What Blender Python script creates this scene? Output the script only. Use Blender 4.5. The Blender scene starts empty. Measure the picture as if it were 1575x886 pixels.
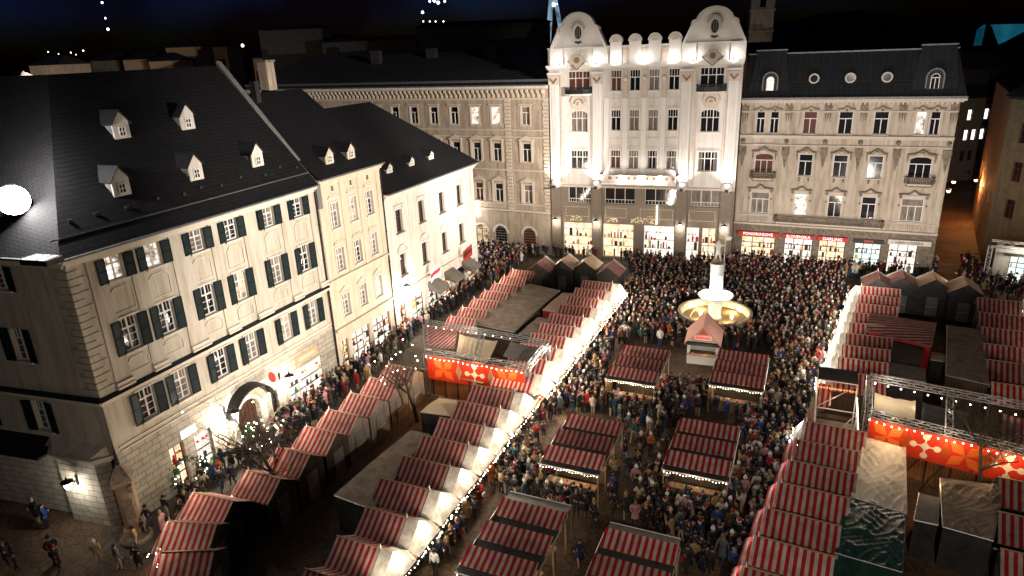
import bpy, bmesh, math, random
from math import sin, cos, radians as R, pi
from mathutils import Vector, Matrix
random.seed(7)
SC = bpy.context.scene
COL = SC.collection
# ------------------------------------------------------------------ camera
CH = 27.0
PITCH, ROLL, FPX = R(19.5), R(2.47), 1046.0 / 1575
fw = Vector((0, cos(PITCH), -sin(PITCH)))
r0 = Vector((1, 0, 0)); u0 = r0.cross(fw)
rt = cos(ROLL) * r0 - sin(ROLL) * u0
up = cos(ROLL) * u0 + sin(ROLL) * r0
cd = bpy.data.cameras.new('camera'); cam = bpy.data.objects.new('camera', cd); COL.objects.link(cam)
m = Matrix((rt, up, -fw)).transposed().to_4x4(); m.translation = (0, 0, CH)
cam.matrix_world = m
cd.sensor_width = 36; cd.lens = 36 * FPX; cd.clip_start = .5; cd.clip_end = 3000
SC.camera = cam
# ------------------------------------------------------------------ night sky, moonlight, exposure
W = bpy.data.worlds.new('World'); SC.world = W; W.use_nodes = True
nt = W.node_tree; bg = nt.nodes['Background']
sky = nt.nodes.new('ShaderNodeTexSky'); sky.sky_type = 'NISHITA'; sky.sun_disc = False
sky.sun_elevation = R(-2); sky.sun_rotation = R(-8); sky.altitude = 150
hs = nt.nodes.new('ShaderNodeMix'); hs.data_type = 'RGBA'; hs.blend_type = 'MULTIPLY'; hs.inputs[0].default_value = 1
tc = nt.nodes.new('ShaderNodeTexCoord'); nz = nt.nodes.new('ShaderNodeTexNoise'); nz.inputs['Scale'].default_value = 5
cr = nt.nodes.new('ShaderNodeValToRGB'); cr.color_ramp.elements[0].position = .42; cr.color_ramp.elements[0].color = (.012, .012, .10, 1)
cr.color_ramp.elements[1].position = .68; cr.color_ramp.elements[1].color = (.02, .065, .62, 1)
nt.links.new(tc.outputs['Generated'], nz.inputs['Vector']); nt.links.new(nz.outputs['Fac'], cr.inputs[0])
nt.links.new(sky.outputs[0], hs.inputs[6]); nt.links.new(cr.outputs[0], hs.inputs[7])
nt.links.new(hs.outputs[2], bg.inputs[0]); bg.inputs[1].default_value = 0.15
sd = bpy.data.lights.new('moon', 'SUN'); sd.energy = .02; sd.angle = R(.5); sd.color = (.8, .88, 1)
so = bpy.data.objects.new('moon', sd); COL.objects.link(so); so.rotation_euler = (R(45), R(12), R(-20))
SC.view_settings.view_transform = 'Standard'; SC.view_settings.look = 'None'
SC.view_settings.exposure = .35; SC.view_settings.gamma = 1
SC.cycles.max_bounces = 4; SC.cycles.diffuse_bounces = 1; SC.cycles.glossy_bounces = 2; SC.cycles.transmission_bounces = 2
SC.cycles.sample_clamp_indirect = 3; SC.cycles.use_light_tree = True
# ------------------------------------------------------------------ frames
TH = R(24.3)
def S(s, t): return (s * sin(TH) + t * cos(TH), s * cos(TH) - t * sin(TH))
def ray(px, py): return fw + (px - 787.5) / 1046 * rt - (py - 443) / 1046 * up
def at(px, py, z=0.0):
    """pixel of the photograph to a point on the level z"""
    r = ray(px, py); k = (z - CH) / r.z
    return Vector((r.x * k, r.y * k, z))
def onface(th, px, py, off=0.0):
    """pixel to (u, z) on a facade thing's plane (its local x and z), off metres in front of it"""
    a = th.rotation_euler.z; d = Vector((cos(a), sin(a))); n = Vector((d.y, -d.x))
    P = th.location.xy + n * off; r = ray(px, py)
    k = P.dot(n) / r.xy.dot(n); p = r.xy * k
    return (p - P).dot(d), CH + r.z * k
# ------------------------------------------------------------------ materials
M = {}
def mat(name, col, rough=.8, metal=0., emit=None, es=0., spec=.3):
    m = bpy.data.materials.new(name); m.use_nodes = True; b = m.node_tree.nodes['Principled BSDF']
    b.inputs['Base Color'].default_value = (*col, 1); b.inputs['Roughness'].default_value = rough
    b.inputs['Metallic'].default_value = metal; b.inputs['Specular IOR Level'].default_value = spec
    if emit: b.inputs['Emission Color'].default_value = (*emit, 1); b.inputs['Emission Strength'].default_value = es
    M[name] = m; return m
def nodes(m): return m.node_tree.nodes, m.node_tree.links, m.node_tree.nodes['Principled BSDF']
def noisy(name, c1, c2, scale=2., rough=.85, bump=.15, bscale=None, detail=6, stretch=None, metal=0., spec=.3, grime=0.):
    m = mat(name, c1, rough, metal, spec=spec); N, L, b = nodes(m)
    t = N.new('ShaderNodeTexCoord'); n = N.new('ShaderNodeTexNoise'); n.inputs['Scale'].default_value = scale; n.inputs['Detail'].default_value = detail
    n.inputs['Roughness'].default_value = .65
    src = t.outputs['Object']
    if stretch:
        mp = N.new('ShaderNodeMapping'); mp.inputs['Scale'].default_value = stretch; L.new(src, mp.inputs[0]); src = mp.outputs[0]
    r = N.new('ShaderNodeValToRGB'); r.color_ramp.elements[0].position = .32; r.color_ramp.elements[1].position = .7
    r.color_ramp.elements[0].color = (*c1, 1); r.color_ramp.elements[1].color = (*c2, 1)
    L.new(src, n.inputs['Vector']); L.new(n.outputs['Fac'], r.inputs[0]); L.new(r.outputs[0], b.inputs['Base Color'])
    if grime:      # rain streaks and patchy repaired render
        mp2 = N.new('ShaderNodeMapping'); mp2.inputs['Scale'].default_value = (1.6, 1.6, .16); n3 = N.new('ShaderNodeTexNoise'); n3.inputs['Scale'].default_value = 1.4; n3.inputs['Detail'].default_value = 8; n3.inputs['Roughness'].default_value = .7
        g = N.new('ShaderNodeNewGeometry'); L.new(g.outputs['Position'], mp2.inputs[0]); L.new(mp2.outputs[0], n3.inputs['Vector']); r3 = N.new('ShaderNodeValToRGB'); r3.color_ramp.elements[0].position = .34; r3.color_ramp.elements[0].color = (1 - grime, 1 - grime * 1.1, 1 - grime * 1.25, 1); r3.color_ramp.elements[1].position = .56
        L.new(n3.outputs['Fac'], r3.inputs[0]); mx = N.new('ShaderNodeMix'); mx.data_type = 'RGBA'; mx.blend_type = 'MULTIPLY'; mx.inputs[0].default_value = 1; L.new(r.outputs[0], mx.inputs[6]); L.new(r3.outputs[0], mx.inputs[7]); L.new(mx.outputs[2], b.inputs['Base Color'])
    if bump:
        n2 = N.new('ShaderNodeTexNoise'); n2.inputs['Scale'].default_value = bscale or scale * 6; n2.inputs['Detail'].default_value = 4
        L.new(src, n2.inputs['Vector'])
        bp = N.new('ShaderNodeBump'); bp.inputs['Strength'].default_value = bump; bp.inputs['Distance'].default_value = .05
        L.new(n2.outputs['Fac'], bp.inputs['Height']); L.new(bp.outputs[0], b.inputs['Normal'])
    return m
def bricky(name, c1, c2, mortar, w, h, ms=.02, rough=.85, bump=.5, axes='xz', scale=1.):
    """courses of stone, tiles or boards: brick texture over two of the object's own axes"""
    m = mat(name, c1, rough); N, L, b = nodes(m)
    t = N.new('ShaderNodeTexCoord'); sp = N.new('ShaderNodeSeparateXYZ'); cb = N.new('ShaderNodeCombineXYZ')
    L.new(t.outputs['Object'], sp.inputs[0])
    ix = {'x': 0, 'y': 1, 'z': 2}
    if axes[0] == 's':
        ad = N.new('ShaderNodeMath'); ad.operation = 'ADD'; L.new(sp.outputs[0], ad.inputs[0]); L.new(sp.outputs[1], ad.inputs[1]); L.new(ad.outputs[0], cb.inputs[0])
    else: L.new(sp.outputs[ix[axes[0]]], cb.inputs[0])
    L.new(sp.outputs[ix[axes[1]]], cb.inputs[1])
    k = N.new('ShaderNodeTexBrick'); k.inputs['Scale'].default_value = scale
    k.inputs['Color1'].default_value = (*c1, 1); k.inputs['Color2'].default_value = (*c2, 1); k.inputs['Mortar'].default_value = (*mortar, 1)
    k.inputs['Brick Width'].default_value = w; k.inputs['Row Height'].default_value = h; k.inputs['Mortar Size'].default_value = ms
    k.inputs['Mortar Smooth'].default_value = .3
    L.new(cb.outputs[0], k.inputs['Vector'])
    n = N.new('ShaderNodeTexNoise'); n.inputs['Scale'].default_value = 1.3; n.inputs['Detail'].default_value = 8; L.new(t.outputs['Object'], n.inputs['Vector'])
    mx = N.new('ShaderNodeMix'); mx.data_type = 'RGBA'; mx.blend_type = 'MULTIPLY'; mx.inputs[0].default_value = .7
    rr = N.new('ShaderNodeValToRGB'); rr.color_ramp.elements[0].position = .3; rr.color_ramp.elements[0].color = (.5, .5, .5, 1); rr.color_ramp.elements[1].position = .7
    L.new(n.outputs['Fac'], rr.inputs[0]); L.new(k.outputs['Color'], mx.inputs[6]); L.new(rr.outputs[0], mx.inputs[7]); L.new(mx.outputs[2], b.inputs['Base Color'])
    bp = N.new('ShaderNodeBump'); bp.inputs['Strength'].default_value = bump; bp.inputs['Distance'].default_value = .04; bp.invert = True
    L.new(k.outputs['Fac'], bp.inputs['Height']); L.new(bp.outputs[0], b.inputs['Normal'])
    return m
def striped(name, ca, cb_, period=.42, axis=0, rough=.8, trans=.12):
    m = mat(name, ca, rough); N, L, b = nodes(m)
    t = N.new('ShaderNodeTexCoord'); sp = N.new('ShaderNodeSeparateXYZ'); L.new(t.outputs['Object'], sp.inputs[0])
    mu = N.new('ShaderNodeMath'); mu.operation = 'MULTIPLY'; mu.inputs[1].default_value = 1 / period
    fr = N.new('ShaderNodeMath'); fr.operation = 'FRACT'; gt = N.new('ShaderNodeMath'); gt.operation = 'GREATER_THAN'; gt.inputs[1].default_value = .5
    L.new(sp.outputs[axis], mu.inputs[0]); L.new(mu.outputs[0], fr.inputs[0]); L.new(fr.outputs[0], gt.inputs[0])
    n = N.new('ShaderNodeTexNoise'); n.inputs['Scale'].default_value = 2.2; n.inputs['Detail'].default_value = 6; L.new(t.outputs['Object'], n.inputs['Vector'])
    mx = N.new('ShaderNodeMix'); mx.data_type = 'RGBA'; mx.inputs[6].default_value = (*ca, 1); mx.inputs[7].default_value = (*cb_, 1); L.new(gt.outputs[0], mx.inputs[0])
    m2 = N.new('ShaderNodeMix'); m2.data_type = 'RGBA'; m2.blend_type = 'MULTIPLY'; m2.inputs[0].default_value = .55
    rr = N.new('ShaderNodeValToRGB'); rr.color_ramp.elements[0].position = .3; rr.color_ramp.elements[0].color = (.34, .30, .27, 1); rr.color_ramp.elements[1].position = .62
    oi = N.new('ShaderNodeObjectInfo'); va = N.new('ShaderNodeVectorMath'); va.operation = 'ADD'; L.new(t.outputs['Object'], va.inputs[0]); L.new(oi.outputs['Location'], va.inputs[1]); L.new(va.outputs[0], n.inputs['Vector'])
    hv = N.new('ShaderNodeHueSaturation'); mr = N.new('ShaderNodeMapRange'); mr.inputs[3].default_value = .6; mr.inputs[4].default_value = 1.1; L.new(oi.outputs['Random'], mr.inputs[0]); L.new(mr.outputs[0], hv.inputs['Value'])
    L.new(n.outputs['Fac'], rr.inputs[0]); L.new(mx.outputs[2], m2.inputs[6]); L.new(rr.outputs[0], m2.inputs[7]); L.new(m2.outputs[2], hv.inputs['Color']); L.new(hv.outputs[0], b.inputs['Base Color'])
    bp = N.new('ShaderNodeBump'); bp.inputs['Strength'].default_value = .7; bp.inputs['Distance'].default_value = .06
    L.new(n.outputs['Fac'], bp.inputs['Height']); L.new(bp.outputs[0], b.inputs['Normal'])
    b.inputs['Subsurface Weight'].default_value = 0
    return m
def glow(name, c, s, c2=None, scale=3., lo=.35, hi=.65):
    """a lit thing: even glow, or two tones mixed by noise (goods and blinds behind a lit pane)"""
    m = mat(name, (.1, .1, .1), .5, emit=c, es=s)
    if c2:
        N, L, b = nodes(m); t = N.new('ShaderNodeTexCoord'); n = N.new('ShaderNodeTexNoise'); n.inputs['Scale'].default_value = scale; n.inputs['Detail'].default_value = 5
        r = N.new('ShaderNodeValToRGB'); r.color_ramp.elements[0].position = lo; r.color_ramp.elements[1].position = hi
        r.color_ramp.elements[0].color = (*c2, 1); r.color_ramp.elements[1].color = (*c, 1)
        g = N.new('ShaderNodeNewGeometry'); L.new(g.outputs['Position'], n.inputs['Vector']); L.new(n.outputs['Fac'], r.inputs[0]); L.new(r.outputs[0], b.inputs['Emission Color'])
    return m
noisy('plaster_sand', (.52, .455, .36), (.62, .55, .44), 1.2, bump=.25, stretch=(1, 1, .4), grime=.3)
noisy('plaster_trim', (.62, .53, .42), (.70, .62, .50), 2, bump=.1)
noisy('plaster_cream', (.62, .50, .36), (.70, .58, .43), 1.1, bump=.2, stretch=(1, 1, .4), grime=.22)
noisy('plaster_white', (.66, .59, .50), (.76, .69, .60), 1.1, bump=.2, stretch=(1, 1, .4), grime=.22)
noisy('plaster_ochre', (.40, .31, .23), (.52, .42, .32), 1.3, bump=.3, stretch=(1, 1, .5), grime=.4)
noisy('ochre_trim', (.54, .44, .33), (.64, .54, .42), 3, bump=.2)
noisy('palace_white', (.66, .60, .54), (.78, .72, .66), 1.2, bump=.15, stretch=(1, 1, .4), grime=.16)
noisy('palace_trim', (.74, .69, .63), (.80, .75, .70), 2, bump=.08)
noisy('palace_pink', (.58, .46, .38), (.68, .56, .47), 2, bump=.1)
noisy('plaster_rose', (.45, .37, .29), (.56, .47, .38), 1.1, bump=.3, stretch=(1, 1, .4), grime=.38)
noisy('rose_trim', (.50, .41, .33), (.60, .51, .42), 3, bump=.2)
noisy('weathered_stone', (.10, .075, .055), (.30, .24, .18), 2.5, bump=.6)
noisy('granite', (.15, .115, .085), (.26, .205, .155), 9, .5, bump=.1)
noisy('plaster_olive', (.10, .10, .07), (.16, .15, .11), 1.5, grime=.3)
bricky('ashlar', (.52, .46, .37), (.46, .40, .31), (.16, .13, .10), .95, .42, .022, bump=.7, axes='sz')
bricky('rustic', (.60, .52, .42), (.56, .48, .38), (.22, .17, .12), 40, .33, .02, bump=.6, axes='sz')
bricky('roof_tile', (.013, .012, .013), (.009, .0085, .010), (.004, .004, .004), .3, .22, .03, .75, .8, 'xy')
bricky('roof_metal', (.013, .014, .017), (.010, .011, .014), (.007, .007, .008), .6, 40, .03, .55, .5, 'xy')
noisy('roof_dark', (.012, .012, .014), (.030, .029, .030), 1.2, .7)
noisy('slate_cheek', (.14, .13, .12), (.22, .20, .18), 3)
noisy('dark_metal', (.02, .02, .022), (.04, .04, .042), 5, .5, metal=.5)
noisy('lead_gutter', (.10, .10, .10), (.18, .18, .18), 4, .5, metal=.4)
noisy('shutter_green', (.004, .013, .015), (.008, .024, .026), 6, .85, bump=.05, spec=.1)
bricky('shutter_slats', (.005, .016, .018), (.007, .021, .023), (.002, .006, .007), 10, .07, .014, .55, .9, 'xz')
mat('frame_white', (.78, .74, .68), .5); mat('frame_brown', (.075, .03, .018), .5); mat('frame_dark', (.03, .025, .02), .5)
mat('glass_dark', (.012, .012, .016), .08, spec=.8)
noisy('curtain', (.30, .24, .19), (.06, .05, .05), 1.1, .6, bump=0, stretch=(3, 3, .5))
noisy('blind_red', (.08, .022, .015), (.13, .035, .02), 3, .6)
glow('lit_warm', (1, .72, .42), .8, (.10, .045, .02), 1.5, .38, .62)
glow('lit_white', (1, .9, .76), 1.25, (.12, .08, .05), 1.6, .36, .6)
glow('lit_bright', (1, .95, .86), 2.6)
glow('shop_white', (1, .93, .84), 1.25, (.62, .52, .42), 1.2, .3, .7)
glow('shop_warm', (1, .86, .64), 1.2, (.75, .42, .18), 1.2, .3, .7)
glow('shop_green', (.9, 1, .96), 1.2, (.45, .65, .6), 1.2, .3, .7)
glow('bulb', (1, .86, .62), 16); glow('bulb_warm', (1, .62, .28), 9); glow('garland', (1, .74, .40), 3); glow('lamp_glass', (1, .92, .8), 14)
glow('flood_glass', (1, .98, .96), 60); glow('far_light', (1, .9, .75), 5); glow('far_dim', (.9, .65, .4), .8, (.1, .06, .03), .3)
glow('far_window', (1, .85, .6), 1.2); glow('cold_light', (.75, .9, 1), 5)
glow('sign_white', (1, .95, .9), 1.4); glow('sign_red', (1, .05, .03), .9); glow('sign_orange', (1, .42, .12), .9)
glow('teal_panel', (.02, .30, .45), .25, (.0, .05, .10), .08)
glow('pylon_self_glow', (.5, .75, 1), .55, (.08, .12, .18), .2)  # legs emit their own colour in place of light thrown on them
glow('candle_orange', (1, .25, .06), 2.2)
RED, WHT = (.38, .009, .008), (.50, .39, .33)
striped('stripes', RED, WHT, .36); striped('stripes_y', RED, WHT, .40, 1)
striped('stripes_fine', RED, WHT, .36)
noisy('canvas_white', (.56, .49, .40), (.80, .74, .64), 2.2, .8, bump=1., bscale=5, grime=.3)
noisy('canvas_tan', (.46, .30, .19), (.60, .42, .28), 3, .8, bump=.4)
noisy('canvas_pink', (.60, .30, .24), (.68, .38, .30), 3, .8, bump=.3)
noisy('tarp_grey', (.13, .11, .09), (.21, .18, .15), 1.5, .7, bump=.6, bscale=4)
noisy('tarp_brown', (.20, .15, .105), (.34, .26, .19), 1.2, .75, bump=.8, bscale=3, grime=.35)
noisy('tarp_dark', (.025, .024, .024), (.06, .055, .05), 1.5, .7, bump=.6, bscale=4)
noisy('tarp_beige', (.55, .45, .33), (.74, .64, .50), 1.2, .5, bump=1., bscale=3, stretch=(2.5, .5, 1))
noisy('tarp_green', (.010, .035, .030), (.025, .075, .06), 1.2, .35, bump=1., bscale=4, stretch=(2.5, .6, 1), spec=.6)
noisy('cloth_beige', (.60, .45, .28), (.70, .55, .36), 2, .8)
noisy('cloth_orange', (.60, .20, .05), (.72, .30, .08), 2, .8, bump=.3)
mat('banner_red', (.62, .035, .012), .7); mat('banner_orange', (.78, .14, .02), .7); mat('banner_light', (.85, .50, .28), .7); mat('banner_cream', (.82, .66, .50), .7)
bricky('planks_dark', (.085, .055, .035), (.06, .04, .025), (.015, .01, .008), .16, 60, .012, .8, .6, 'sz')
bricky('planks_light', (.26, .20, .14), (.2, .15, .1), (.06, .04, .03), .16, 60, .012, .8, .6, 'sz')
bricky('planks_orange', (.42, .17, .06), (.34, .13, .04), (.07, .03, .015), .2, 60, .012, .8, .6, 'sz')
mat('wood_edge', (.40, .26, .15), .7); mat('steel', (.34, .34, .34), .4, .8); mat('white_paint', (.78, .76, .72), .5)
mat('goods_red', (.5, .03, .03), .6); mat('goods_gold', (.7, .42, .1), .45); mat('goods_green', (.03, .14, .05), .7); mat('goods_cream', (.7, .6, .45), .7)
noisy('bark', (.05, .035, .025), (.10, .075, .05), 8, .9, bump=.5)
noisy('needle_green', (.010, .035, .014), (.03, .08, .03), 6, .8)
mat('coat_dark', (.03, .03, .035), .8); mat('red_paint', (.55, .03, .02), .5); mat('blue_cloth', (.03, .10, .35), .8)
noisy('basin_stone', (.62, .50, .32), (.72, .60, .42), 3, .7, bump=.3)
noisy('column_stone', (.70, .68, .64), (.78, .76, .72), 4, .6, bump=.2)
noisy('old_stone', (.30, .19, .11), (.44, .30, .19), 3, .8, bump=.6)
mat('water', (.40, .26, .10), .12, spec=.6)
m = noisy('hill_dark', (.006, .007, .010), (.012, .013, .016), .02, 1, bump=0)
# ground: setts
def paving(name, c1, c2, c3, sc, rough=.75):
    m = mat(name, c1, rough); N, L, b = nodes(m)
    g = N.new('ShaderNodeNewGeometry'); v = N.new('ShaderNodeTexVoronoi'); v.inputs['Scale'].default_value = sc
    n = N.new('ShaderNodeTexNoise'); n.inputs['Scale'].default_value = .25; n.inputs['Detail'].default_value = 9
    L.new(g.outputs['Position'], v.inputs['Vector']); L.new(g.outputs['Position'], n.inputs['Vector'])
    r = N.new('ShaderNodeValToRGB'); r.color_ramp.elements[0].color = (*c1, 1); r.color_ramp.elements[1].color = (*c2, 1); L.new(n.outputs['Fac'], r.inputs[0])
    r.color_ramp.elements[0].position = .35; r.color_ramp.elements[1].position = .65
    mx = N.new('ShaderNodeMix'); mx.data_type = 'RGBA'; mx.blend_type = 'MULTIPLY'; mx.inputs[0].default_value = .5
    bw = N.new('ShaderNodeRGBToBW'); L.new(v.outputs['Color'], bw.inputs[0]); L.new(r.outputs[0], mx.inputs[6]); L.new(bw.outputs[0], mx.inputs[7]); L.new(mx.outputs[2], b.inputs['Base Color'])
    v2 = N.new('ShaderNodeTexVoronoi'); v2.feature = 'DISTANCE_TO_EDGE'; v2.inputs['Scale'].default_value = 1.6; L.new(g.outputs['Position'], v2.inputs['Vector']); r2 = N.new('ShaderNodeValToRGB'); r2.color_ramp.elements[0].color = (.3, .28, .26, 1); r2.color_ramp.elements[1].position = .07; L.new(v2.outputs['Distance'], r2.inputs[0])
    m3 = N.new('ShaderNodeMix'); m3.data_type = 'RGBA'; m3.blend_type = 'MULTIPLY'; m3.inputs[0].default_value = .7; L.new(mx.outputs[2], m3.inputs[6]); L.new(r2.outputs[0], m3.inputs[7]); L.new(m3.outputs[2], b.inputs['Base Color'])
    bp = N.new('ShaderNodeBump'); bp.inputs['Strength'].default_value = .6; bp.inputs['Distance'].default_value = .03; bp.invert = True
    L.new(v.outputs['Distance'], bp.inputs['Height']); L.new(bp.outputs[0], b.inputs['Normal'])
paving('setts', (.075, .045, .027), (.18, .11, .062), None, 5)
paving('slabs', (.09, .075, .06), (.16, .135, .11), None, 2.5)
# ------------------------------------------------------------------ mesh building
class MB:
    def __init__(s): s.v = []; s.f = []; s.m = []; s.mats = []
    def mi(s, name):
        if name not in s.mats: s.mats.append(name)
        return s.mats.index(name)
    def poly(s, pts, m):
        k = len(s.v); s.v += [tuple(p) for p in pts]; s.f.append(tuple(range(k, k + len(pts)))); s.m.append(s.mi(m)); return s
    def raw(s, vs, fs, m):
        k = len(s.v); s.v += [tuple(p) for p in vs]; i = s.mi(m)
        for f in fs: s.f.append(tuple(k + a for a in f)); s.m.append(i)
        return s
    def box(s, x0, x1, y0, y1, z0, z1, m):
        vs = [(x, y, z) for z in (z0, z1) for y in (y0, y1) for x in (x0, x1)]
        return s.raw(vs, [(0, 2, 3, 1), (4, 5, 7, 6), (0, 1, 5, 4), (2, 6, 7, 3), (0, 4, 6, 2), (1, 3, 7, 5)], m)
    def xz(s, pts, y0, y1, m):
        """outline in x,z pushed from y0 to y1"""
        n = len(pts); vs = [(x, y0, z) for x, z in pts] + [(x, y1, z) for x, z in pts]
        fs = [tuple(range(n)), tuple(range(2 * n - 1, n - 1, -1))] + [(i, i + n, (i + 1) % n + n, (i + 1) % n) for i in range(n)]
        return s.raw(vs, fs, m)
    def yz(s, pts, x0, x1, m):
        n = len(pts); vs = [(x0, y, z) for y, z in pts] + [(x1, y, z) for y, z in pts]
        fs = [tuple(range(n)), tuple(range(2 * n - 1, n - 1, -1))] + [(i, i + n, (i + 1) % n + n, (i + 1) % n) for i in range(n)]
        return s.raw(vs, fs, m)
    def xy(s, pts, z0, z1, m):
        n = len(pts); vs = [(x, y, z0) for x, y in pts] + [(x, y, z1) for x, y in pts]
        fs = [tuple(range(n)), tuple(range(2 * n - 1, n - 1, -1))] + [(i, i + n, (i + 1) % n + n, (i + 1) % n) for i in range(n)]
        return s.raw(vs, fs, m)
    def tube(s, p, q, r0, r1=None, m='steel', n=6, cap=True):
        r1 = r0 if r1 is None else r1; p = Vector(p); q = Vector(q); d = (q - p)
        if d.length < 1e-6: return s
        d.normalize(); a = d.orthogonal().normalized(); b = d.cross(a)
        vs = [p + (a * cos(2 * pi * i / n) + b * sin(2 * pi * i / n)) * r0 for i in range(n)] + [q + (a * cos(2 * pi * i / n) + b * sin(2 * pi * i / n)) * r1 for i in range(n)]
        fs = [(i, (i + 1) % n, (i + 1) % n + n, i + n) for i in range(n)]
        if cap: fs += [tuple(range(n - 1, -1, -1)), tuple(range(n, 2 * n))]
        return s.raw(vs, fs, m)
    def lathe(s, prof, m, c=(0, 0, 0), n=16, a0=0, a1=2 * pi):
        full = abs(a1 - a0 - 2 * pi) < 1e-6; nn = n if full else n + 1
        vs = [(c[0] + r * cos(a0 + (a1 - a0) * i / n), c[1] + r * sin(a0 + (a1 - a0) * i / n), c[2] + z) for r, z in prof for i in range(nn)]
        fs = []
        for j in range(len(prof) - 1):
            for i in range(n if full else n):
                k = (i + 1) % nn if full else i + 1
                fs.append((j * nn + i, j * nn + k, (j + 1) * nn + k, (j + 1) * nn + i))
        return s.raw(vs, fs, m)
    def ball(s, c, r, m, n=6, sz=1.):
        pr = [(max(1e-4, r * sin(pi * j / n)), -r * sz * cos(pi * j / n)) for j in range(n + 1)]
        return s.lathe(pr, m, c, n + 2)
    def mesh(s, name='mesh', smooth=False):
        me = bpy.data.meshes.new(name); me.from_pydata(s.v, [], s.f)
        for k in s.mats: me.materials.append(M[k])
        me.polygons.foreach_set('material_index', s.m)
        if smooth: me.polygons.foreach_set('use_smooth', [True] * len(s.f))
        me.update(); return me
def tag(o, label=None, cat=None, group=None, kind=None):
    if label: o['label'] = label
    if cat: o['category'] = cat
    if group: o['group'] = group
    if kind: o['kind'] = kind
    return o
def ob(name, me, parent=None, loc=(0, 0, 0), rz=0., smooth=False, label=None):
    if isinstance(me, MB): me = me.mesh(name, smooth)
    o = bpy.data.objects.new(name, me); COL.objects.link(o); o.parent = parent
    o.location = loc; o.rotation_euler = (0, 0, rz)
    if label: o['label'] = label
    return o
def thing(name, label, cat, loc=(0, 0, 0), rz=0., group=None):
    return tag(ob(name, None, None, loc, rz), label, cat, group)
def dup(root, loc=None, rz=None, label=None, group=None):
    def cp(o, par):
        c = o.copy(); COL.objects.link(c); c.parent = par
        for ch in KIDS.get(o.name, ()): cp(ch, c)
        return c
    c = cp(root, None)
    if loc is not None: c.location = loc
    if rz is not None: c.rotation_euler = (0, 0, rz)
    if label: c['label'] = label
    if group: c['group'] = group
    return c
KIDS = {}
def note(root):
    """remember a thing's parts so that copies need no search through the scene"""
    for o in [root] + list(root.children_recursive): KIDS[o.name] = list(o.children)
    return root
def lamp(name, loc, power, color=(1, .85, .65), r=.12, parent=None, spot=None, aim=None, blend=.6, area=None):
    l = bpy.data.lights.new(name, 'AREA' if area else 'SPOT' if spot else 'POINT'); l.energy = power; l.color = color
    if area: l.shape = 'RECTANGLE'; l.size, l.size_y = area
    else: l.shadow_soft_size = r
    if spot: l.spot_size = R(spot); l.spot_blend = blend
    o = bpy.data.objects.new(name, l); COL.objects.link(o); o.location = loc; o.parent = parent
    if aim is not None:
        d = Vector(aim) - Vector(loc); o.rotation_euler = d.to_track_quat('-Z', 'Y').to_euler()
    return o
_TXT = {}
def text_mesh(body, size, m, depth=.02):
    cu = bpy.data.curves.new('t', 'FONT'); cu.body = body; cu.size = size; cu.extrude = depth; cu.align_x = 'CENTER'; cu.align_y = 'CENTER'; cu.resolution_u = 2
    o = bpy.data.objects.new('t', cu); COL.objects.link(o)
    dg = bpy.context.evaluated_depsgraph_get(); me = bpy.data.meshes.new_from_object(o.evaluated_get(dg))
    bpy.data.objects.remove(o); bpy.data.curves.remove(cu)
    me.materials.clear(); me.materials.append(M[m]); return me
def lettering(name, body, size, m, parent, loc, rx=pi / 2):
    o = ob(name, text_mesh(body, size, m), parent, loc); o.rotation_euler = (rx, 0, 0); return o
# ------------------------------------------------------------------ ground, streets, hills
def ground():
    mb = MB(); mb.box(-900, 900, -150, 1500, -.3, 0, 'setts'); o = ob('ground', mb); o['kind'] = 'structure'
    mb = MB()   # smooth slab walk along the foot of the corner house and the houses beside it
    pts = [S(20, -36.6), S(72, -36.6), S(72, -33.6), S(20, -33.6)]
    mb.xy([p for p in pts], 0.0, .004, 'slabs'); o = ob('pavement', mb); o['kind'] = 'structure'
    mb = MB(); pts = [S(79.6, -31), S(79.6, 15), S(84.2, 15), S(84.2, -31)]
    mb.xy(pts, 0, .004, 'slabs'); o = ob('pavement', mb); o['kind'] = 'structure'
    mb = MB(); mb.xy([(50, 76), (57.5, 73), (110, 150), (96, 160)], 0, .006, 'setts'); o = ob('side_street', mb); o['kind'] = 'structure'
    # far hill line
    mb = MB(); rnd = random.Random(3); n = 60; vs = []; fs = []
    for i in range(n + 1):
        x = -850 + 1700 * i / n; h = 34 + 10 * sin(i * .33) + 5 * sin(i * .9) + rnd.random() * 3
        vs += [(x, 640, -1), (x, 700, h * .7), (x, 800, h), (x, 900, -1)]
    for i in range(n):
        for j in range(3): a = i * 4 + j; fs.append((a, a + 4, a + 5, a + 1))
    mb.raw(vs, fs, 'hill_dark'); o = ob('hills', mb); o['kind'] = 'structure'
ground()
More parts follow.
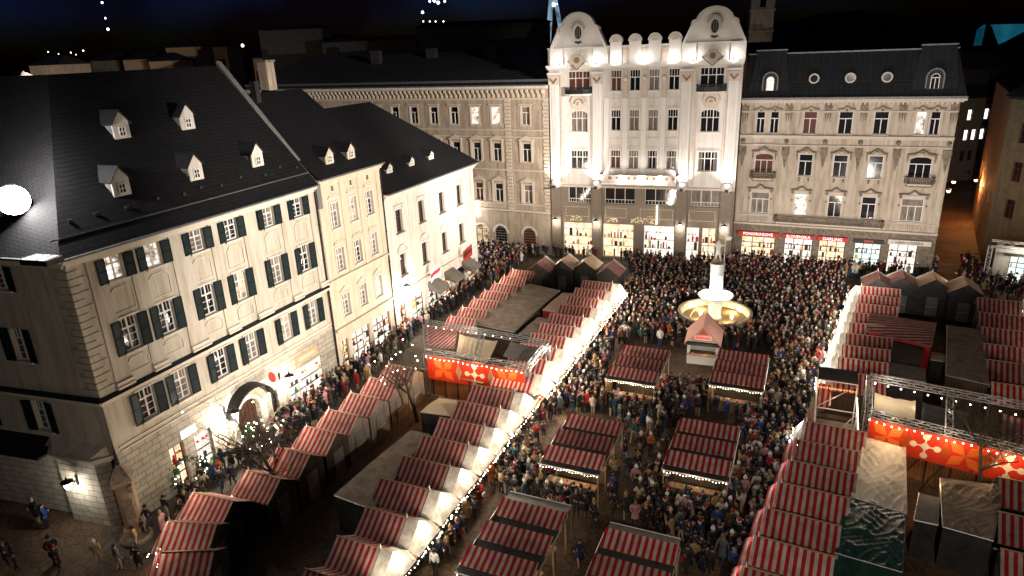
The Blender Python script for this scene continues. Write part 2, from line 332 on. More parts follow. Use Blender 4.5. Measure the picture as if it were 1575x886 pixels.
# ------------------------------------------------------------------ facade kit: local x along the wall, -y out of it, z up
def panel(mb, u0, u1, z0, z1, holes, m, depth=.28, y=0.):
    us = sorted({u0, u1, *[h[0] for h in holes], *[h[1] for h in holes]}); zs = sorted({z0, z1, *[h[2] for h in holes], *[h[3] for h in holes]})
    us = [u for u in us if u0 <= u <= u1]; zs = [z for z in zs if z0 <= z <= z1]
    for a, b in zip(us, us[1:]):
        for c, d in zip(zs, zs[1:]):
            if b - a < 1e-4 or d - c < 1e-4: continue
            um, zm = (a + b) / 2, (c + d) / 2
            if any(h[0] < um < h[1] and h[2] < zm < h[3] for h in holes): continue
            mb.poly([(a, y, c), (b, y, c), (b, y, d), (a, y, d)], m)
    for h in holes:
        a, b, c, d = h[:4]
        mb.poly([(a, y, c), (a, y + depth, c), (a, y + depth, d), (a, y, d)], m); mb.poly([(b, y, c), (b, y, d), (b, y + depth, d), (b, y + depth, c)], m)
        mb.poly([(a, y, c), (b, y, c), (b, y + depth, c), (a, y + depth, c)], m); mb.poly([(a, y, d), (a, y + depth, d), (b, y + depth, d), (b, y, d)], m)
        if len(h) > 4 and h[4] == 'arch': arch_fill(mb, a, b, d, m, y, depth, h[5] if len(h) > 5 else None)
def arch_fill(mb, a, b, top, m, y, depth, rise=None):
    """the two corners above an arch that ends at z = top"""
    r = (b - a) / 2; rise = rise or r; cx = (a + b) / 2; n = 8
    pts = [(cx + r * cos(pi * i / n), top - rise + rise * sin(pi * i / n)) for i in range(n + 1)]
    mb.xz([(b, top)] + list(pts[:n // 2 + 1]), y + .001, y + depth, m)
    mb.xz([(a, top)] + list(pts[n // 2:])[::-1], y + .001, y + depth, m)
def arc(cx, cz, r, a0, a1, n=12, rz=None):
    rz = rz or r
    return [(cx + r * cos(a0 + (a1 - a0) * i / n), cz + rz * sin(a0 + (a1 - a0) * i / n)) for i in range(n + 1)]
def band(mb, pts, w, y0, y1, m):
    """a raised strip that follows a line on the wall"""
    for (a, b), (c, d) in zip(pts, pts[1:]):
        L = math.hypot(c - a, d - b)
        if L < 1e-5: continue
        nx, nz = -(d - b) / L * w / 2, (c - a) / L * w / 2
        mb.xz([(a - nx, b - nz), (c - nx, d - nz), (c + nx, d + nz), (a + nx, b + nz)], y0, y1, m)
_W = {}
def cached(key, fn):
    if key not in _W: _W[key] = fn()
    return _W[key]
def pane_mesh(w, h, m, y):
    mb = MB(); mb.poly([(-w / 2, y, 0), (w / 2, y, 0), (w / 2, y, h), (-w / 2, y, h)], m); return mb.mesh('pane')
def frame_mesh(w, h, style, m, y):
    mb = MB(); e = .07; t = .05
    f = lambda a, b, c, d, yy=0: mb.box(a, b, y - .06 - yy, y - .01, c, d, m)
    f(-w / 2, -w / 2 + e, 0, h); f(w / 2 - e, w / 2, 0, h); f(-w / 2 + e, w / 2 - e, 0, e); f(-w / 2 + e, w / 2 - e, h - e, h)
    if style == 'cross':            # casement with a heavy cross and thin bars
        f(-.05, .05, e, h - e, .02); f(-w / 2 + e, w / 2 - e, h * .64, h * .64 + .1, .015)
        for k in (.21, .43): f(-w / 2 + e, -.05, h * k, h * k + .035); f(.05, w / 2 - e, h * k, h * k + .035)
        for s in (-1, 1): f(s * w * .26 - .015, s * w * .26 + .015, h * .64 + .1, h - e)
    elif style == 'T':
        f(-.045, .045, e, h * .66, .02); f(-w / 2 + e, w / 2 - e, h * .66, h * .66 + .09, .015)
    elif style == 'TT':
        for s in (-1, 1): f(s * w / 6 - .04, s * w / 6 + .04, e, h * .66, .02)
        f(-w / 2 + e, w / 2 - e, h * .66, h * .66 + .09, .015)
    elif style == 'pal2':           # two lights below a row of small panes
        f(-.045, .045, e, h * .62, .02); f(-w / 2 + e, w / 2 - e, h * .62, h * .62 + .1, .015)
        for k in range(1, 4): f(-w / 2 + w * k / 4 - .025, -w / 2 + w * k / 4 + .025, h * .62 + .1, h - e)
    elif style == 'pal3':
        for s in (-1, 1): f(s * w / 6 - .05, s * w / 6 + .05, e, h - e, .02)
        f(-w / 2 + e, w / 2 - e, h * .62, h * .62 + .1, .015)
        for k in (1, 3, 5): f(-w / 2 + w * k / 6 - .02, -w / 2 + w * k / 6 + .02, h * .62 + .1, h - e)
    elif style == 'mezz':
        for k in (1, 2): f(-w / 2 + w * k / 3 - .04, -w / 2 + w * k / 3 + .04, e, h - e, .02)
        f(-w / 2 + e, w / 2 - e, h * .24, h * .24 + .07, .015)
        for k in range(1, 9):
            if k % 3: f(-w / 2 + w * k / 9 - .02, -w / 2 + w * k / 9 + .02, e, h * .24)
    elif style == 'grid':
        f(-.03, .03, e, h - e); f(-w / 2 + e, w / 2 - e, h * .5 - .03, h * .5 + .03)
    elif style == 'shop':
        f(-w * .17 - .04, -w * .17 + .04, e, h - e); f(w * .17 - .04, w * .17 + .04, e, h - e); f(-w / 2 + e, w / 2 - e, h * .74, h * .74 + .08)
    elif style == 'wide':
        f(-.04, .04, e, h - e); f(-w / 2 + e, w / 2 - e, h * .8, h * .8 + .07)
    return mb.mesh('frame')
def window(par, u, z, w, h, style='T', glass='glass_dark', fm='frame_white', y=.26, sill=None, shutters=False, curtains=False, surround=None, arch=False, label=None):
    """z is the sill level; parts hang below the facade thing"""
    o = ob('window', cached(('p', w, h, glass, y), lambda: pane_mesh(w, h, glass, y)), par, (u, 0, z), label=label)
    ob('frame', cached(('f', w, h, style, fm, y), lambda: frame_mesh(w, h, style, fm, y)), o)
    if curtains:
        def cm():
            mb = MB()
            for s in (-1, 1): mb.box(*sorted((s * w * .28, s * w * .46)), y - .008, y - .004, .08, h - .08, 'curtain')
            return mb.mesh('curtain')
        ob('curtain', cached(('c', w, h, y), cm), o)
    if glass.startswith('shop'):     # goods, figures and shelves behind the pane
        rnd = random.Random(int(u * 31 + w * 7)); mb = MB(); cs = ['goods_red', 'goods_gold', 'goods_green', 'frame_brown', 'frame_dark', 'frame_dark', 'goods_cream', 'coat_dark']
        for sz in (h * .02, h * .33, h * .58):
            if sz > .1: mb.box(-w / 2 + .1, w / 2 - .1, y - .13, y - .004, sz - .03, sz, 'frame_dark')
            x = -w / 2 + .15
            while x < w / 2 - .3:
                b = rnd.uniform(.12, .4); q = rnd.uniform(.2, h * .24); c = rnd.choice(cs)
                if rnd.random() < .62:
                    if rnd.random() < .4: mb.lathe([(.001, 0), (b * .3, 0), (b * .42, q * .4), (b * .2, q * .75), (b * .22, q * .9), (.001, q)], c, (x + b / 2, y - .16, sz), 7)
                    else: mb.box(x, x + b, y - .2, y - .14, sz + .002, sz + q, c)
                x += b + rnd.uniform(.03, .3)
        for k in range(3):
            x = rnd.uniform(-w / 2 + .2, w / 2 - .2); mb.tube((x, y - .1, h), (x, y - .1, h * rnd.uniform(.78, .88)), .012, .012, 'frame_dark', 4); mb.lathe([(.02, .12), (.14, 0)], rnd.choice(['goods_gold', 'goods_red']), (x, y - .1, h * .78), 7)
        ob('display', mb, o)
    if sill:
        def sm(): return MB().box(-w / 2 - .14, w / 2 + .14, -.17, .02, -.13, 0, sill).mesh('sill')
        ob('sill', cached(('s', w, sill), sm), o)
    if surround:
        def um():
            mb = MB(); e = .16
            mb.box(-w / 2 - e, -w / 2, -.06, .03, 0, h, surround); mb.box(w / 2, w / 2 + e, -.06, .03, 0, h, surround)
            if arch:
                band(mb, arc(0, h - arch, w / 2 + e / 2, 0, pi, 12, arch + e / 2), e, -.06, .03, surround)
            else: mb.box(-w / 2 - e, w / 2 + e, -.08, .03, h, h + e, surround)
            return mb.mesh('surround')
        ob('surround', cached(('u', w, h, surround, arch), um), o)
    if shutters:
        for s in (-1, 1):
            def shm():
                mb = MB(); sw = .62; e = .07
                mb.box(e, sw - e, -.045, -.02, e, h - e, 'shutter_slats')
                for a, b, c, d in ((0, e, 0, h), (sw - e, sw, 0, h), (e, sw - e, 0, e), (e, sw - e, h - e, h), (e, sw - e, h * .48, h * .48 + .08)): mb.box(a, b, -.06, -.01, c, d, 'shutter_green')
                return mb.mesh('shutter')
            sh = ob('shutter', cached(('sh', h), shm), o, (s * (w / 2 + .02), -.03, 0))
            sh.rotation_euler = (0, 0, R(-9) if s > 0 else R(180 + 9))
            if s < 0: sh.location.y = -.09
    return o
def part(par, name, mb, smooth=False, label=None): return ob(name, mb, par, smooth=smooth, label=label)
def dormer(par, u, y, z, w=1.15, h=1.7, front='plaster_sand', arch=False, depth=2.2):
    """gabled dormer: front board at (u, y), foot at z, roof runs back into the slope"""
    d = ob('dormer', MB().xz([(-w / 2, 0), (w / 2, 0), (w / 2, h * .62), (0, h), (-w / 2, h * .62)], 0, .12, front), par, (u, y, z))
    mb = MB()
    for s in (-1, 1): mb.poly([(s * (w / 2 - .03), .12, 0), (s * (w / 2 - .03), .12, h * .62), (s * (w / 2 - .03), depth, h * .62), (s * (w / 2 - .03), .14, 0)], 'slate_cheek')
    ob('cheek', mb, d)
    mb = MB(); e = w / 2 + .14; ez = h * .62 - .1
    for s in (-1, 1): mb.raw([(0, -.12, h + .06), (s * e, -.12, ez), (s * e, depth, ez), (0, depth, h + .06), (0, -.12, h - .02), (s * e, -.12, ez - .08), (s * e, depth, ez - .08), (0, depth, h - .02)],
                             [(0, 1, 2, 3), (4, 5, 6, 7), (0, 1, 5, 4), (1, 2, 6, 5), (2, 3, 7, 6)], 'roof_dark')
    ob('dormer_roof', mb, d)
    o = ob('window', cached(('p', .5, .65, 'glass_dark', -.02), lambda: pane_mesh(.5, .65, 'glass_dark', -.02)), d, (0, 0, h * .12))
    ob('frame', cached(('f', .5, .65, 'grid', 'frame_white', -.02), lambda: frame_mesh(.5, .65, 'grid', 'frame_white', -.02)), o)
    return d
def gutter(mb, u0, u1, y, z, m='lead_gutter'): mb.tube((u0, y, z), (u1, y, z), .09, .09, m, 6)
def downpipe(par, u, z0, z1, y=-.14):
    mb = MB(); mb.tube((u, y, z0), (u, y, z1), .07, .07, 'dark_metal', 6)
    for k in range(int((z1 - z0) / 3)): mb.tube((u, y, z0 + 1 + 3 * k), (u, y, z0 + 1.12 + 3 * k), .1, .1, 'dark_metal', 6)
    return part(par, 'downpipe', mb)
def lantern(label, loc, rz, n=1, arm=1.0, power=60, color=(1, .93, .82), group=None):
    """wall lamp: scrolled iron arm, hat and glass; reaches out along its local -y"""
    t = thing('wall_lantern', label, 'lamp', loc, rz, group)
    mb = MB(); mb.box(-.06, .06, -.03, 0, -.35, .35, 'dark_metal'); mb.tube((0, 0, 0), (0, -arm, .12), .035, .03, 'dark_metal')
    pts = [(0, -arm * (.15 + .5 * k / 10), -.12 + .1 * sin(k * .9)) for k in range(11)]
    for a, b in zip(pts, pts[1:]): mb.tube(a, b, .025, .025, 'dark_metal', 5)
    mb.tube((0, -arm, .12), (0, -arm, .34), .03, .03, 'dark_metal')
    ob('bracket', mb, t)
    mb = MB(); mb.lathe([(.02, .62), (.05, .5), (.10, .42), (.36, .28), (.36, .24), (.02, .26)], 'dark_metal', (0, -arm, .02), 12); ob('lamp_shade', mb, t)
    mb = MB(); mb.lathe([(.01, -.22), (.13, -.2), (.2, .0), (.22, .24), (.01, .25)], 'lamp_glass', (0, -arm, 0), 12); ob('lamp_glass', mb, t, smooth=True)
    lamp('lantern_light', (0, -arm - .05, -.42), power, color, .18, t)
    return t
# ================================================================== corner house with green shutters
A1 = R(90 - 24.3)
B1 = thing('corner_house', 'sand plastered corner house with dark green shutters and steep dark roof', 'building', (-24.09, 35.33, 0), A1)
def build_b1():
    L, H, D = 20.75, 17.25, 17.0
    cols = [2.8, 5.4, 8.75, 11.7, 15.4, 18.6]
    rows = [(15.17, 1.45, 0), (10.72, 2.1, .18), (6.02, 2.05, 0)]
    glass = [['lit_white', 'lit_white', 'curtain', 'glass_dark', 'curtain', 'glass_dark'], ['glass_dark', 'glass_dark', 'glass_dark', 'lit_warm', 'curtain', 'glass_dark'],
             ['glass_dark', 'curtain', 'glass_dark', 'curtain', 'lit_warm', 'curtain']]
    holes = []; w = 1.12
    for z, h, a in rows:
        for u in cols: holes.append((u - w / 2, u + w / 2, z, z + h) + (('arch', .2) if a else ()))
    mb = MB(); panel(mb, 0, L, 5.0, H, holes, 'plaster_sand')
    # side wall turns away to the left at the corner
    a2 = R(163) - A1; dx, dy = cos(a2), sin(a2)
    part(B1, 'wall', mb)
    lower = [(3.35, 4.5, 0.15, 3.3), (5.35, 6.75, .1, 3.1), (9.15, 11.35, 0, 3.35, 'arch', 1.1), (14.6, 18.9, .3, 3.2), (12.6, 13.3, .8, 2.8)]
    mb = MB(); panel(mb, .0, L, 0, 5.0, lower, 'ashlar', .4, -.03); part(B1, 'stone_base', mb)
    # side wall, a part of its own with its own axes
    sw = ob('side_wall', None, B1); sw.rotation_euler = (0, 0, a2 - pi)
    # in this child x runs from far end (-22) to the corner (0), -y is out
    sh = []
    for u in (-5.0, -9.6, -14.2):
        for z, h, a in rows: sh.append((u - w / 2, u + w / 2, z, z + h) + (('arch', .2) if a else ()))
    mb = MB(); panel(mb, -22, 0, 5.0, H, sh, 'plaster_sand')
    sw.data = None
    o = ob('wall', mb, B1); o.rotation_euler = (0, 0, a2 - pi)
    bpy.data.objects.remove(sw)
    SW = o
    for u in (-5.0, -9.6, -14.2):
        for z, h, a in rows: window(SW, u, z, w, h, 'cross', sill='plaster_trim', shutters=True)
    # stone base of the side wall with the projecting splayed bay that carries the lantern
    mb = MB(); panel(mb, -22, -4.6, 0, 4.6, [], 'ashlar', .3, -.04)
    bay = [(-4.9, .0), (-4.2, -.55), (-1.25, -.55), (-.55, .0)]
    mb.xy(bay, 0, 4.5, 'ashlar')
    part(B1, 'splayed_base', mb).rotation_euler = (0, 0, a2 - pi)
    mb = MB()
    for k, (z, e) in enumerate(((4.5, .10), (4.62, .2), (4.78, .32))):
        mb.xy([(-4.9 - e, .0), (-4.2 - e * .6, -.55 - e), (-1.25 + e * .6, -.55 - e), (-.55 + e, .0)], z, z + .13, 'plaster_trim')
    mb.raw([(-4.9, 0, 5.5), (-.6, 0, 5.5), (-1.3, -.7, 4.92), (-4.2, -.7, 4.92), (-5, 0, 4.92), (-.5, 0, 4.92)], [(0, 1, 2, 3), (0, 3, 4), (1, 5, 2)], 'plaster_sand')
    part(B1, 'splayed_base_cornice', mb).rotation_euler = (0, 0, a2 - pi)
    mb = MB(); mb.box(-22, -4.6, -1.3, -.05, 4.75, 4.9, 'dark_metal'); mb.raw([(-22, 0, 5.6), (-4.9, 0, 5.6), (-4.6, -1.3, 4.9), (-22, -1.3, 4.9)], [(0, 1, 2, 3)], 'roof_metal')
    part(B1, 'canopy', mb).rotation_euler = (0, 0, a2 - pi)
    # ledge over the second floor with a pale edge and plinth blocks below each pilaster
    for nm, rz, x0, x1 in (('ledge', 0, -.2, L), ('ledge', a2 - pi, -22, .2)):
        mb = MB(); mb.box(x0, x1, -.34, .02, 8.52, 8.62, 'plaster_trim'); mb.box(x0, x1, -.22, .02, 8.36, 8.52, 'plaster_trim')
        mb.raw([(x0, -.34, 8.622), (x1, -.34, 8.622), (x1, .0, 8.8), (x0, .0, 8.8)], [(0, 1, 2, 3)], 'dark_metal')
        part(B1, nm, mb).rotation_euler = (0, 0, rz)
    mb = MB()
    for u, pw in ((1.6, .5), (4.15, .5), (7.3, .7), (10.25, .5), (13.4, .7), (17.05, .5), (20.3, .45)):
        mb.box(u - pw, u + pw, -.085, .02, 9.25, H - .45, 'plaster_sand')
    part(B1, 'pilaster', mb)
    mb = MB()
    for u, pw in ((1.6, .5), (4.15, .5), (7.3, .7), (10.25, .5), (13.4, .7), (17.05, .5), (20.3, .45)):
        mb.box(u - pw - .08, u + pw + .08, -.3, .02, 8.84, 8.97, 'plaster_trim'); mb.box(u - pw - .02, u + pw + .02, -.2, .02, 8.97, 9.12, 'plaster_trim'); mb.box(u - pw - .06, u + pw + .06, -.24, .02, 9.12, 9.24, 'plaster_trim')
    part(B1, 'pilaster_base', mb)
    mb = MB()          # octagonal mouldings between the floors
    for u in cols:
        for z0, z1 in ((13.25, 14.75), (9.45, 10.35)):
            a, b = u - .72, u + .72; c = .28
            band(mb, [(a, z0), (b, z0), (b, z1 - c), (b - c, z1), (a + c, z1), (a, z1 - c), (a, z0)], .055, -.07, .02, 'plaster_trim')
        for z, h, ar in rows: mb.box(u - .8, u + .8, -.12, .02, z + h + .06, z + h + .16, 'plaster_trim')
    part(B1, 'moulding', mb)
    for rz, s in ((0, 1), (a2 - pi, -1)):
        mb = MB(); z = 8.95
        while z < H - .8:
            k = int(z / .42) % 2; l = .95 if k else .62
            mb.box(*sorted((s * -.05, s * l)), -.09, .02, z, z + .36, 'plaster_sand'); z += .42
        part(B1, 'quoins', mb).rotation_euler = (0, 0, rz)
    for rz, x0, x1 in ((0, -.3, L), (a2 - pi, -22, .3)):
        mb = MB(); mb.xz([(0, 0)] * 3, 0, 0, 'plaster_trim') if False else None
        mb.box(x0, x1, -.18, .02, H - .5, H - .3, 'plaster_trim'); mb.box(x0, x1, -.34, .02, H - .3, H - .14, 'plaster_trim'); mb.box(x0, x1, -.5, .02, H - .14, H, 'plaster_trim')
        part(B1, 'cornice', mb).rotation_euler = (0, 0, rz)
    # string courses above the stone base
    mb = MB()
    for z in (5.0, 5.32): mb.box(.3, L, -.1, .02, z, z + .09, 'plaster_trim')
    part(B1, 'string_course', mb)
    for (z, h, a), gl in zip(rows, glass):
        for u, g in zip(cols, gl): window(B1, u, z, w, h, 'cross', g, sill='plaster_trim', shutters=True)
    # portal: arched door with a hood
    mb = MB(); mb.poly([(9.15, .37, 0), (11.35, .37, 0), (11.35, .37, 3.35), (9.15, .37, 3.35)], 'frame_brown')
    for k in range(1, 6): mb.box(9.15 + 2.2 * k / 6 - .02, 9.15 + 2.2 * k / 6 + .02, .33, .369, 0, 3.3, 'frame_dark')
    dr = part(B1, 'door', mb)
    mb = MB(); band(mb, arc(10.25, 2.25, 1.3, 0, pi, 16), .32, -.12, -.03, 'plaster_white')
    for s in (-1, 1): mb.box(*sorted((10.25 + s * 1.14, 10.25 + s * 1.7)), -.12, -.03, 0, 2.25, 'plaster_white')
    band(mb, arc(10.25, 2.25, 1.75, 0, pi, 16), .5, -.1, -.031, 'plaster_cream')
    part(B1, 'portal', mb)
    mb = MB(); n = 14; pts = arc(10.25, 2.5, 2.15, R(12), R(168), n, 2.15)
    vs = [(x, -.03, z) for x, z in pts] + [(x, -.95, z - .1) for x, z in pts] + [(x, -.95, z - .24) for x, z in pts]
    fs = [(i, i + 1, i + n + 2, i + n + 1) for i in range(n)] + [(i + n + 1, i + n + 2, i + 2 * n + 3, i + 2 * n + 2) for i in range(n)]
    mb.raw(vs, fs, 'dark_metal'); part(B1, 'door_hood', mb)
    # shop fronts
    window(B1, 3.925, .15, 1.15, 3.15, 'grid', 'shop_warm', 'frame_brown', y=.3)
    window(B1, 6.05, .1, 1.4, 3.0, 'wide', 'shop_white', 'frame_white', y=.3)
    window(B1, 16.75, .3, 4.3, 2.9, 'shop', 'shop_white', 'frame_white', y=.3)
    window(B1, 12.95, .8, .7, 2.0, 'grid', 'glass_dark', 'frame_dark', y=.3)
    # roof: hipped at the street corner
    mb = MB(); e = .62; q = 8.0; zr = 26.55
    x2, y2 = -22 * dx * -1, 0
    n1 = Vector((0, -1)); d2 = Vector((cos(a2), sin(a2))); n2 = Vector((d2.y, -d2.x)) * -1
    n2 = Vector((-d2.y, d2.x)) if Vector((-d2.y, d2.x)).y < 0 or True else n2
    # outward normal of the side wall: points away from the house interior (interior has y > 0)
    inner = Vector((10, 8)); mid = d2 * 11
    if (inner - mid).dot(n2) > 0: n2 = -n2
    def inter(off):   # meeting point of the two eave lines pushed out by off
        # y = -off ; (p - n2*off).n2 = 0
        y = -off; x = (off - y * n2.y) / n2.x; return Vector((x, y))
    c0 = inter(e); c1 = inter(-q)
    farL = d2 * 22; l0 = farL + n2 * e; l1 = farL - n2 * q
    r_0 = Vector((L, -e)); r_1 = Vector((L, q))
    z0 = H + .02; sl = (zr - z0) / (q + e)
    P = lambda v, z: (v.x, v.y, z)
    mb.raw([P(c0, z0), P(r_0, z0), P(r_1, zr), P(c1, zr), P(l0, z0), P(l1, zr)], [(0, 1, 2, 3), (4, 0, 3, 5)], 'roof_tile')
    back = Vector((L, 2 * q)); bl = farL - n2 * 2 * q; bc = inter(-2 * q)
    mb.raw([P(r_1, zr), P(back, z0), P(bc, z0), P(c1, zr), P(l1, zr), P(bl, z0)], [(0, 1, 2, 3), (3, 2, 5, 4)], 'roof_tile')
    mb.raw([P(r_0, z0), P(r_1, zr), P(back, z0)], [(0, 1, 2)], 'plaster_sand')
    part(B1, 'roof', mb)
    mb = MB(); mb.box(-.3, L, -.74, -.5, H - .02, H + .1, 'lead_gutter'); mb.tube((-.2, .25, H + 1.0), (L, .25, H + 1.0), .05, .05, 'lead_gutter', 5); part(B1, 'gutter', mb)
    mb = MB(); mb.box(-22, .5, -.74, -.5, H - .02, H + .1, 'lead_gutter'); part(B1, 'gutter', mb).rotation_euler = (0, 0, a2 - pi)
    mb = MB(); mb.box(0, L, 7.95, 16, 0, H, 'plaster_sand'); part(B1, 'rear_wall', mb)
    for k in range(11):
        v_ = MB(); u = 1.5 + k * 1.85 + .3 * sin(k * 5); y = .9 + .35 * sin(k * 3.1); z = H + (y + .62) * (26.55 - H) / 8.62; v_.box(u - .12, u + .12, y - .1, y + .25, z - .05, z + .12, 'roof_dark'); part(B1, 'roof_vent', v_)

    downpipe(B1, L - .1, 1, H - .3)
    # firewall strip between this roof and the next
    mb = MB(); mb.raw([(L, -.3, H), (L + .5, -.3, H), (L + .5, 8, 26.9), (L, 8, 26.9), (L, -.3, H - 2), (L + .5, -.3, H - 2), (L + .5, 8, 20), (L, 8, 20)], [(0, 1, 2, 3), (0, 3, 7, 4), (1, 2, 6, 5), (0, 1, 5, 4)], 'slate_cheek')
    part(B1, 'firewall', mb)
    for px, py, hz in ((190, 301, 0), (304, 277, 0), (398, 256, 0), (190, 213, 1), (291, 199, 1)):
        # foot of each dormer front sits on the slope: find y where ray meets roof plane
        lo, hi = 0., 9.
        for _ in range(40):
            y = (lo + hi) / 2; u, z = onface(B1, px, py, -y)
            if z > z0 + (y + e) * sl: lo = y
            else: hi = y
        dormer(B1, u, y, z - .1, 1.15, 1.85, 'plaster_white')
build_b1()
# ================================================================== cream house
B2 = thing('cream_house', 'narrow cream house with three window columns between corner house and white house', 'building', Vector((-24.09, 35.33, 0)) + Vector((sin(TH), cos(TH), 0)) * 21.0, A1)
def build_b2():
    L, H = 9.0, 17.55; cols = [1.98, 4.52, 7.0]; w = 1.05
    rows = [(13.2, 2.1), (9.4, 2.0), (5.25, 2.0)]
    holes = [(u - w / 2, u + w / 2, z, z + h) for z, h in rows for u in cols] + [(.5, 1.6, .1, 3.2), (2.1, 4.9, .3, 3.3), (5.4, 8.3, .3, 3.3)]
    mb = MB(); panel(mb, 0, L, 0, H, holes, 'plaster_cream'); mb.poly([(L, 0, 0), (L, 14, 0), (L, 14, H), (L, 0, H)], 'plaster_cream'); part(B2, 'wall', mb)
    mb = MB()
    for z0, z1, y in ((H - .22, H, .5), (H - .45, H - .22, .3), (H - .62, H - .45, .16), (8.82, 8.95, .26), (8.55, 8.82, .1), (4.3, 4.5, .3)): mb.box(-.02, L + .02, -y, .02, z0, z1, 'plaster_cream')
    part(B2, 'cornice', mb)
    mb = MB()
    for u in (.35, 3.25, 5.75, 8.6): mb.box(u - .3, u + .3, -.07, .02, 8.95, H - .62, 'plaster_cream')
    for u in cols:
        for z in (15.75, 11.75): mb.box(u - .75, u + .75, -.16, .02, z, z + .1, 'plaster_trim'); mb.box(u - .6, u + .6, -.09, .02, z + .1, z + .3, 'plaster_cream')
        mb.xz([(u - .08, 16.35), (u + .08, 16.35), (u + .04, 16.75), (u - .04, 16.75)], -.14, .02, 'weathered_stone')
        mb.xz([(u - .8, 7.55), (u, 7.9), (u + .8, 7.55), (u + .8, 7.65), (u, 8.02), (u - .8, 7.65)], -.18, .02, 'plaster_trim')
    part(B2, 'moulding', mb)
    gl = [['curtain', 'lit_warm', 'glass_dark'], ['curtain', 'glass_dark', 'curtain'], ['curtain', 'curtain', 'lit_white']]
    for (z, h), g in zip(rows, gl):
        for u, k in zip(cols, g): window(B2, u, z, w, h, 'cross', k, sill='plaster_trim', surround='plaster_trim')
    window(B2, 1.05, .1, 1.1, 3.1, 'grid', 'shop_warm', 'frame_brown'); window(B2, 3.5, .3, 2.8, 3.0, 'shop', 'shop_white', 'frame_dark'); window(B2, 6.85, .3, 2.9, 3.0, 'shop', 'shop_white', 'frame_dark')
    zr = 24.2; q = 7.5; mb = MB()
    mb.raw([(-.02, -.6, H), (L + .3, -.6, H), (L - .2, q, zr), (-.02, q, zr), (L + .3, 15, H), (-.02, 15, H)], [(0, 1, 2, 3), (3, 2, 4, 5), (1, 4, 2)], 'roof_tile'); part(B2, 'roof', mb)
    mb = MB(); mb.box(0, L, -.75, -.5, H - .06, H + .08, 'lead_gutter'); part(B2, 'gutter', mb)
    sl = (zr - H) / (q + .6)
    for px, py in ((508, 252), (541, 244)):
        lo, hi = 0., 7.
        for _ in range(40):
            y = (lo + hi) / 2; u, z = onface(B2, px, py, -y)
            if z > H + (y + .6) * sl: lo = y
            else: hi = y
        dormer(B2, u, y, z - .1, 1.05, 1.5, 'plaster_cream')
    mb = MB(); mb.box(5.5, 6.5, 8.2, 9.2, 21, 26.6, 'plaster_ochre'); mb.box(5.4, 6.6, 8.1, 9.3, 26.6, 26.8, 'weathered_stone'); part(B2, 'chimney', mb)
    mb = MB(); mb.box(2.1, 2.6, 6.6, 7.2, 23, 25.2, 'roof_dark'); part(B2, 'chimney', mb)
    downpipe(B2, L - .05, 1, H - .3)
build_b2()
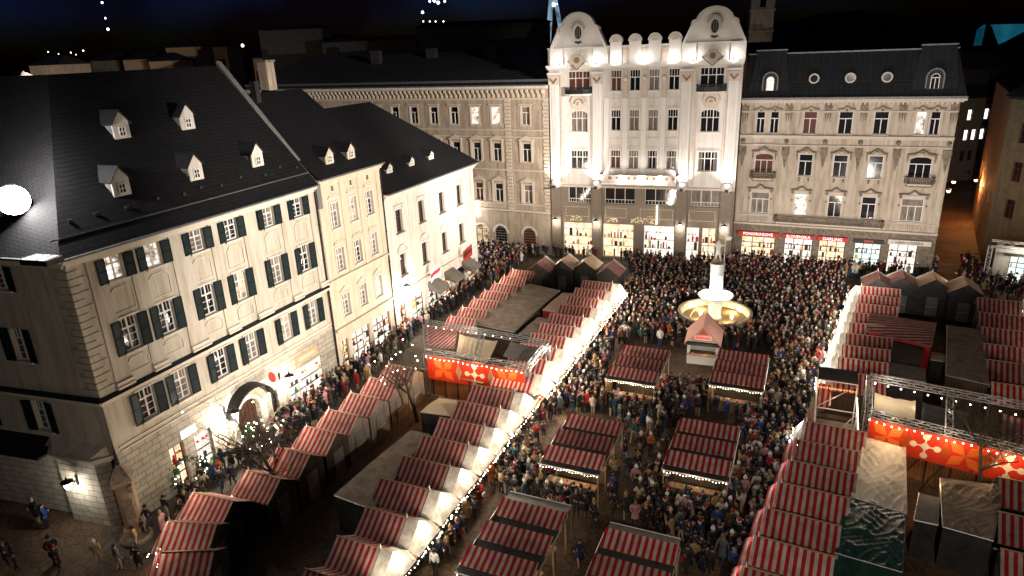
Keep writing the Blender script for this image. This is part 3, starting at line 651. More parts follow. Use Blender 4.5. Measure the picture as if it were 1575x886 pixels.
# ================================================================== white house with awnings
B3 = thing('white_house', 'white house with dark grey awnings, flags and eight tall windows', 'building', Vector((-24.09, 35.33, 0)) + Vector((sin(TH), cos(TH), 0)) * 30.1, A1)
def build_b3():
    L, H = 18.7, 14.5; cols = [2.35, 6.6, 10.85, 14.9]; w = 1.15
    holes = [(u - w / 2, u + w / 2, z, z + 2.25) for z in (10.35, 5.9) for u in cols] + [(1.0, 2.2, 0, 3.1), (3.2, 5.6, .2, 3.1), (6.6, 8.6, .2, 3.1), (9.8, 12, .2, 3.1), (13.4, 15.2, 0, 3.1), (16, 18, .2, 3.1)]
    mb = MB(); panel(mb, 0, L, 0, H, holes, 'plaster_white'); mb.poly([(L, 0, 0), (L, 15, 0), (L, 15, H), (L, 0, H)], 'plaster_white'); part(B3, 'wall', mb)
    mb = MB()
    for z0, z1, y in ((H - .2, H, .55), (H - .4, H - .2, .35), (H - .65, H - .4, .18), (4.3, 4.5, .24)): mb.box(0, L + (y if z0 > 12 else .1), -y, .02, z0, z1, 'plaster_white')
    part(B3, 'cornice', mb)
    mb = MB()
    for u in (.35, 4.45, 8.7, 12.9, 18.1):
        mb.box(u - .35, u + .35, -.09, .02, 4.5, H - .65, 'plaster_white')
    for u in cols:
        mb.box(u - .8, u + .8, -.2, .02, 12.95, 13.07, 'plaster_trim')
        for s in (-1, 1): mb.box(u + s * .7 - .08, u + s * .7 + .08, -.16, .02, 12.6, 12.95, 'plaster_trim')
        pts = arc(u, 8.45, .8, 0, pi, 12, .62); mb.xz(pts, -.09, .02, 'plaster_white'); band(mb, pts, .09, -.2, .02, 'plaster_trim'); mb.box(u - .85, u + .85, -.18, .02, 8.35, 8.45, 'plaster_trim')
    part(B3, 'moulding', mb)
    for z in (10.35, 5.9):
        for u in cols: window(B3, u, z, w, 2.25, 'T', 'glass_dark', 'frame_brown', sill='weathered_stone', surround='plaster_white')
    for (a, b, c, d), g in zip(holes[8:], ('shop_warm', 'shop_white', 'shop_white', 'shop_warm', 'glass_dark', 'shop_warm')): window(B3, (a + b) / 2, c, b - a, d - c, 'wide', g, 'frame_dark')
    zr = 22.0; q = 8.5; mb = MB()
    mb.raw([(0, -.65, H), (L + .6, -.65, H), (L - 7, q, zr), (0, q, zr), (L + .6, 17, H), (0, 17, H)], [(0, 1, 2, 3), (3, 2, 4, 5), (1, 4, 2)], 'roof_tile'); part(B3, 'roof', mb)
    mb = MB(); mb.box(0, L + .6, -.8, -.55, H - .06, H + .08, 'lead_gutter'); part(B3, 'gutter', mb)
    sl = (zr - H) / (q + .65)
    for px, py in ((600, 266), (634, 255), (664, 245)):
        lo, hi = 0., 8.
        for _ in range(40):
            y = (lo + hi) / 2; u, z = onface(B3, px, py, -y)
            if z > H + (y + .65) * sl: lo = y
            else: hi = y
        dormer(B3, u, y, z - .1, .95, 1.1, 'plaster_white')
    for u in (7.6, 11.2, 15.4):
        mb = MB(); mb.raw([(u - 1, -.06, 3.7), (u + 1, -.06, 3.7), (u + 1.1, -1.5, 2.85), (u - 1.1, -1.5, 2.85), (u - 1.1, -1.5, 2.5), (u + 1.1, -1.5, 2.5), (u + 1, -.06, 2.9), (u - 1, -.06, 2.9)], [(0, 1, 2, 3), (3, 2, 5, 4), (0, 3, 4, 7), (1, 6, 5, 2)], 'tarp_grey')
        part(B3, 'awning', mb)
build_b3()
for (u, cols, lab, tilt) in ((6.0, ('frame_white', 'goods_red'), 'slanting white flag with dark cross bars on a pole over the white house door', 1), (13.4, ('goods_red', 'frame_brown'), 'drooping dark red flag on a pole near the end of the white house', .4)):
    f = thing('flag', lab, 'flag', B3.matrix_basis @ Vector((u, -.1, 4.7)) if False else Vector((-24.09, 35.33, 0)) + Vector((sin(TH), cos(TH), 0)) * (30.1 + u) + Vector((0, 0, 4.6)) + Vector((cos(TH), -sin(TH), 0)) * .12, A1)
    ob('flag_pole', MB().tube((0, 0, 0), (0, -1.9, 1.7), .03, .025, 'frame_white', 6), f)
    mb = MB(); n = 8
    for k in range(n):
        a, b = k / n, (k + 1) / n
        P = lambda t, d: (.05 * sin(t * 9 + d), -1.9 + 1.2 * t, 1.7 - 1.07 * t - d * (1.3 + .1 * sin(t * 7)))
        for j in range(3):
            mb.poly([P(a, j / 3), P(b, j / 3), P(b, (j + 1) / 3), P(a, (j + 1) / 3)], cols[j % 2])
    ob('flag_cloth', mb, f)
# ================================================================== ochre palace behind
B5O = Vector((5.75, 89.1, 0)); A5 = R(-20.24); d5 = Vector((cos(A5), sin(A5), 0))
A4 = R(-27); d4 = Vector((cos(A4), sin(A4), 0)); B4L = 52.0
B4 = thing('ochre_house', 'long ochre stucco house with bracketed cornice and quoins left of the lit palace', 'building', B5O + Vector((-.1, 0, 0)) - d4 * B4L, A4)
def build_b4():
    L, H = B4L, 22.3; k0 = L
    cols = [k0 - 3.3, k0 - 7.7, k0 - 10.8, k0 - 14.05, k0 - 17.3, k0 - 20.6, k0 - 23.8, k0 - 27, k0 - 30.2]
    rows = [(17.35, 2.3), (12.5, 2.45), (6.95, 2.5)]; w = 1.25; holes = []
    for u in cols:
        for z, h in rows: holes.append((u - w / 2, u + w / 2, z, z + h))
        holes.append((u - .95, u + .95, 0, 3.5, 'arch', .95))
    mb = MB(); panel(mb, 0, L, 0, H - 1.6, holes, 'plaster_ochre'); part(B4, 'wall', mb)
    mb = MB(); mb.box(0, L, -.08, .02, H - 1.75, H - 1.55, 'ochre_trim'); mb.box(0, L, -.12, .02, H - .45, H - .3, 'ochre_trim'); mb.box(0, L, -.75, .02, H - .3, H, 'plaster_white')
    mb.box(0, L, 0, .3, H - 1.6, H, 'plaster_ochre')
    for k in range(int(L / .72)): mb.xz([(0, 0)] * 3, 0, 0, 'ochre_trim') if False else mb.yz([(0, H - 1.5), (-.16, H - 1.5), (-.22, H - 1.1), (-.62, H - .75), (-.66, H - .46), (0, H - .46)], k * .72 + .12, k * .72 + .38, 'ochre_trim')
    for z in (16.6, 15.7): mb.box(0, L, -.2, .02, z, z + .16, 'ochre_trim')
    mb.box(0, L, -.16, .02, 11.3, 11.5, 'ochre_trim'); mb.box(0, L, -.3, .02, 5.75, 6.0, 'ochre_trim'); mb.box(0, L, -.14, .02, 6.7, 6.85, 'ochre_trim')
    part(B4, 'cornice', mb)
    mb = MB()
    for u in (k0 - .4, k0 - 5.9):
        z = 6.0
        while z < H - 1.9: mb.box(u - (.45 if int(z * 2) % 2 else .35), u + (.4 if u < k0 - 1 else .38), -.14, .02, z, z + .34, 'ochre_trim'); z += .46
    mb.box(0, L, -.04, -.001, 0, .001, 'ochre_trim'); part(B4, 'quoins', mb)
    mb = MB()
    for k in range(14): mb.box(0, L, -.045, .0, .55 + .38 * k, .58 + .38 * k, 'plaster_ochre')
    part(B4, 'string_course', mb)
    mb = MB()
    for u in cols:
        for z, h in rows[1:]:
            mb.xz([(u - 1.05, z + h + .5), (u, z + h + 1.05), (u + 1.05, z + h + .5), (u + 1.05, z + h + .38), (u - 1.05, z + h + .38)], -.32, .02, 'ochre_trim')
            for s in (-1, 1): mb.box(u + s * .85 - .12, u + s * .85 + .12, -.16, .02, z, z + h + .38, 'ochre_trim')
        z, h = rows[0]; mb.box(u - .95, u + .95, -.2, .02, z + h + .25, z + h + .38, 'ochre_trim')
        band(mb, arc(u, 2.55, 1.12, 0, pi, 14), .3, -.1, .02, 'plaster_white')
    part(B4, 'pediment', mb)
    lit = {(0, 1): 'lit_white', (0, 2): 'lit_white', (0, 0): 'curtain', (2, 0): 'curtain', (2, 2): 'blind_red'}
    for i, (z, h) in enumerate(rows):
        for j, u in enumerate(cols): window(B4, u, z, w, h, 'T', lit.get((i, j), 'glass_dark'), sill='ochre_trim', surround='ochre_trim')
    for j, u in enumerate(cols): window(B4, u, 0, 1.9, 3.5, 'wide', 'lit_warm' if j == 2 else 'blind_red' if j == 0 else 'glass_dark', 'frame_dark')
    mb = MB(); mb.raw([(0, -.7, H), (L, -.7, H), (L, 4.5, H + 1.7), (0, 4.5, H + 1.7), (L, 14, H + 4.4), (0, 14, H + 4.4), (L, 26, H), (0, 26, H)], [(0, 1, 2, 3), (3, 2, 4, 5), (5, 4, 6, 7), (1, 6, 4, 2)], 'roof_dark'); part(B4, 'roof', mb)
    mb = MB(); mb.box(0, L, -.95, -.7, H - .02, H + .16, 'lead_gutter'); mb.box(0, L, -.2, .1, H + .45, H + .75, 'lead_gutter'); part(B4, 'gutter', mb)
    for u, y in ((18, 9), (27, 11), (38, 10), (46, 12)):
        mb = MB(); mb.box(u, u + 1.6, y, y + .9, H + 2, H + 5.0, 'roof_dark'); part(B4, 'chimney', mb)
build_b4()
# ================================================================== the lit palace
B5 = thing('lit_palace', 'tall floodlit white palace with two curved gables and brown stone shop floor', 'building', B5O, A5)
def build_b5():
    L, H = 23.1, 24.6
    w3 = [3.85, 19.75]; c2 = [8.5, 10.78, 13.08, 15.42]
    holes = []
    wins = []
    for u in w3:
        wins += [(u, 21.5, 2.7, 2.35, 'pal3', 0), (u, 16.5, 2.15, 2.6, 'pal3', .5), (u, 11.8, 2.25, 2.35, 'pal3', 0)]
    for u in c2:
        wins += [(u, 21.4, 1.25, 2.45, 'pal2', 0), (u, 16.66, 1.2, 2.5, 'pal2', 0), (u, 11.95, 1.25, 2.3, 'pal2', 0)]
    holes = [(u - w / 2, u + w / 2, z, z + h) + (('arch', a) if a else ()) for u, z, w, h, st, a in wins]
    mb = MB(); panel(mb, 0, L, 9.5, H, holes, 'palace_white', .35); mb.poly([(0, 0, 0), (0, 20, 0), (0, 20, H), (0, 0, H)], 'plaster_rose'); mb.poly([(L, 0, 0), (L, 20, 0), (L, 20, H), (L, 0, H)], 'plaster_rose')
    part(B5, 'wall', mb)
    g = {(0, 21.5): 'blind_red', (2, 21.4): 'blind_red', (3, 21.4): 'blind_red'}
    for i, (u, z, w, h, st, a) in enumerate(wins):
        gl = 'glass_dark'
        if z == 21.5 and u < 10: gl = 'blind_red'
        if z == 21.4 and u < 9: gl = 'blind_red'
        if z == 11.95 and u < 9: gl = 'blind_red'
        if gl == 'glass_dark' and int(u * 7 + z * 3) % 5 < 2: gl = 'curtain'  # curtain panes also stand in for pale reflections in the glass
        window(B5, u, z, w, h, st, gl, y=.3, sill='palace_trim', arch=a, surround='palace_trim' if a == 0 and z < 21 else None, curtains=(z < 13 and u > 9))
    lowh = [(1.55, 5.45, .2, 4.7), (6.9, 10.95, .2, 4.7), (12.25, 16.15, .2, 4.7), (17.6, 19.2, .2, 4.7), (19.5, 21.2, 0, 4.7)]
    mz = [(2.3, 5.3, 7.35, 9.42), (7.15, 11.05, 7.35, 9.42), (12.3, 16.25, 7.35, 9.42), (18.0, 21.6, 7.35, 9.42)]
    mb = MB(); panel(mb, 0, L, 0, 9.5, lowh + mz, 'granite', .5, .0); part(B5, 'stone_base', mb)
    for (a, b, c, d), k in zip(lowh, ('shop_warm', 'shop_warm', 'shop_white', 'shop_white', 'shop_warm')): window(B5, (a + b) / 2, c, b - a, d - c, 'wide' if b - a > 2 else 'grid', k, 'frame_white' if a < 19.3 else 'frame_brown', y=.45)
    for i, (a, b, c, d) in enumerate(mz): window(B5, (a + b) / 2, c, b - a, d - c, 'mezz', 'curtain' if i == 3 else 'glass_dark', y=.4, curtains=False)
    mb = MB()
    for u in (.7, 6.2, 16.9, 22.2):
        mb.box(u - .62, u + .62, -.3, .02, 0, 9.35, 'granite'); mb.box(u - .72, u + .72, -.4, .02, 0, .9, 'granite')
    part(B5, 'stone_pillar', mb)
    mb = MB()
    for u in (.7, 6.2, 16.9, 22.2):
        mb.box(u - .55, u + .55, -.28, .02, 10.1, 23.2, 'palace_trim'); mb.box(u - .3, u + .3, -.34, .02, 10.6, 22.4, 'palace_white')
        mb.lathe([(.05, 9.2), (.55, 9.45), (.72, 9.8), (.6, 10.3), (.3, 10.6)], 'palace_trim', (u, -.1, 0), 12)
        mb.box(u - .75, u + .75, -.42, .02, 23.3, 23.45, 'palace_pink'); mb.box(u - .68, u + .68, -.36, .02, 22.3, 23.3, 'palace_pink')
        mb.xz([(u - .5, 23.0), (u, 22.4), (u + .5, 23.0), (u + .4, 23.15), (u, 22.7), (u - .4, 23.15)], -.46, -.3, 'weathered_stone')
        mb.box(u - .8, u + .8, -.46, .02, 23.5, 23.75, 'palace_trim')
    for u in (1.6, 5.55, 18.0, 21.45): mb.box(u - .12, u + .12, -.14, .02, 10.1, 23.4, 'palace_pink')
    part(B5, 'pilaster', mb)
    mb = MB()
    for k in range(5):
        u = 7.36 + 2.31 * k; mb.box(u - .3, u + .3, -.15, .02, 10.4, 20.6, 'palace_trim')
        if 0 < k < 4:
            mb.box(u - .28, u + .28, -.2, .02, 20.7, 23.9, 'palace_pink'); mb.ball((u, -.22, 22.9), .3, 'ochre_trim', 6); mb.box(u - .34, u + .34, -.26, .02, 20.55, 21.1, 'ochre_trim')
    for u in c2:
        for z in (20.5, 19.55, 15.75, 14.75): mb.box(u - .6, u + .6, -.05, .02, z, z + .05, 'ochre_trim')
    part(B5, 'mid_pilaster', mb)
    mb = MB()          # frieze, attic and base mouldings
    mb.box(-.15, L + .15, -.75, .02, 24.35, 24.62, 'palace_trim'); mb.box(-.1, L + .1, -.45, .02, 24.12, 24.35, 'palace_trim')
    mb.box(0, L, -.3, .02, 9.5, 9.75, 'palace_pink'); mb.box(6.9, 16.2, -.95, .02, 10.1, 10.3, 'palace_trim'); mb.box(6.9, 16.2, -.9, -.75, 10.3, 11.3, 'palace_pink')
    mb.box(6.9, 16.2, -.9, .02, 10.3, 10.34, 'palace_trim')
    for u in c2:
        for s in (-1, 1): mb.box(u + s * .48 - .2, u + s * .48 + .2, -.93, -.9, 10.75, 11.1, 'weathered_stone')
    for s in (6.8, 16.3): mb.box(s - .2, s + .2, -.98, .02, 11.3, 11.42, 'weathered_stone')
    part(B5, 'cornice', mb)
    mb = MB(); mb.box(0, L, -.15, .5, 24.62, 26.5, 'palace_white'); mb.box(-.05, L + .05, -.25, .55, 26.5, 26.65, 'palace_trim')
    for u in c2:
        mb.box(u - .7, u + .7, -.32, .3, 24.62, 27.1, 'palace_trim'); mb.xz([(u - .82, 27.1)] + arc(u, 27.1, .82, pi, 0, 12)[1:-1] + [(u + .82, 27.1)], -.36, .34, 'palace_trim')
        mb.xz(arc(u, 27.05, .38, pi, 0, 8), -.42, -.36, 'ochre_trim'); band(mb, arc(u, 27.05, .6, 0, pi, 10), .1, -.42, -.36, 'palace_pink')
    for u in (9.64, 11.93, 14.25): mb.box(u - .38, u + .38, -.2, -.15, 24.8, 26.3, 'palace_pink')
    part(B5, 'attic_parapet', mb)
    for u in w3:           # the two great curved gables
        zt = 30.35 if u < 10 else 30.15
        out = [(u - 3.4, 26.55), (u - 2.45, 28.55), (u - 2.5, 28.8), (u - 2.2, 29.0)] + arc(u, 28.8, 1.95, R(172), R(8), 14, zt - 28.8 + .15) + [(u + 2.2, 29.0), (u + 2.5, 28.8), (u + 2.45, 28.55), (u + 3.4, 26.55)]
        mb = MB(); mb.xz(out, -.1, .7, 'palace_trim')
        band(mb, out, .28, -.45, .75, 'palace_trim')
        mb.box(u - 3.55, u - 1.9, -.4, .2, 24.62, 26.6, 'palace_trim'); mb.box(u + 1.9, u + 3.55, -.4, .2, 24.62, 26.6, 'palace_trim')
        gb = part(B5, 'gable', mb)
        mb = MB(); mb.xz(arc(u, 28.3, .42, 0, 2 * pi, 20, .72)[:-1], -.16, -.1, 'frame_dark')
        ring = arc(u, 28.3, .56, 0, 2 * pi, 20, .9); band(mb, ring, .22, -.28, -.1, 'palace_trim'); band(mb, arc(u, 28.3, .85, R(20), R(160), 12, 1.2), .12, -.36, -.1, 'ochre_trim')
        for k in range(3): mb.box(u - .42 + .28 * k, u - .4 + .28 * k, -.19, -.16, 27.75, 28.85, 'frame_white')
        mb.xz([(u - .5, 27.2), (u, 27.0), (u + .5, 27.2), (u + .2, 27.4), (u - .2, 27.4)], -.2, -.1, 'frame_dark')
        ob('oculus', mb, gb)
        mb = MB(); mb.xz([(u - 1.15, 25.1), (u - .6, 25.45), (u - .45, 25.8), (u + .45, 25.8), (u + .6, 25.45), (u + 1.15, 25.1), (u + .5, 24.8), (u, 24.0), (u - .5, 24.8)], -.95, -.4, 'ochre_trim')
        mb.xz(arc(u, 25.15, .35, 0, 2 * pi, 12)[:-1], -1.02, -.95, 'weathered_stone'); band(mb, [(u - 1.2, 25.1), (u, 24.05), (u + 1.2, 25.1)], .1, -1.0, -.94, 'weathered_stone'); part(B5, 'cartouche', mb)
        mb = MB(); mb.xz(arc(u, 20.1, 1.0, 0, 2 * pi, 20, .95)[:-1], -.1, .02, 'palace_pink'); band(mb, arc(u, 20.1, 1.0, R(5), R(175), 12, .95), .16, -.26, .02, 'ochre_trim'); band(mb, arc(u, 20.0, .55, R(0), R(180), 10, .55), .1, -.22, .02, 'weathered_stone'); mb.ball((u, -.12, 19.95), .22, 'ochre_trim'); part(B5, 'medallion', mb)
        mb = MB(); pts = [(u - 1.75, -.02), (u - 1.55, -.75), (u - .8, -1.1), (u + .8, -1.1), (u + 1.55, -.75), (u + 1.75, -.02)]
        mb.xy(pts, 21.0, 21.2, 'palace_trim')
        for (ax, ay), (bx, by) in zip(pts, pts[1:]):
            for i in range(7):
                t = i / 7; x, y = ax + (bx - ax) * t, ay + (by - ay) * t; mb.tube((x, y, 21.2), (x * .985 + u * .015, y * .93, 21.95), .035, .035, 'dark_metal', 4)
            mb.tube((ax, ay, 21.97), (bx, by, 21.97), .06, .06, 'dark_metal', 5); mb.raw([(ax, ay + .03, 21.2), (bx, by + .03, 21.2), (bx, by + .03, 21.75), (ax, ay + .03, 21.75)], [(0, 1, 2, 3)], 'dark_metal')
        part(B5, 'balcony', mb)
    mb = MB(); mb.raw([(0, .6, 24.7), (L, .6, 24.7), (L, 9, 26.4), (0, 9, 26.4), (L, 20, 24.6), (0, 20, 24.6)], [(0, 1, 2, 3), (3, 2, 4, 5)], 'roof_dark'); part(B5, 'roof', mb)
    # strings of small bulbs that outline the panels over the shops
    mb = MB(); rnd = random.Random(5)
    for a, b in ((2.0, 5.1), (7.3, 10.0), (11.8, 15.9), (17.9, 21.0)):
        z0, z1 = 5.6, 6.85; per = [(a, z0), (b, z0), (b, z1), (a, z1), (a, z0)]
        for (x0, y0), (x1, y1) in zip(per, per[1:]):
            n = int(max(abs(x1 - x0), abs(y1 - y0)) / .2)
            for i in range(n): mb.ball((x0 + (x1 - x0) * i / n, -.1, y0 + (y1 - y0) * i / n), .022, 'garland', 3)
    for u, s in ((3.4, .8), (8.3, .7), (11.4, .9), (13.0, 1.1)):
        for i in range(50):
            a = rnd.random() * pi; r = rnd.random() ** .5 * s
            mb.ball((u + r * cos(a), -.12 - .1 * rnd.random(), 5.0 + r * sin(a) * .9), .024, 'garland', 3)
    for i in range(18): mb.ball((13.9, -.15, 5 + i * .14), .05, 'bulb', 3)
    part(B5, 'light_string', mb)
build_b5()
def on(th, u, y, z):
    a = th.rotation_euler.z; return Vector(th.location) + Vector((cos(a), sin(a), 0)) * u + Vector((-sin(a), cos(a), 0)) * y + Vector((0, 0, z))
for u, wh in ((.7, 'leftmost'), (6.2, 'second from left'), (16.9, 'third from left'), (22.2, 'rightmost')):
    lantern('black wall lantern with glowing glass on the %s stone pillar of the palace' % wh, on(B5, u, -.32, 5.0), A5, arm=.55, power=75, group='lanterns on the palace pillars')
# ================================================================== rose house on the right
A6 = R(-25.5); B6O = Vector((28.396, 83.375, 0))
B6 = thing('rose_house', 'rose beige stucco house with stone balconies and red shop signs right of the palace', 'building', B6O, A6)
def build_b6():
    L, H = 22.1, 20.05
    r3 = [(2.2, .95), (3.75, .95), (7.62, 1.45), (11.34, 1.45), (14.92, 1.45), (18.75, .95), (20.1, .95)]
    r2 = [(2.95, 2.1, 'TT'), (7.6, 1.5, 'T'), (11.33, 1.5, 'T'), (14.95, 1.5, 'T'), (19.36, 2.2, 'TT')]
    r1 = [(2.85, 2.1, 'TT'), (7.5, 1.5, 'T'), (11.25, 1.5, 'T'), (14.8, 1.5, 'T'), (19.2, 2.2, 'TT')]
    wins = [(u, 16.1, w, 2.5, 'T', 0) for u, w in r3] + [(u, 11.15, w, 2.55, s, .45 if w > 2 else 0) for u, w, s in r2] + [(u, 6.35, w, 2.6, s, 0) for u, w, s in r1]
    holes = [(u - w / 2, u + w / 2, z, z + h) + (('arch', a) if a else ()) for u, z, w, h, s, a in wins]
    shops = [(1.0, 5.0, .1, 3.3), (6.1, 9.3, .1, 3.4), (10.0, 12.9, .3, 3.4), (13.9, 16.7, .5, 3.4), (17.5, 20.4, .1, 3.6)]
    mb = MB(); panel(mb, 0, L, 5, H - 1.2, holes, 'plaster_rose'); mb.box(0, L, 0, .3, H - 1.2, H, 'plaster_rose'); part(B6, 'wall', mb)
    mb = MB(); panel(mb, 0, L, 0, 5, shops, 'weathered_stone', .4); part(B6, 'stone_base', mb)
    lit = {(18.75, 16.1): 'lit_white', (2.95, 11.15): 'blind_red', (2.85, 6.35): 'curtain', (7.5, 6.35): 'lit_white', (19.2, 6.35): 'curtain', (7.62, 16.1): 'blind_red'}
    for u, z, w, h, s, a in wins: window(B6, u, z, w, h, s, lit.get((u, z), 'glass_dark'), sill='rose_trim', surround='rose_trim', arch=a)
    for (a, b, c, d), g in zip(shops, ('shop_warm', 'shop_white', 'shop_warm', 'shop_green', 'shop_white')): window(B6, (a + b) / 2, c, b - a, d - c, 'shop', g, 'frame_dark', y=.36)
    mb = MB(); mb.box(-.1, L + .5, -.8, .02, H - .28, H, 'rose_trim'); mb.box(-.05, L + .3, -.5, .02, H - .45, H - .28, 'rose_trim'); mb.box(0, L, -.12, .02, H - 1.5, H - 1.38, 'rose_trim')
    for k in range(int(L / .46)): mb.box(k * .46 + .08, k * .46 + .3, -.42, .02, H - .68, H - .45, 'rose_trim')
    mb.box(0, L, -.4, .02, 15.72, 15.92, 'rose_trim'); mb.box(0, L, -.25, .02, 15.55, 15.72, 'rose_trim'); mb.box(0, L, -.22, .02, 14.72, 14.82, 'rose_trim')
    mb.box(0, L, -.4, .02, 4.98, 5.2, 'rose_trim'); mb.box(0, L, -.2, .02, 6.1, 6.2, 'rose_trim')
    part(B6, 'cornice', mb)
    mb = MB(); mb.poly([(L, .3, 0), (L, 16, 0), (L, 16, H), (L, .3, H)], 'plaster_rose'); part(B6, 'side_wall', mb)
    mb = MB()
    for u in (.45, 5.3, 9.45, 13.1, 16.9, 21.7):
        mb.box(u - .33, u + .33, -.12, .02, 5.2, 14.7, 'plaster_rose')
        mb.box(u - .4, u + .4, -.3, .02, 13.6, 14.5, 'weathered_stone'); mb.xz([(u - .3, 13.6), (u + .3, 13.6), (u + .1, 12.4), (u, 12.0), (u - .1, 12.4)], -.2, .02, 'weathered_stone')
        mb.box(u - .3, u + .3, -.1, .02, 15.95, 18.6, 'plaster_rose')
        for s in (-.25, 0, .25): mb.xz([(u + s - .1, 18.4), (u + s + .1, 18.4), (u + s, 17.4)], -.22, .02, 'weathered_stone')
        mb.box(u - .38, u + .38, -.3, .02, 18.75, 19.4, 'weathered_stone'); mb.ball((u, -.2, 15.2), .26, 'weathered_stone', 5)
    part(B6, 'pilaster', mb)
    mb = MB()
    for u, w, s in r2:
        z = 13.7; q = w / 2 + .35
        band(mb, [(u - q, z + .2), (u - .6, z + .35), (u, z + .78), (u + .6, z + .35), (u + q, z + .2)], .16, -.42, .02, 'weathered_stone')
        mb.ball((u, -.2, z + .3), .22, 'rose_trim', 5)
        for k in (-1, 1): mb.xz([(u + k * (q - .1) - .1, z), (u + k * (q - .1) + .1, z), (u + k * (q - .1), z - .7)], -.2, .02, 'weathered_stone'); mb.box(u + k * .5 - .1, u + k * .5 + .1, -.25, .02, 10.55, 10.95, 'weathered_stone')
    for u, w, s in r1:
        z = 8.95; q = w / 2 + .4
        band(mb, [(u - q, z + .55), (u - .5, z + .6), (u, z + 1.0), (u + .5, z + .6), (u + q, z + .55)], .14, -.42, .02, 'weathered_stone')
        mb.xz([(u - q + .15, z + .45), (u + q - .15, z + .45), (u + q - .3, z + .1), (u - q + .3, z + .1)], -.14, .02, 'rose_trim')
        for k in (-1, 1): mb.box(u + k * (q - .2) - .14, u + k * (q - .2) + .14, -.3, .02, z + .1, z + .5, 'weathered_stone'); mb.box(u + k * (q - .15) - .08, u + k * (q - .15) + .08, -.2, .02, 8.1, 8.3, 'weathered_stone')
    for u, w in r3: band(mb, [(u - .9, 18.85), (u - .3, 18.95), (u, 19.2), (u + .3, 18.95), (u + .9, 18.85)], .09, -.2, .02, 'weathered_stone'); mb.ball((u, -.1, 18.72), .12, 'weathered_stone', 5)
    part(B6, 'pediment', mb)
    def balcony(u0, u1, z, name='balcony'):
        mb = MB(); pts = [(u0 + .25, -.02), (u0, -.4), (u0 + .3, -1.05), (u1 - .3, -1.05), (u1, -.4), (u1 - .25, -.02)]
        mb.xy(pts, z - .28, z - .1, 'rose_trim'); mb.xy([(x * .9 + (u0 + u1) * .05, y * .7) for x, y in pts], z - .5, z - .28, 'weathered_stone')
        L_ = list(zip(pts, pts[1:]))
        for (ax, ay), (bx, by) in L_:
            n = max(1, int(math.hypot(bx - ax, by - ay) / .2))
            for i in range(n + 1):
                t = i / n; x, y = ax + (bx - ax) * t, ay + (by - ay) * t; mb.lathe([(.045, 0), (.08, .18), (.035, .45), (.07, .62)], 'weathered_stone', (x, y, z - .1), 5)
            mb.tube((ax, ay, z + .58), (bx, by, z + .58), .085, .085, 'weathered_stone', 6)
        part(B6, name, mb)
    balcony(1.6, 4.4, 10.95); balcony(18.0, 20.9, 10.95); balcony(4.7, 16.6, 5.75)
    for u in (2.85, 19.2):
        mb = MB()
        for i in range(11): mb.lathe([(.05, 0), (.09, .2), (.04, .5), (.06, .62)], 'rose_trim', (u - 1.05 + .21 * i, -.2, 5.35), 5)
        part(B6, 'balustrade', mb)
    z0 = H; mb = MB()    # mansard with corner pavilions
    mb.raw([(0, -.7, z0), (L + .5, -.7, z0), (L - .8, 1.3, z0 + 4.9), (.3, 1.3, z0 + 4.9), (L - .8, 14, z0 + 4.9), (.3, 14, z0 + 4.9), (L + .5, 16, z0)], [(0, 1, 2, 3), (3, 2, 4, 5), (1, 6, 4, 2)], 'roof_metal')
    for a in (.5, 17.2): mb.raw([(a, -.55, z0 + .1), (a + 4.6, -.55, z0 + .1), (a + 3.9, .9, z0 + 5.3), (a + .7, .9, z0 + 5.3), (a + 4.6, 3, z0 + .1), (a + 3.9, 3, z0 + 5.3), (a, 3, z0 + .1), (a + .7, 3, z0 + 5.3)], [(0, 1, 2, 3), (1, 4, 5, 2), (6, 0, 3, 7), (3, 2, 5, 7)], 'roof_metal')
    part(B6, 'roof', mb)
    mb = MB(); mb.box(.2, L - .7, 1.1, 1.4, z0 + 4.9, z0 + 5.05, 'lead_gutter'); mb.box(-.1, L + .5, -1.05, -.8, z0 - .04, z0 + .2, 'lead_gutter')
    for a in (.5, 17.2): mb.box(a + .6, a + 4, .7, 1.0, z0 + 5.3, z0 + 5.45, 'lead_gutter')
    part(B6, 'gutter', mb)
    for u, big in ((3.0, 1), (19.4, 1), (7.6, 0), (11.3, 0), (14.9, 0)):
        if big:
            mb = MB(); mb.xz([(u - .75, z0 + .9)] + arc(u, z0 + 2.2, .75, pi, 0, 10) + [(u + .75, z0 + .9)], -.7, .8, 'roof_metal')
            band(mb, [(u - .8, z0 + 1)] + arc(u, z0 + 2.2, .8, pi, 0, 10) + [(u + .8, z0 + 1)], .14, -.78, -.6, 'slate_cheek')
            d = part(B6, 'dormer', mb)
            mb = MB(); mb.xz([(u - .4, z0 + 1.0)] + arc(u, z0 + 2.1, .4, pi, 0, 8) + [(u + .4, z0 + 1.0)], -.74, -.7, 'lit_white' if u < 5 else 'glass_dark')
            wn = ob('window', mb, d); mb = MB()
            for x in (-.38, 0, .38): mb.box(u + x - .035, u + x + .035, -.79, -.745, z0 + 1.0, z0 + 2.1, 'frame_white')
            mb.box(u - .4, u + .4, -.79, -.745, z0 + 2.05, z0 + 2.13, 'frame_white'); band(mb, arc(u, z0 + 2.1, .4, 0, pi, 8), .07, -.79, -.745, 'frame_white'); ob('frame', mb, wn)
        else:
            mb = MB(); mb.xz(arc(u, z0 + 2.2, .6, 0, 2 * pi, 16)[:-1], -.25, .5, 'roof_metal'); band(mb, arc(u, z0 + 2.2, .48, 0, 2 * pi, 16), .16, -.36, -.2, 'rose_trim'); d = part(B6, 'dormer', mb)
            mb = MB(); mb.xz(arc(u, z0 + 2.2, .4, 0, 2 * pi, 14)[:-1], -.3, -.252, 'glass_dark'); ob('window', mb, d)
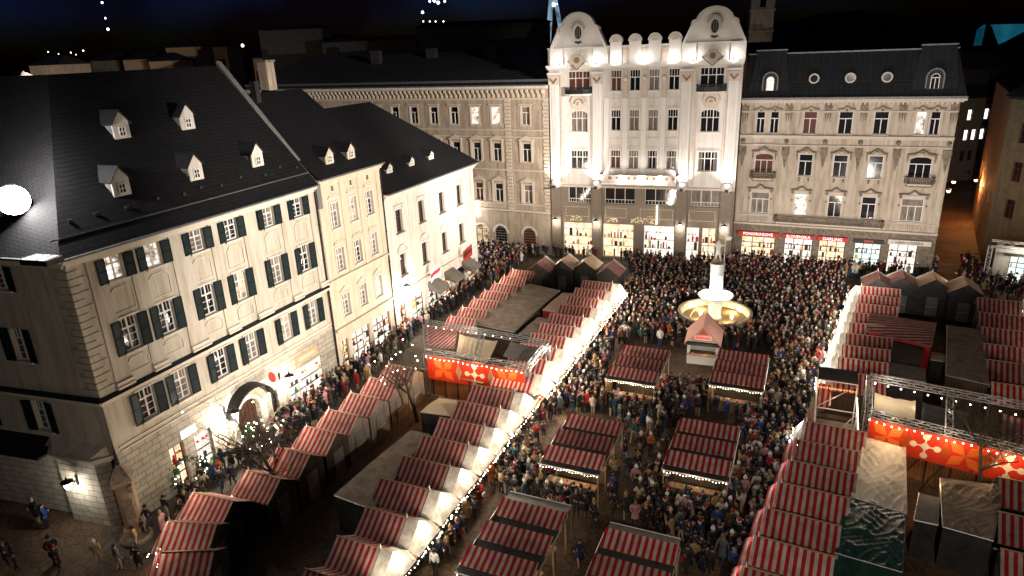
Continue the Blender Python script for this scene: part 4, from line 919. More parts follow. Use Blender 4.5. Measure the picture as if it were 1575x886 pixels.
    # shop signs
    for u0, u1, txt in ((.6, 5.4, 'PONOROGOVE'), (5.9, 9.4, 'SLOVENSKA'), (9.8, 13.1, 'DARLING'), ):
        mb = MB(); mb.box(u0, u1, -.55, -.05, 3.55, 4.05, 'red_paint'); sg = part(B6, 'shop_sign', mb); lettering('lettering', txt, .5, 'sign_white', sg, ((u0 + u1) / 2, -.58, 3.8))
    mb = MB(); mb.box(13.7, 16.9, -.3, -.05, 3.55, 4.0, 'frame_dark'); sg = part(B6, 'shop_sign', mb); lettering('lettering', 'OFFICE', .3, 'sign_red', sg, (15.3, -.33, 3.78))
    mb = MB(); mb.box(17.3, 21.6, -.7, -.05, 3.75, 4.3, 'plaster_white'); sg = part(B6, 'shop_sign', mb); lettering('lettering', 'SABER PATISSERIE', .36, 'frame_dark', sg, (19.4, -.73, 4.0))
build_b6()
# ================================================================== street on the right
q0, q1 = at(1476, 152, 15.0), at(1552, 147, 15.0); dq = q1 - q0; A7 = math.atan2(dq.y, dq.x)
B7 = thing('side_street_house', 'dim olive house with narrow lit windows up the side street', 'building', (q0.x, q0.y, 0), A7)
def build_b7():
    L, H = dq.length, 15.0; ws = []
    for px, py in ((1492, 177), (1518, 174), (1534, 166), (1485, 212), (1497, 210), (1510, 209), (1524, 207)):
        u, z = onface(B7, px, py); ws.append((u, 12.0 if py < 200 else 8.4))
    ws += [(u, 4.6) for u, z in ws[3:]]; w = .95
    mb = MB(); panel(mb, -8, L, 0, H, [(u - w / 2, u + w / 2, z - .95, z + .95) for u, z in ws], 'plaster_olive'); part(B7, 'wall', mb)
    mb = MB(); mb.box(-8, L + .4, -.6, .02, H - .2, H, 'lead_gutter'); mb.box(-8, L, -.2, .02, 10.3, 10.5, 'plaster_olive'); part(B7, 'cornice', mb)
    for u, z in ws: window(B7, u, z - .95, w, 1.9, 'grid', 'lit_bright' if z > 5 else 'glass_dark', 'frame_dark')
    mb = MB(); mb.raw([(-8, -.5, H), (L, -.5, H), (L, 6, H + 3), (-8, 6, H + 3)], [(0, 1, 2, 3)], 'roof_dark'); part(B7, 'roof', mb)
build_b7()
B9 = thing('dark_corner_house', 'tall unlit house at the right edge beyond the narrow street', 'building', at(1508, 401), R(-83))
def build_b9():
    L, H = 60, 19.5; ws = [2.5 + 3.4 * k for k in range(12)]; w = 1.3; holes = [(u - w / 2, u + w / 2, z, z + 2.2) for z in (14.5, 10.2, 5.9) for u in ws]
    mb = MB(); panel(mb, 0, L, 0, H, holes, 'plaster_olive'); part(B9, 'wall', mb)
    mb = MB(); panel(mb, -26, 0, 0, H, [(-24, -22.6, 6, 8.5), (-18, -16.6, 6, 8.5), (-12, -10.6, 6, 8.5), (-6, -4.6, 6, 8.5)], 'old_stone')
    o = part(B9, 'street_wall', mb); cd_ = at(1498, 350) - at(1508, 401); o.rotation_euler = (0, 0, math.atan2(-cd_.y, -cd_.x) - R(-83))
    for u in (-23.3, -17.3, -11.3, -5.3): window(o, u, 6, 1.4, 2.5, 'T', 'glass_dark', 'frame_brown')
    for z in (14.5, 10.2, 5.9):
        for u in ws: window(B9, u, z, w, 2.2, 'T', 'glass_dark', 'frame_brown')
    mb = MB(); mb.box(0, L, -.5, .02, H - .3, H, 'roof_dark'); part(B9, 'cornice', mb)
    mb = MB(); mb.raw([(-.5, -.6, H), (L, -.6, H), (L, 8, H + 7), (3, 8, H + 7), (-.5, 16, H)], [(0, 1, 2, 3), (0, 3, 4)], 'roof_dark'); part(B9, 'roof', mb)
build_b9()
# ================================================================== market stalls
ORD = ['first', 'second', 'third', 'fourth', 'fifth', 'sixth', 'seventh', 'eighth', 'ninth', 'tenth', 'eleventh', 'twelfth', 'thirteenth', 'fourteenth']
def slope(mb, x0, x1, ya, za, yb, zb, m, t=.05, nx=8, sag=.07, seed=0):
    """cloth roof plane from (ya, za) to (yb, zb), slightly sagging between its battens"""
    rnd = random.Random(seed); ny = 6; vs = []
    for j in range(ny + 1):
        for i in range(nx + 1):
            f = j / ny; d = sag * sin(pi * f) * (.35 + .65 * abs(sin(pi * 1.5 * i / nx * 2)) * rnd.random())
            vs.append((x0 + (x1 - x0) * i / nx, ya + (yb - ya) * f, za + (zb - za) * f - d))
    k = len(vs); fs = [(j * (nx + 1) + i, j * (nx + 1) + i + 1, (j + 1) * (nx + 1) + i + 1, (j + 1) * (nx + 1) + i) for j in range(ny) for i in range(nx)]
    mb.raw(vs, fs, m)
    e = [0, nx]; mb.raw([vs[ny * (nx + 1)], vs[ny * (nx + 1) + nx], (vs[-1][0], vs[-1][1], vs[-1][2] - t * 2.5), (vs[ny * (nx + 1)][0], vs[-1][1], vs[-1][2] - t * 2.5)], [(0, 1, 2, 3)], m)
_M = {}
KL = 5.5
def stall(name, label, cat, loc, rz, group, L=3.3, pw=2.5, roof='stripes', awn='canvas_white', planks='planks_dark', power=60, color=(1, .88, .72), front=.75, bulbs=True, seed=0, zr=3.3, lz=.75):
    """wooden stall with a pitched striped roof; ridge along local x, open counter towards +x"""
    t = thing(name, label, cat, loc, rz, group); h = pw / 2 + .02; ze = zr - .92
    def g(part, fn):
        k = (part, L, pw, roof, awn, planks, front, seed, zr)
        if k not in _M: _M[k] = fn()
        return ob(part, _M[k], t)
    def body():
        mb = MB(); b = pw / 2 - .09
        mb.box(0, .08, -b, b, 0, ze, planks); mb.yz([(-b, ze), (b, ze), (0, zr - .12)], 0, .08, planks)
        for s in (-1, 1): mb.box(.08, L, *sorted((s * b, s * (b - .07))), 0, ze, planks)
        mb.box(L - .08, L, -b + .07, b - .07, 0, .95, planks); mb.box(L - .08, L, -b + .07, b - .07, 2.15, ze, planks)
        mb.yz([(-b, ze), (b, ze), (0, zr - .12)], L - .08, L, planks); mb.box(.08, L - .08, -b + .07, b - .07, .0, .06, planks)
        return mb.mesh('body')
    g('body', body)
    def door():
        mb = MB(); mb.box(-.05, -.001, -.5, .5, .05, 2.0, 'tarp_grey'); mb.box(-.07, -.05, -.5, .5, .95, 1.05, 'wood_edge'); return mb.mesh('door')
    g('door', door)
    def rf():
        mb = MB(); slope(mb, -.15, L, 0, zr, -h, ze, roof, seed=seed); slope(mb, -.15, L, 0, zr, h, ze, roof, seed=seed + 1); return mb.mesh('roof')
    g('striped_roof', rf)
    def rd():
        mb = MB(); mb.box(-.18, L, -.04, .04, zr + .005, zr + .05, 'wood_edge'); mb.tube((L, 0, zr), (L + .02, 0, zr + .32), .05, .01, 'white_paint', 5); return mb.mesh('ridge_board')
    g('ridge_board', rd)
    def aw():
        mb = MB(); x1 = L + front; x2 = x1 + .55
        for s in (-1, 1):
            slope(mb, L + .01, x1, 0, zr + .01, s * h, ze, awn, nx=4, sag=.05, seed=seed + 4)
            mb.raw([(x1, 0, zr + .01), (x1, s * h, ze), (x2, s * h * .9, ze - .35), (x2, 0, ze - .3), (x1 + .25, 0, zr - .45)], [(0, 1, 2, 4), (4, 2, 3)], awn)
        return mb.mesh('awning')
    g('awning', aw)
    def ct():
        mb = MB(); b = pw / 2 - .15; mb.box(L, L + .45, -b, b, .88, .96, 'wood_edge'); mb.box(L, L + .4, -b, b, .1, .88, planks)
        rnd = random.Random(seed + 9)
        for i in range(9):
            y = -b + .2 + i * (2 * b - .4) / 8; r = .06 + rnd.random() * .06
            if rnd.random() < .5: mb.ball((L + .2 + rnd.random() * .1, y, .96 + r), r, rnd.choice(['goods_red', 'goods_gold', 'goods_green', 'goods_cream']), 4)
            else: mb.box(L + .08, L + .3, y - r, y + r, .962, .962 + r * 2, rnd.choice(['goods_red', 'goods_gold', 'goods_cream']))
        return mb.mesh('counter')
    g('counter', ct)
    if bulbs:
        def bl():
            mb = MB(); n = 12; x2 = L + front + .58
            rb_ = random.Random(seed)
            for i in range(n): mb.ball((x2 + rb_.uniform(-.06, .1), -h + 2 * h * (i + rb_.random()) / n, ze - .38 - .1 * sin(pi * i / n) - .03 * rb_.random()), rb_.uniform(.02, .05), 'bulb', 3)
            for i in range(8): mb.ball((L + .35, -h + 2 * h * (i + .5) / 8, 2.1), .05, 'bulb', 3)
            return mb.mesh('light_string')
        g('light_string', bl)
    if power: lamp('stall_light', (L + front + .35, 0, ze + lz), power * KL, color, .12, t); lamp('stall_light', (L + .1, 0, 2.0), power * .3 * KL, color, .1, t)  # larger lz lifts the lamp over outer-row ridges to brighten their roofs
    return t
RZ = -TH
def v3(p, z=0): return (p[0], p[1], z)
# the long row whose canvas fronts glow along the left aisle
for k, s in enumerate([20.2, 22.75, 25.28, 27.85, 30.33, 32.82, 35.2, 37.7, 40.25]):
    L = 2.55 if k < 3 else 3.3; t0 = -20.75 if k < 3 else -21.6
    stall('market_stall', 'red striped stall, %s from the front, glowing canvas side on left aisle' % ORD[k], 'market stall', v3(S(s, t0)), RZ, 'stalls along the lit left aisle', L, power=(46, 28, 36, 24, 34, 28, 44, 34, 60)[k], seed=k % 3)
# outer row that faces the corner house
for k, s in enumerate([25.7, 28.4, 31.1, 33.5, 36.1, 38.7, 41.2]):
    stall('market_stall', 'red striped stall, %s from the front, facing the green shuttered house' % ORD[k], 'market stall', v3(S(s, -27.4)), RZ + pi, 'stalls facing the corner house', 2.35, pw=2.6, planks='planks_light' if k > 2 else 'planks_dark', power=20, color=(1, .84, .66), seed=k % 2, front=.2, awn='stripes', lz=1.7)
for k, (px, py, rz, lab) in enumerate([(300, 788, -20, 'red striped stall where the row facing the corner house starts to bend'), (262, 832, -8, 'red striped stall in the bend before the last one at the lower left'), (247, 880, 0, 'last red striped stall at the lower left edge of the bend')]):
    p = at(px, py - 30, 3.3); L = 2.6; a = R(rz)
    stall('market_stall', lab, 'market stall', (p.x + cos(a) * L, p.y + sin(a) * L, 0), a + pi, 'stalls in the bend at the lower left', L, pw=2.6, power=16, color=(1, .84, .66), seed=k, front=.2, awn='stripes', lz=1.7)
# rear compound on the left: outer and inner rows
for k, s in enumerate([52.0, 54.4, 56.9, 59.4, 61.9, 64.3, 66.7]):
    stall('market_stall', 'small red striped stall, %s from the front, facing the white house' % ORD[k], 'market stall', v3(S(s, -27.4)), RZ + pi, 'stalls facing the white house', 2.5, pw=2.4, planks='planks_light', power=20, color=(1, .84, .66), seed=k % 2, front=.2, roof='stripes_fine', awn='stripes', lz=1.7)
for k, s in enumerate([43.4, 45.9, 48.3, 50.7, 53.1, 55.5, 58.0, 60.4, 62.9, 65.4]):
    stall('market_stall', 'red striped stall, %s behind the orange pavilion in the blazing inner row' % ORD[k], 'market stall', v3(S(s, -21.1)), RZ, 'stalls in the rear lit row', 3.1, pw=2.4, planks='planks_light', power=(90, 50, 70, 44, 62, 42, 70, 50, 64, 70)[k], seed=k % 3, front=.75, roof='stripes_fine')
for k, (px, py, rf, lab) in enumerate([(827, 402, 'stripes_fine', 'red striped gabled stall closing the rear left compound, left of two tan roofs'), (864, 398, 'canvas_tan', 'left tan roofed gabled stall closing the rear compound'), (899, 399, 'canvas_tan', 'right tan roofed gabled stall closing the rear compound'), (935, 408, 'stripes_fine', 'red striped gabled stall at the rear corner of the lit row')]):
    p = at(px, py, 4.0)
    stall('market_stall', lab, 'market stall', (p.x, p.y, 0), pi / 2 - TH, 'gabled stalls closing the rear left compound', 2.4, pw=2.6, roof=rf, power=30, front=.5, awn='canvas_white', seed=k % 2, zr=3.8, bulbs=False, planks='tarp_dark')
# right hand compound, front row towards the aisle
RR = R(-28.5)
rl = [(1241, 648), (1228, 676), (1218, 708), (1202, 742), (1183, 782), (1167, 825), (1148, 872)]
for k, (px, py) in enumerate(rl[::-1]):
    p = at(px, py, 3.3); L = 3.35
    stall('market_stall', 'broad red striped stall, %s from the front, beside the right hand tarpaulins' % ORD[k], 'market stall', (p.x + cos(RR) * L, p.y + sin(RR) * L, 0), RR + pi, 'stalls along the right aisle', L, pw=2.55, power=1.2 if k < 6 else 8, color=(.95, .93, 1), front=.2, seed=k % 3, awn='canvas_white' if k > 5 else 'stripes', bulbs=k > 5)
a0, a1 = at(1325, 440, 3.3), at(1283, 570, 3.3)
for k in range(9):
    p = a1.lerp(a0, k / 8); L = 3.3; ra = RZ
    stall('market_stall', 'narrow red striped stall, %s behind the scaffold bar in the rear right row' % ORD[k], 'market stall', (p.x + cos(ra) * L, p.y + sin(ra) * L, 0), ra + pi, 'stalls in the rear right row', L, pw=2.55, power=(50, 34, 28, 44, 30, 40, 26, 36, 30)[k], front=.5, seed=k % 3, roof='stripes')
for k, (px, py, rf, lab) in enumerate([(1353, 427, 'stripes', 'left red striped gabled stall closing the rear right compound'), (1391, 425, 'stripes', 'red striped gabled stall beside the tan one in the rear right compound'), (1440, 428, 'canvas_tan', 'tan roofed gabled stall closing the rear right compound'), (1489, 436, 'canvas_tan', 'brown roofed gabled stall at the right end of the rear compound')]):
    p = at(px, py, 4.0)
    stall('market_stall', lab, 'market stall', (p.x, p.y, 0), pi / 2 - TH, 'gabled stalls closing the rear right compound', 2.4, pw=2.9, roof=rf, power=10, front=.4, seed=k % 2, zr=3.9, bulbs=False, planks='tarp_dark')
for k, (px, py) in enumerate([(1506, 458), (1509, 480), (1513, 503), (1516, 528), (1521, 553), (1529, 588)][::-1]):
    p = at(px, py, 3.3)
    stall('market_stall', 'red striped stall, %s behind the right truss in the far right row' % ORD[k], 'market stall', (p.x, p.y, 0), RR, 'stalls in the far right row', 3.3, pw=2.5, power=14, front=.5, seed=k % 3)
for k, (px, py) in enumerate([(1543, 688), (1541, 735), (1541, 788), (1545, 845)][::-1]):
    p = at(px, py, 3.3)
    stall('market_stall', 'dark red striped stall cut by the right edge, %s from the front' % ORD[k], 'market stall', (p.x, p.y, 0), RR, 'stalls at the right edge in front', 3.3, pw=2.5, power=0, front=.5, seed=k % 3, bulbs=False)
# ------------------------------------------------------------------ bar canopies in the middle of the square
def canopy(label, s1, t0, n, power=16, w=3.85, pitch=2.07, rot=0.):
    x, y = S(s1, t0); t = thing('bar_canopy', label, 'canopy', (x, y, 0), RZ + rot, 'striped bar canopies in the middle of the square')
    for k in range(n):
        y1 = -k * pitch
        def rf():
            mb = MB(); slope(mb, 0, w, 0, 2.80, -1.1, 2.44, 'stripes', nx=8, sag=.05, seed=3); return mb.mesh('striped_roof')
        ob('striped_roof', _M.setdefault(('cr', w), None) or _M.__setitem__(('cr', w), rf()) or _M[('cr', w)], t, (0, y1, 0))
        def dk():
            mb = MB(); slope(mb, -.05, w + .05, -1.13, 2.41, -pitch + .03, 2.40, 'tarp_dark', nx=8, sag=.05, seed=5); mb.box(0, w, .0, .05, 2.4, 2.76, 'tarp_dark')
            return mb.mesh('dark_awning')
        last = k == n - 1
        if ('cd', w, last) not in _M:
            pitch_, pitch = pitch, pitch - (.45 if last else 0); _M[('cd', w, last)] = dk(); pitch = pitch_
        ob('dark_awning', _M[('cd', w, last)], t, (0, y1, 0))
        def ct():
            mb = MB(); mb.box(.3, w - .3, -1.25, -.75, .95, 1.02, 'wood_edge'); mb.box(.35, w - .35, -1.2, -.8, 0, .95, 'planks_light')
            rnd = random.Random(k)
            for i in range(8): mb.lathe([(.001, 0), (.05, 0), (.05, .14), (.001, .14)], rnd.choice(['goods_cream', 'goods_red', 'goods_gold']), (.5 + i * .38, -1.0, 1.02), 6)
            return mb.mesh('counter')
        ob('counter', ct(), t, (0, y1, 0))
        lamp('bar_light', (w * .5, y1 - .9, 2.15), power * .5, (1, .72, .42), .1, t)
    D = n * pitch - .45
    for xx in (.05, w - .05):
        for yy in [-.05] + [-(k + 1) * pitch + .06 + (.45 if k == n - 1 else 0) for k in range(n)]:
            ob('post', _M.setdefault('post', None) or _M.__setitem__('post', MB().box(-.04, .04, -.04, .04, 0, 2.42, 'wood_edge').mesh('post')) or _M['post'], t, (xx, yy, 0))
    mb = MB()
    mb.tube((-.05, -D, 2.34), (w + .05, -D, 2.34), .035, .035, 'white_paint', 5); mb.tube((-.05, .1, 2.5), (w + .05, .1, 2.5), .03, .03, 'white_paint', 5)
    for xx in (-.05, w + .05): mb.tube((xx, .1, 2.48), (xx, -D, 2.34), .03, .03, 'steel', 5)
    ob('frame', mb, t)
    mb = MB()
    for i in range(20): mb.ball((w * (i + .5) / 20, -D - .03, 2.24 - .05 * sin(i * 1.3)), .026, 'bulb', 3)
    ob('light_string', mb, t)
    lamp('bar_light', (w / 2, -D - .5, 2.3), power, (1, .78, .5), .15, t)
    return t
canopy('triple red striped bar canopy left of the little gabled hut', 51.9, -13.2, 3, 40)
canopy('triple red striped bar canopy right of the little gabled hut', 53.5, -5.6, 3, 22)
canopy('triple red striped bar canopy in the middle row beside the left aisle', 39.5, -13.9, 3, 34)
canopy('triple red striped bar canopy in the middle row beside the right aisle', 41.5, -6.6, 3, 26)
canopy('red striped bar canopy nearest the lower edge, beside the left aisle', 29.3, -14.4, 3, 30)
canopy('red striped bar canopy nearest the lower edge, right of the open brown ground', 28.9, -8.2, 3, 22)
for lab, s1, t0 in (('worn grey lean-to roof behind the front left bar canopy', 30.4, -14.4), ('narrow grey lean-to roof behind the front right bar canopy', 29.8, -8.2)):
    x, y = S(s1, t0); t = thing('lean_to', lab, 'lean-to', (x, y, 0), RZ)
    mb = MB(); slope(mb, 0, 3.8, 0, 2.45, -.85, 2.6, 'tarp_grey', nx=8, sag=.06); ob('roof', mb, t)
    mb = MB(); mb.tube((0, 0, 2.45), (3.8, 0, 2.45), .03, .03, 'white_paint', 5)
    for xx in (.05, 3.75): mb.tube((xx, 0, 0), (xx, 0, 2.45), .03, .03, 'steel', 5)
    ob('frame', mb, t)
# ------------------------------------------------------------------ tents and tarpaulin covered stores
def tent(name, label, pts, z, roof, wall='tarp_dark', rise=.12, cat='tent', group=None, folds=0., zl=None):
    """store with a sagging cloth roof over four corners (seen in the photograph at height z)"""
    P = [at(px, py, z) for px, py in pts]; c = sum(P, Vector()) / 4
    t = thing(name, label, cat, (c.x, c.y, 0), RZ, group); a = -RZ
    Q = [Matrix.Rotation(a, 3, 'Z') @ (p - Vector((c.x, c.y, 0))) for p in P]
    n = 44 if folds > .1 else 14; rnd = random.Random(len(label)); vs = []; ph = rnd.random() * 6
    for j in range(n + 1):
        for i in range(n + 1):
            u, v = i / n, j / n; p = Q[0] * (1 - u) * (1 - v) + Q[1] * u * (1 - v) + Q[2] * u * v + Q[3] * (1 - u) * v
            dz = rise * sin(pi * v) * .8 + folds * (1 - abs(sin(u * 7 + v * 19 + ph + 1.8 * sin(v * 5 + u * 6 + ph)))) ** 2 * (.5 + .5 * sin(u * 11 - v * 5 + ph)) + folds * .5 * (1 - abs(sin(u * 17 - v * 26 + 2 * sin(v * 9)))) ** 3 + (rnd.random() - .5) * .02
            vs.append((p.x, p.y, z + dz))
    mb = MB(); mb.raw(vs, [(j * (n + 1) + i, j * (n + 1) + i + 1, (j + 1) * (n + 1) + i + 1, (j + 1) * (n + 1) + i) for j in range(n) for i in range(n)], roof); ob('roof', mb, t, smooth=True)
    mb = MB(); Q2 = [q * .98 for q in Q]
    for p, q in zip(Q2, Q2[1:] + Q2[:1]):
        for k in range(4):
            A = p.lerp(q, k / 4); B = p.lerp(q, (k + 1) / 4); mb.raw([(A.x, A.y, 0), (B.x, B.y, 0), (B.x, B.y, z - .02), (A.x, A.y, z - .02)], [(0, 1, 2, 3)], wall)
    ob('side_cloth', mb, t)
    mb = MB()
    for p, q in zip(Q, Q[1:] + Q[:1]): mb.tube((p.x, p.y, z - .01), (q.x, q.y, z - .01), .035, .035, 'steel' if roof != 'tarp_dark' else 'dark_metal', 5)
    ob('frame', mb, t); return t
tent('store_tent', 'long grey brown tarpaulin roof behind the lit left aisle stalls', [(513, 762), (573, 784), (660, 668), (632, 662)], 2.5, 'tarp_brown', 'tarp_dark')
tent('store_tent', 'small beige flat roof between the bare tree and the orange pavilion', [(646, 634), (700, 641), (716, 617), (676, 612)], 2.5, 'cloth_beige', 'tarp_dark')
tent('store_tent', 'long worn brown roof between the two rear left rows', [(722, 497), (790, 511), (862, 447), (812, 436)], 2.7, 'tarp_brown', 'planks_dark', folds=.05)
tent('store_tent', 'grey brown roof with crossing battens behind the inner rear row', [(834, 477), (866, 481), (893, 453), (866, 450)], 2.7, 'canvas_tan', 'goods_red')
tent('store_tent', 'small pale grey roof just behind the orange pavilion', [(798, 514), (822, 516), (852, 489), (828, 488)], 2.7, 'tarp_brown', 'tarp_dark')
tent('store_tent', 'dark store tent in the middle of the rear right compound', [(1364, 551), (1415, 561), (1422, 531), (1372, 522)], 2.7, 'tarp_dark')
tent('store_tent', 'dark grey store tent just behind the right truss', [(1357, 576), (1424, 588), (1422, 567), (1362, 556)], 2.7, 'tarp_grey')
tent('store_tent', 'large mottled brown roof at the right of the rear right compound', [(1455, 577), (1521, 592), (1515, 508), (1457, 500)], 2.8, 'tarp_brown', 'planks_dark', folds=.04)
tent('store_tent', 'long roof with stripes running lengthwise in the rear right compound', [(1332, 508), (1433, 533), (1440, 497), (1340, 482)], 3.0, 'stripes_y', 'goods_red', rise=.6)
tent('store_tent', 'small pale crate roof beside the lengthwise striped roof', [(1431, 553), (1456, 557), (1457, 545), (1433, 541)], 2.0, 'cloth_beige')
tent('tarpaulin_store', 'crumpled beige tarpaulin over stores beside the broad right hand stalls', [(1308, 764), (1395, 790), (1393, 690), (1330, 672)], 2.6, 'tarp_beige', folds=.16, cat='tarpaulin')
tent('tarpaulin_store', 'crumpled dark green tarpaulin nearest the lower edge', [(1284, 850), (1388, 880), (1392, 791), (1302, 766)], 2.6, 'tarp_green', 'tarp_green', folds=.14, cat='tarpaulin')
tent('tarpaulin_store', 'wrinkled grey transparent tarpaulin under the right bare tree', [(1450, 810), (1528, 832), (1545, 748), (1446, 735)], 2.6, 'tarp_brown', folds=.15, cat='tarpaulin')
tent('store_tent', 'pale grey box roof between the beige tarpaulin and the grey one', [(1406, 800), (1443, 808), (1444, 765), (1414, 758)], 2.4, 'slate_cheek')
# ------------------------------------------------------------------ trusses
def truss(mb, p, q, w=.34, m='steel', n=None, r=.03):
    p = Vector(p); q = Vector(q); d = (q - p); L = d.length; d.normalize()
    a = d.cross(Vector((0, 0, 1)));
    if a.length < .1: a = Vector((1, 0, 0))
    a.normalize(); b = a.cross(d); n = n or max(2, int(L / .5))
    C = [(a * i + b * j) * w / 2 for i, j in ((1, 1), (1, -1), (-1, -1), (-1, 1))]
    for c in C: mb.tube(p + c, q + c, r, r, m, 5)
    for k in range(n):
        A = p + d * L * k / n; B = p + d * L * (k + 1) / n
        for i in range(4):
            c1, c2 = C[i], C[(i + 1) % 4]
            mb.tube(*( (A + c1, B + c2) if k % 2 else (A + c2, B + c1)), r * .6, r * .6, m, 4)
def banner_shapes(mb, x0, x1, z0, z1, y, pal, seed):
    """folk ornament: crossed leaves and linked discs, tile after tile"""
    rnd = random.Random(seed); h = z1 - z0; cz = (z0 + z1) / 2; n = max(1, round((x1 - x0) / (h * 1.25))); dx = (x1 - x0) / n
    for k in range(n):
        cx = x0 + dx * (k + .5); a = h * .46
        if k % 2 == 0:
            for s in (-1, 1):
                for u in (-1, 1):
                    pts = [(cx, cz), (cx + s * a * .25, cz + u * a * .75), (cx + s * a * 1.0, cz + u * a * .95), (cx + s * a * .8, cz + u * a * .2)]
                    mb.xz(pts, y - .012, y, pal[0])
        else:
            mb.xz([(cx - a * .35, cz), (cx, cz + a * .35), (cx + a * .35, cz), (cx, cz - a * .35)], y - .018, y - .006, pal[2])
            for s, u in ((-1, 0), (1, 0), (0, 1), (0, -1)):
                mb.xz(arc(cx + s * a * .75, cz + u * a * .75, a * .24, 0, 2 * pi, 12)[:-1], y - .018, y - .006, pal[2]); mb.xz([(cx + s * a * .2 - abs(u) * .05, cz + u * a * .2 - abs(s) * .05), (cx + s * a * .6 - abs(u) * .05, cz + u * a * .6 - abs(s) * .05), (cx + s * a * .6 + abs(u) * .05, cz + u * a * .6 + abs(s) * .05), (cx + s * a * .2 + abs(u) * .05, cz + u * a * .2 + abs(s) * .05)], y - .02, y - .014, pal[2])
        for s in (-.5, .5):
            mb.xz([(cx + s * dx - a * .3, cz), (cx + s * dx, cz + a * .9), (cx + s * dx + a * .3, cz), (cx + s * dx, cz - a * .9)], y - .01, y, pal[1]) if x0 < cx + s * dx - a * .3 and cx + s * dx + a * .3 < x1 else None
def pavilion(label, FL, FR, BL, BR, z, zb, pal, seed, roofs):
    """truss hall: front and rear beams on truss legs with an ornamental banner below the front beam"""
    FL, FR, BL, BR = [Vector((p.x, p.y, 0)) for p in (FL, FR, BL, BR)]
    d = FR - FL; rz = math.atan2(d.y, d.x); t = thing('truss_pavilion', label, 'pavilion', FL, rz)
    inv = Matrix.Rotation(-rz, 3, 'Z'); L = d.length; B0 = inv @ (BL - FL); B1_ = inv @ (BR - FL)
    for nm, p, q in (('front_truss', (0, 0, z), (L, 0, z)), ('rear_truss', (B0.x, B0.y, z + .1), (B1_.x, B1_.y, z + .1)), ('side_truss', (0, .2, z), (B0.x, B0.y - .2, z + .1)), ('side_truss', (L, .2, z), (B1_.x, B1_.y - .2, z + .1)), ('middle_truss', (L / 2, .2, z), ((B0.x + B1_.x) / 2, (B0.y + B1_.y) / 2 - .2, z + .1))):
        mb = MB(); truss(mb, p, q, .38); ob(nm, mb, t)
    for x, y in ((0, 0), (L, 0), (L / 2, 0), (B0.x, B0.y), (B1_.x, B1_.y)):
        mb = MB(); truss(mb, (x, y, 0), (x, y, z - .1), .34); ob('truss_leg', mb, t)
    mb = MB(); mb.box(.2, L - .2, -.26, -.22, zb, z - .25, pal[3]); banner_shapes(mb, .25, L - .25, zb + .05, z - .3, -.262, pal, seed); ob('banner', mb, t)
    mb = MB()
    for i in range(int(L / .42)):
        mb.ball((.2 + i * .42, -.36, z - .3 - .12 * abs(sin(i * .5))), .042, 'bulb', 4)
    for i in range(int(L / .8)): mb.ball((B0.x + .4 + i * .8, B0.y - .3, z - .15), .05, 'bulb', 4)
    ob('light_string', mb, t)
    for (u0, u1, v0, v1, zz, m) in roofs:
        mb = MB(); n = 8; vs = []
        for j in range(n + 1):
            for i in range(n + 1):
                u = u0 + (u1 - u0) * i / n; v = v0 + (v1 - v0) * j / n; x = (L * (1 - v) + 0) * u + (B0.x + (B1_.x - B0.x) * u) * v if False else (1 - v) * L * u + v * (B0.x + (B1_.x - B0.x) * u); y = v * (B0.y + (B1_.y - B0.y) * u)
                vs.append((x, y, zz - .12 * sin(pi * i / n) + .03 * sin(i * 2.3 + j)))
        mb.raw(vs, [(j * (n + 1) + i, j * (n + 1) + i + 1, (j + 1) * (n + 1) + i + 1, (j + 1) * (n + 1) + i) for j in range(n) for i in range(n)], m); ob('roof_cloth', mb, t, smooth=True)
    for k in range(3): lamp('pavilion_light', (L * (k + .5) / 3, -1.1, z - .2), 85, (1, .72, .42), .15, t)
    for k in range(2): lamp('pavilion_light', (L * (k + .5) / 2, B0.y * .6, z - .5), 120, (1, .82, .6), .15, t)
    lamp('pavilion_light', (.6, B0.y * .6, z + 1.2), 130, (1, .9, .75), .2, t)  # added lamp above the cloth, brightens the striped roof
    return t
pavilion('truss pavilion with glowing orange star banner on the left side of the square', at(655, 540, 4), at(812, 565, 4), at(655, 497, 4), at(842, 530, 4), 4.0, 1.7, ('banner_orange', 'banner_light', 'banner_cream', 'banner_red'), 2,
         [(0, .28, .25, .98, 3.9, 'stripes'), (.3, .62, .1, .9, 3.75, 'cloth_beige'), (.72, 1.0, .35, .98, 3.75, 'tarp_grey')])
pavilion('truss pavilion with red leaf and disc banner at the right edge', at(1335, 634, 4), at(1600, 699, 4), at(1338, 582, 4), at(1600, 631, 4), 4.0, 1.8, ('banner_orange', 'banner_orange', 'banner_cream', 'banner_red'), 4,
         [(.04, .3, .25, .75, 3.6, 'cloth_beige'), (.34, .62, .1, .8, 3.5, 'tarp_dark'), (.8, 1.0, .1, .9, 3.6, 'stripes')])
def screen(label, p, q, z0, z1, m, brace):
    p, q = Vector((p.x, p.y, 0)), Vector((q.x, q.y, 0)); d = q - p; t = thing('screen_fence', label, 'fence', p, math.atan2(d.y, d.x)); L = d.length; n = max(3, int(L / 1.1))
    ob('boarding', MB().box(0, L, -.03, .03, z0, z1, m), t)
    for k in range(n + 1): ob('post', cached(('fp', z1), lambda: MB().box(-.045, .045, -.12, -.03, 0, z1 + .05, 'frame_dark').mesh('post')), t, (L * k / n, 0, 0))
    mb = MB(); mb.box(-.1, L + .1, -.14, .06, z1 + .052, z1 + .12, 'wood_edge'); ob('top_rail', mb, t)
    if brace:
        for k in range(0, n): ob('brace', cached(('fb', L, n), lambda: MB().tube((0, -.9, .05), (L / n, -.13, z1 - .1), .045, .045, 'frame_dark', 5).mesh('brace')), t, (L * k / n, 0, 0))
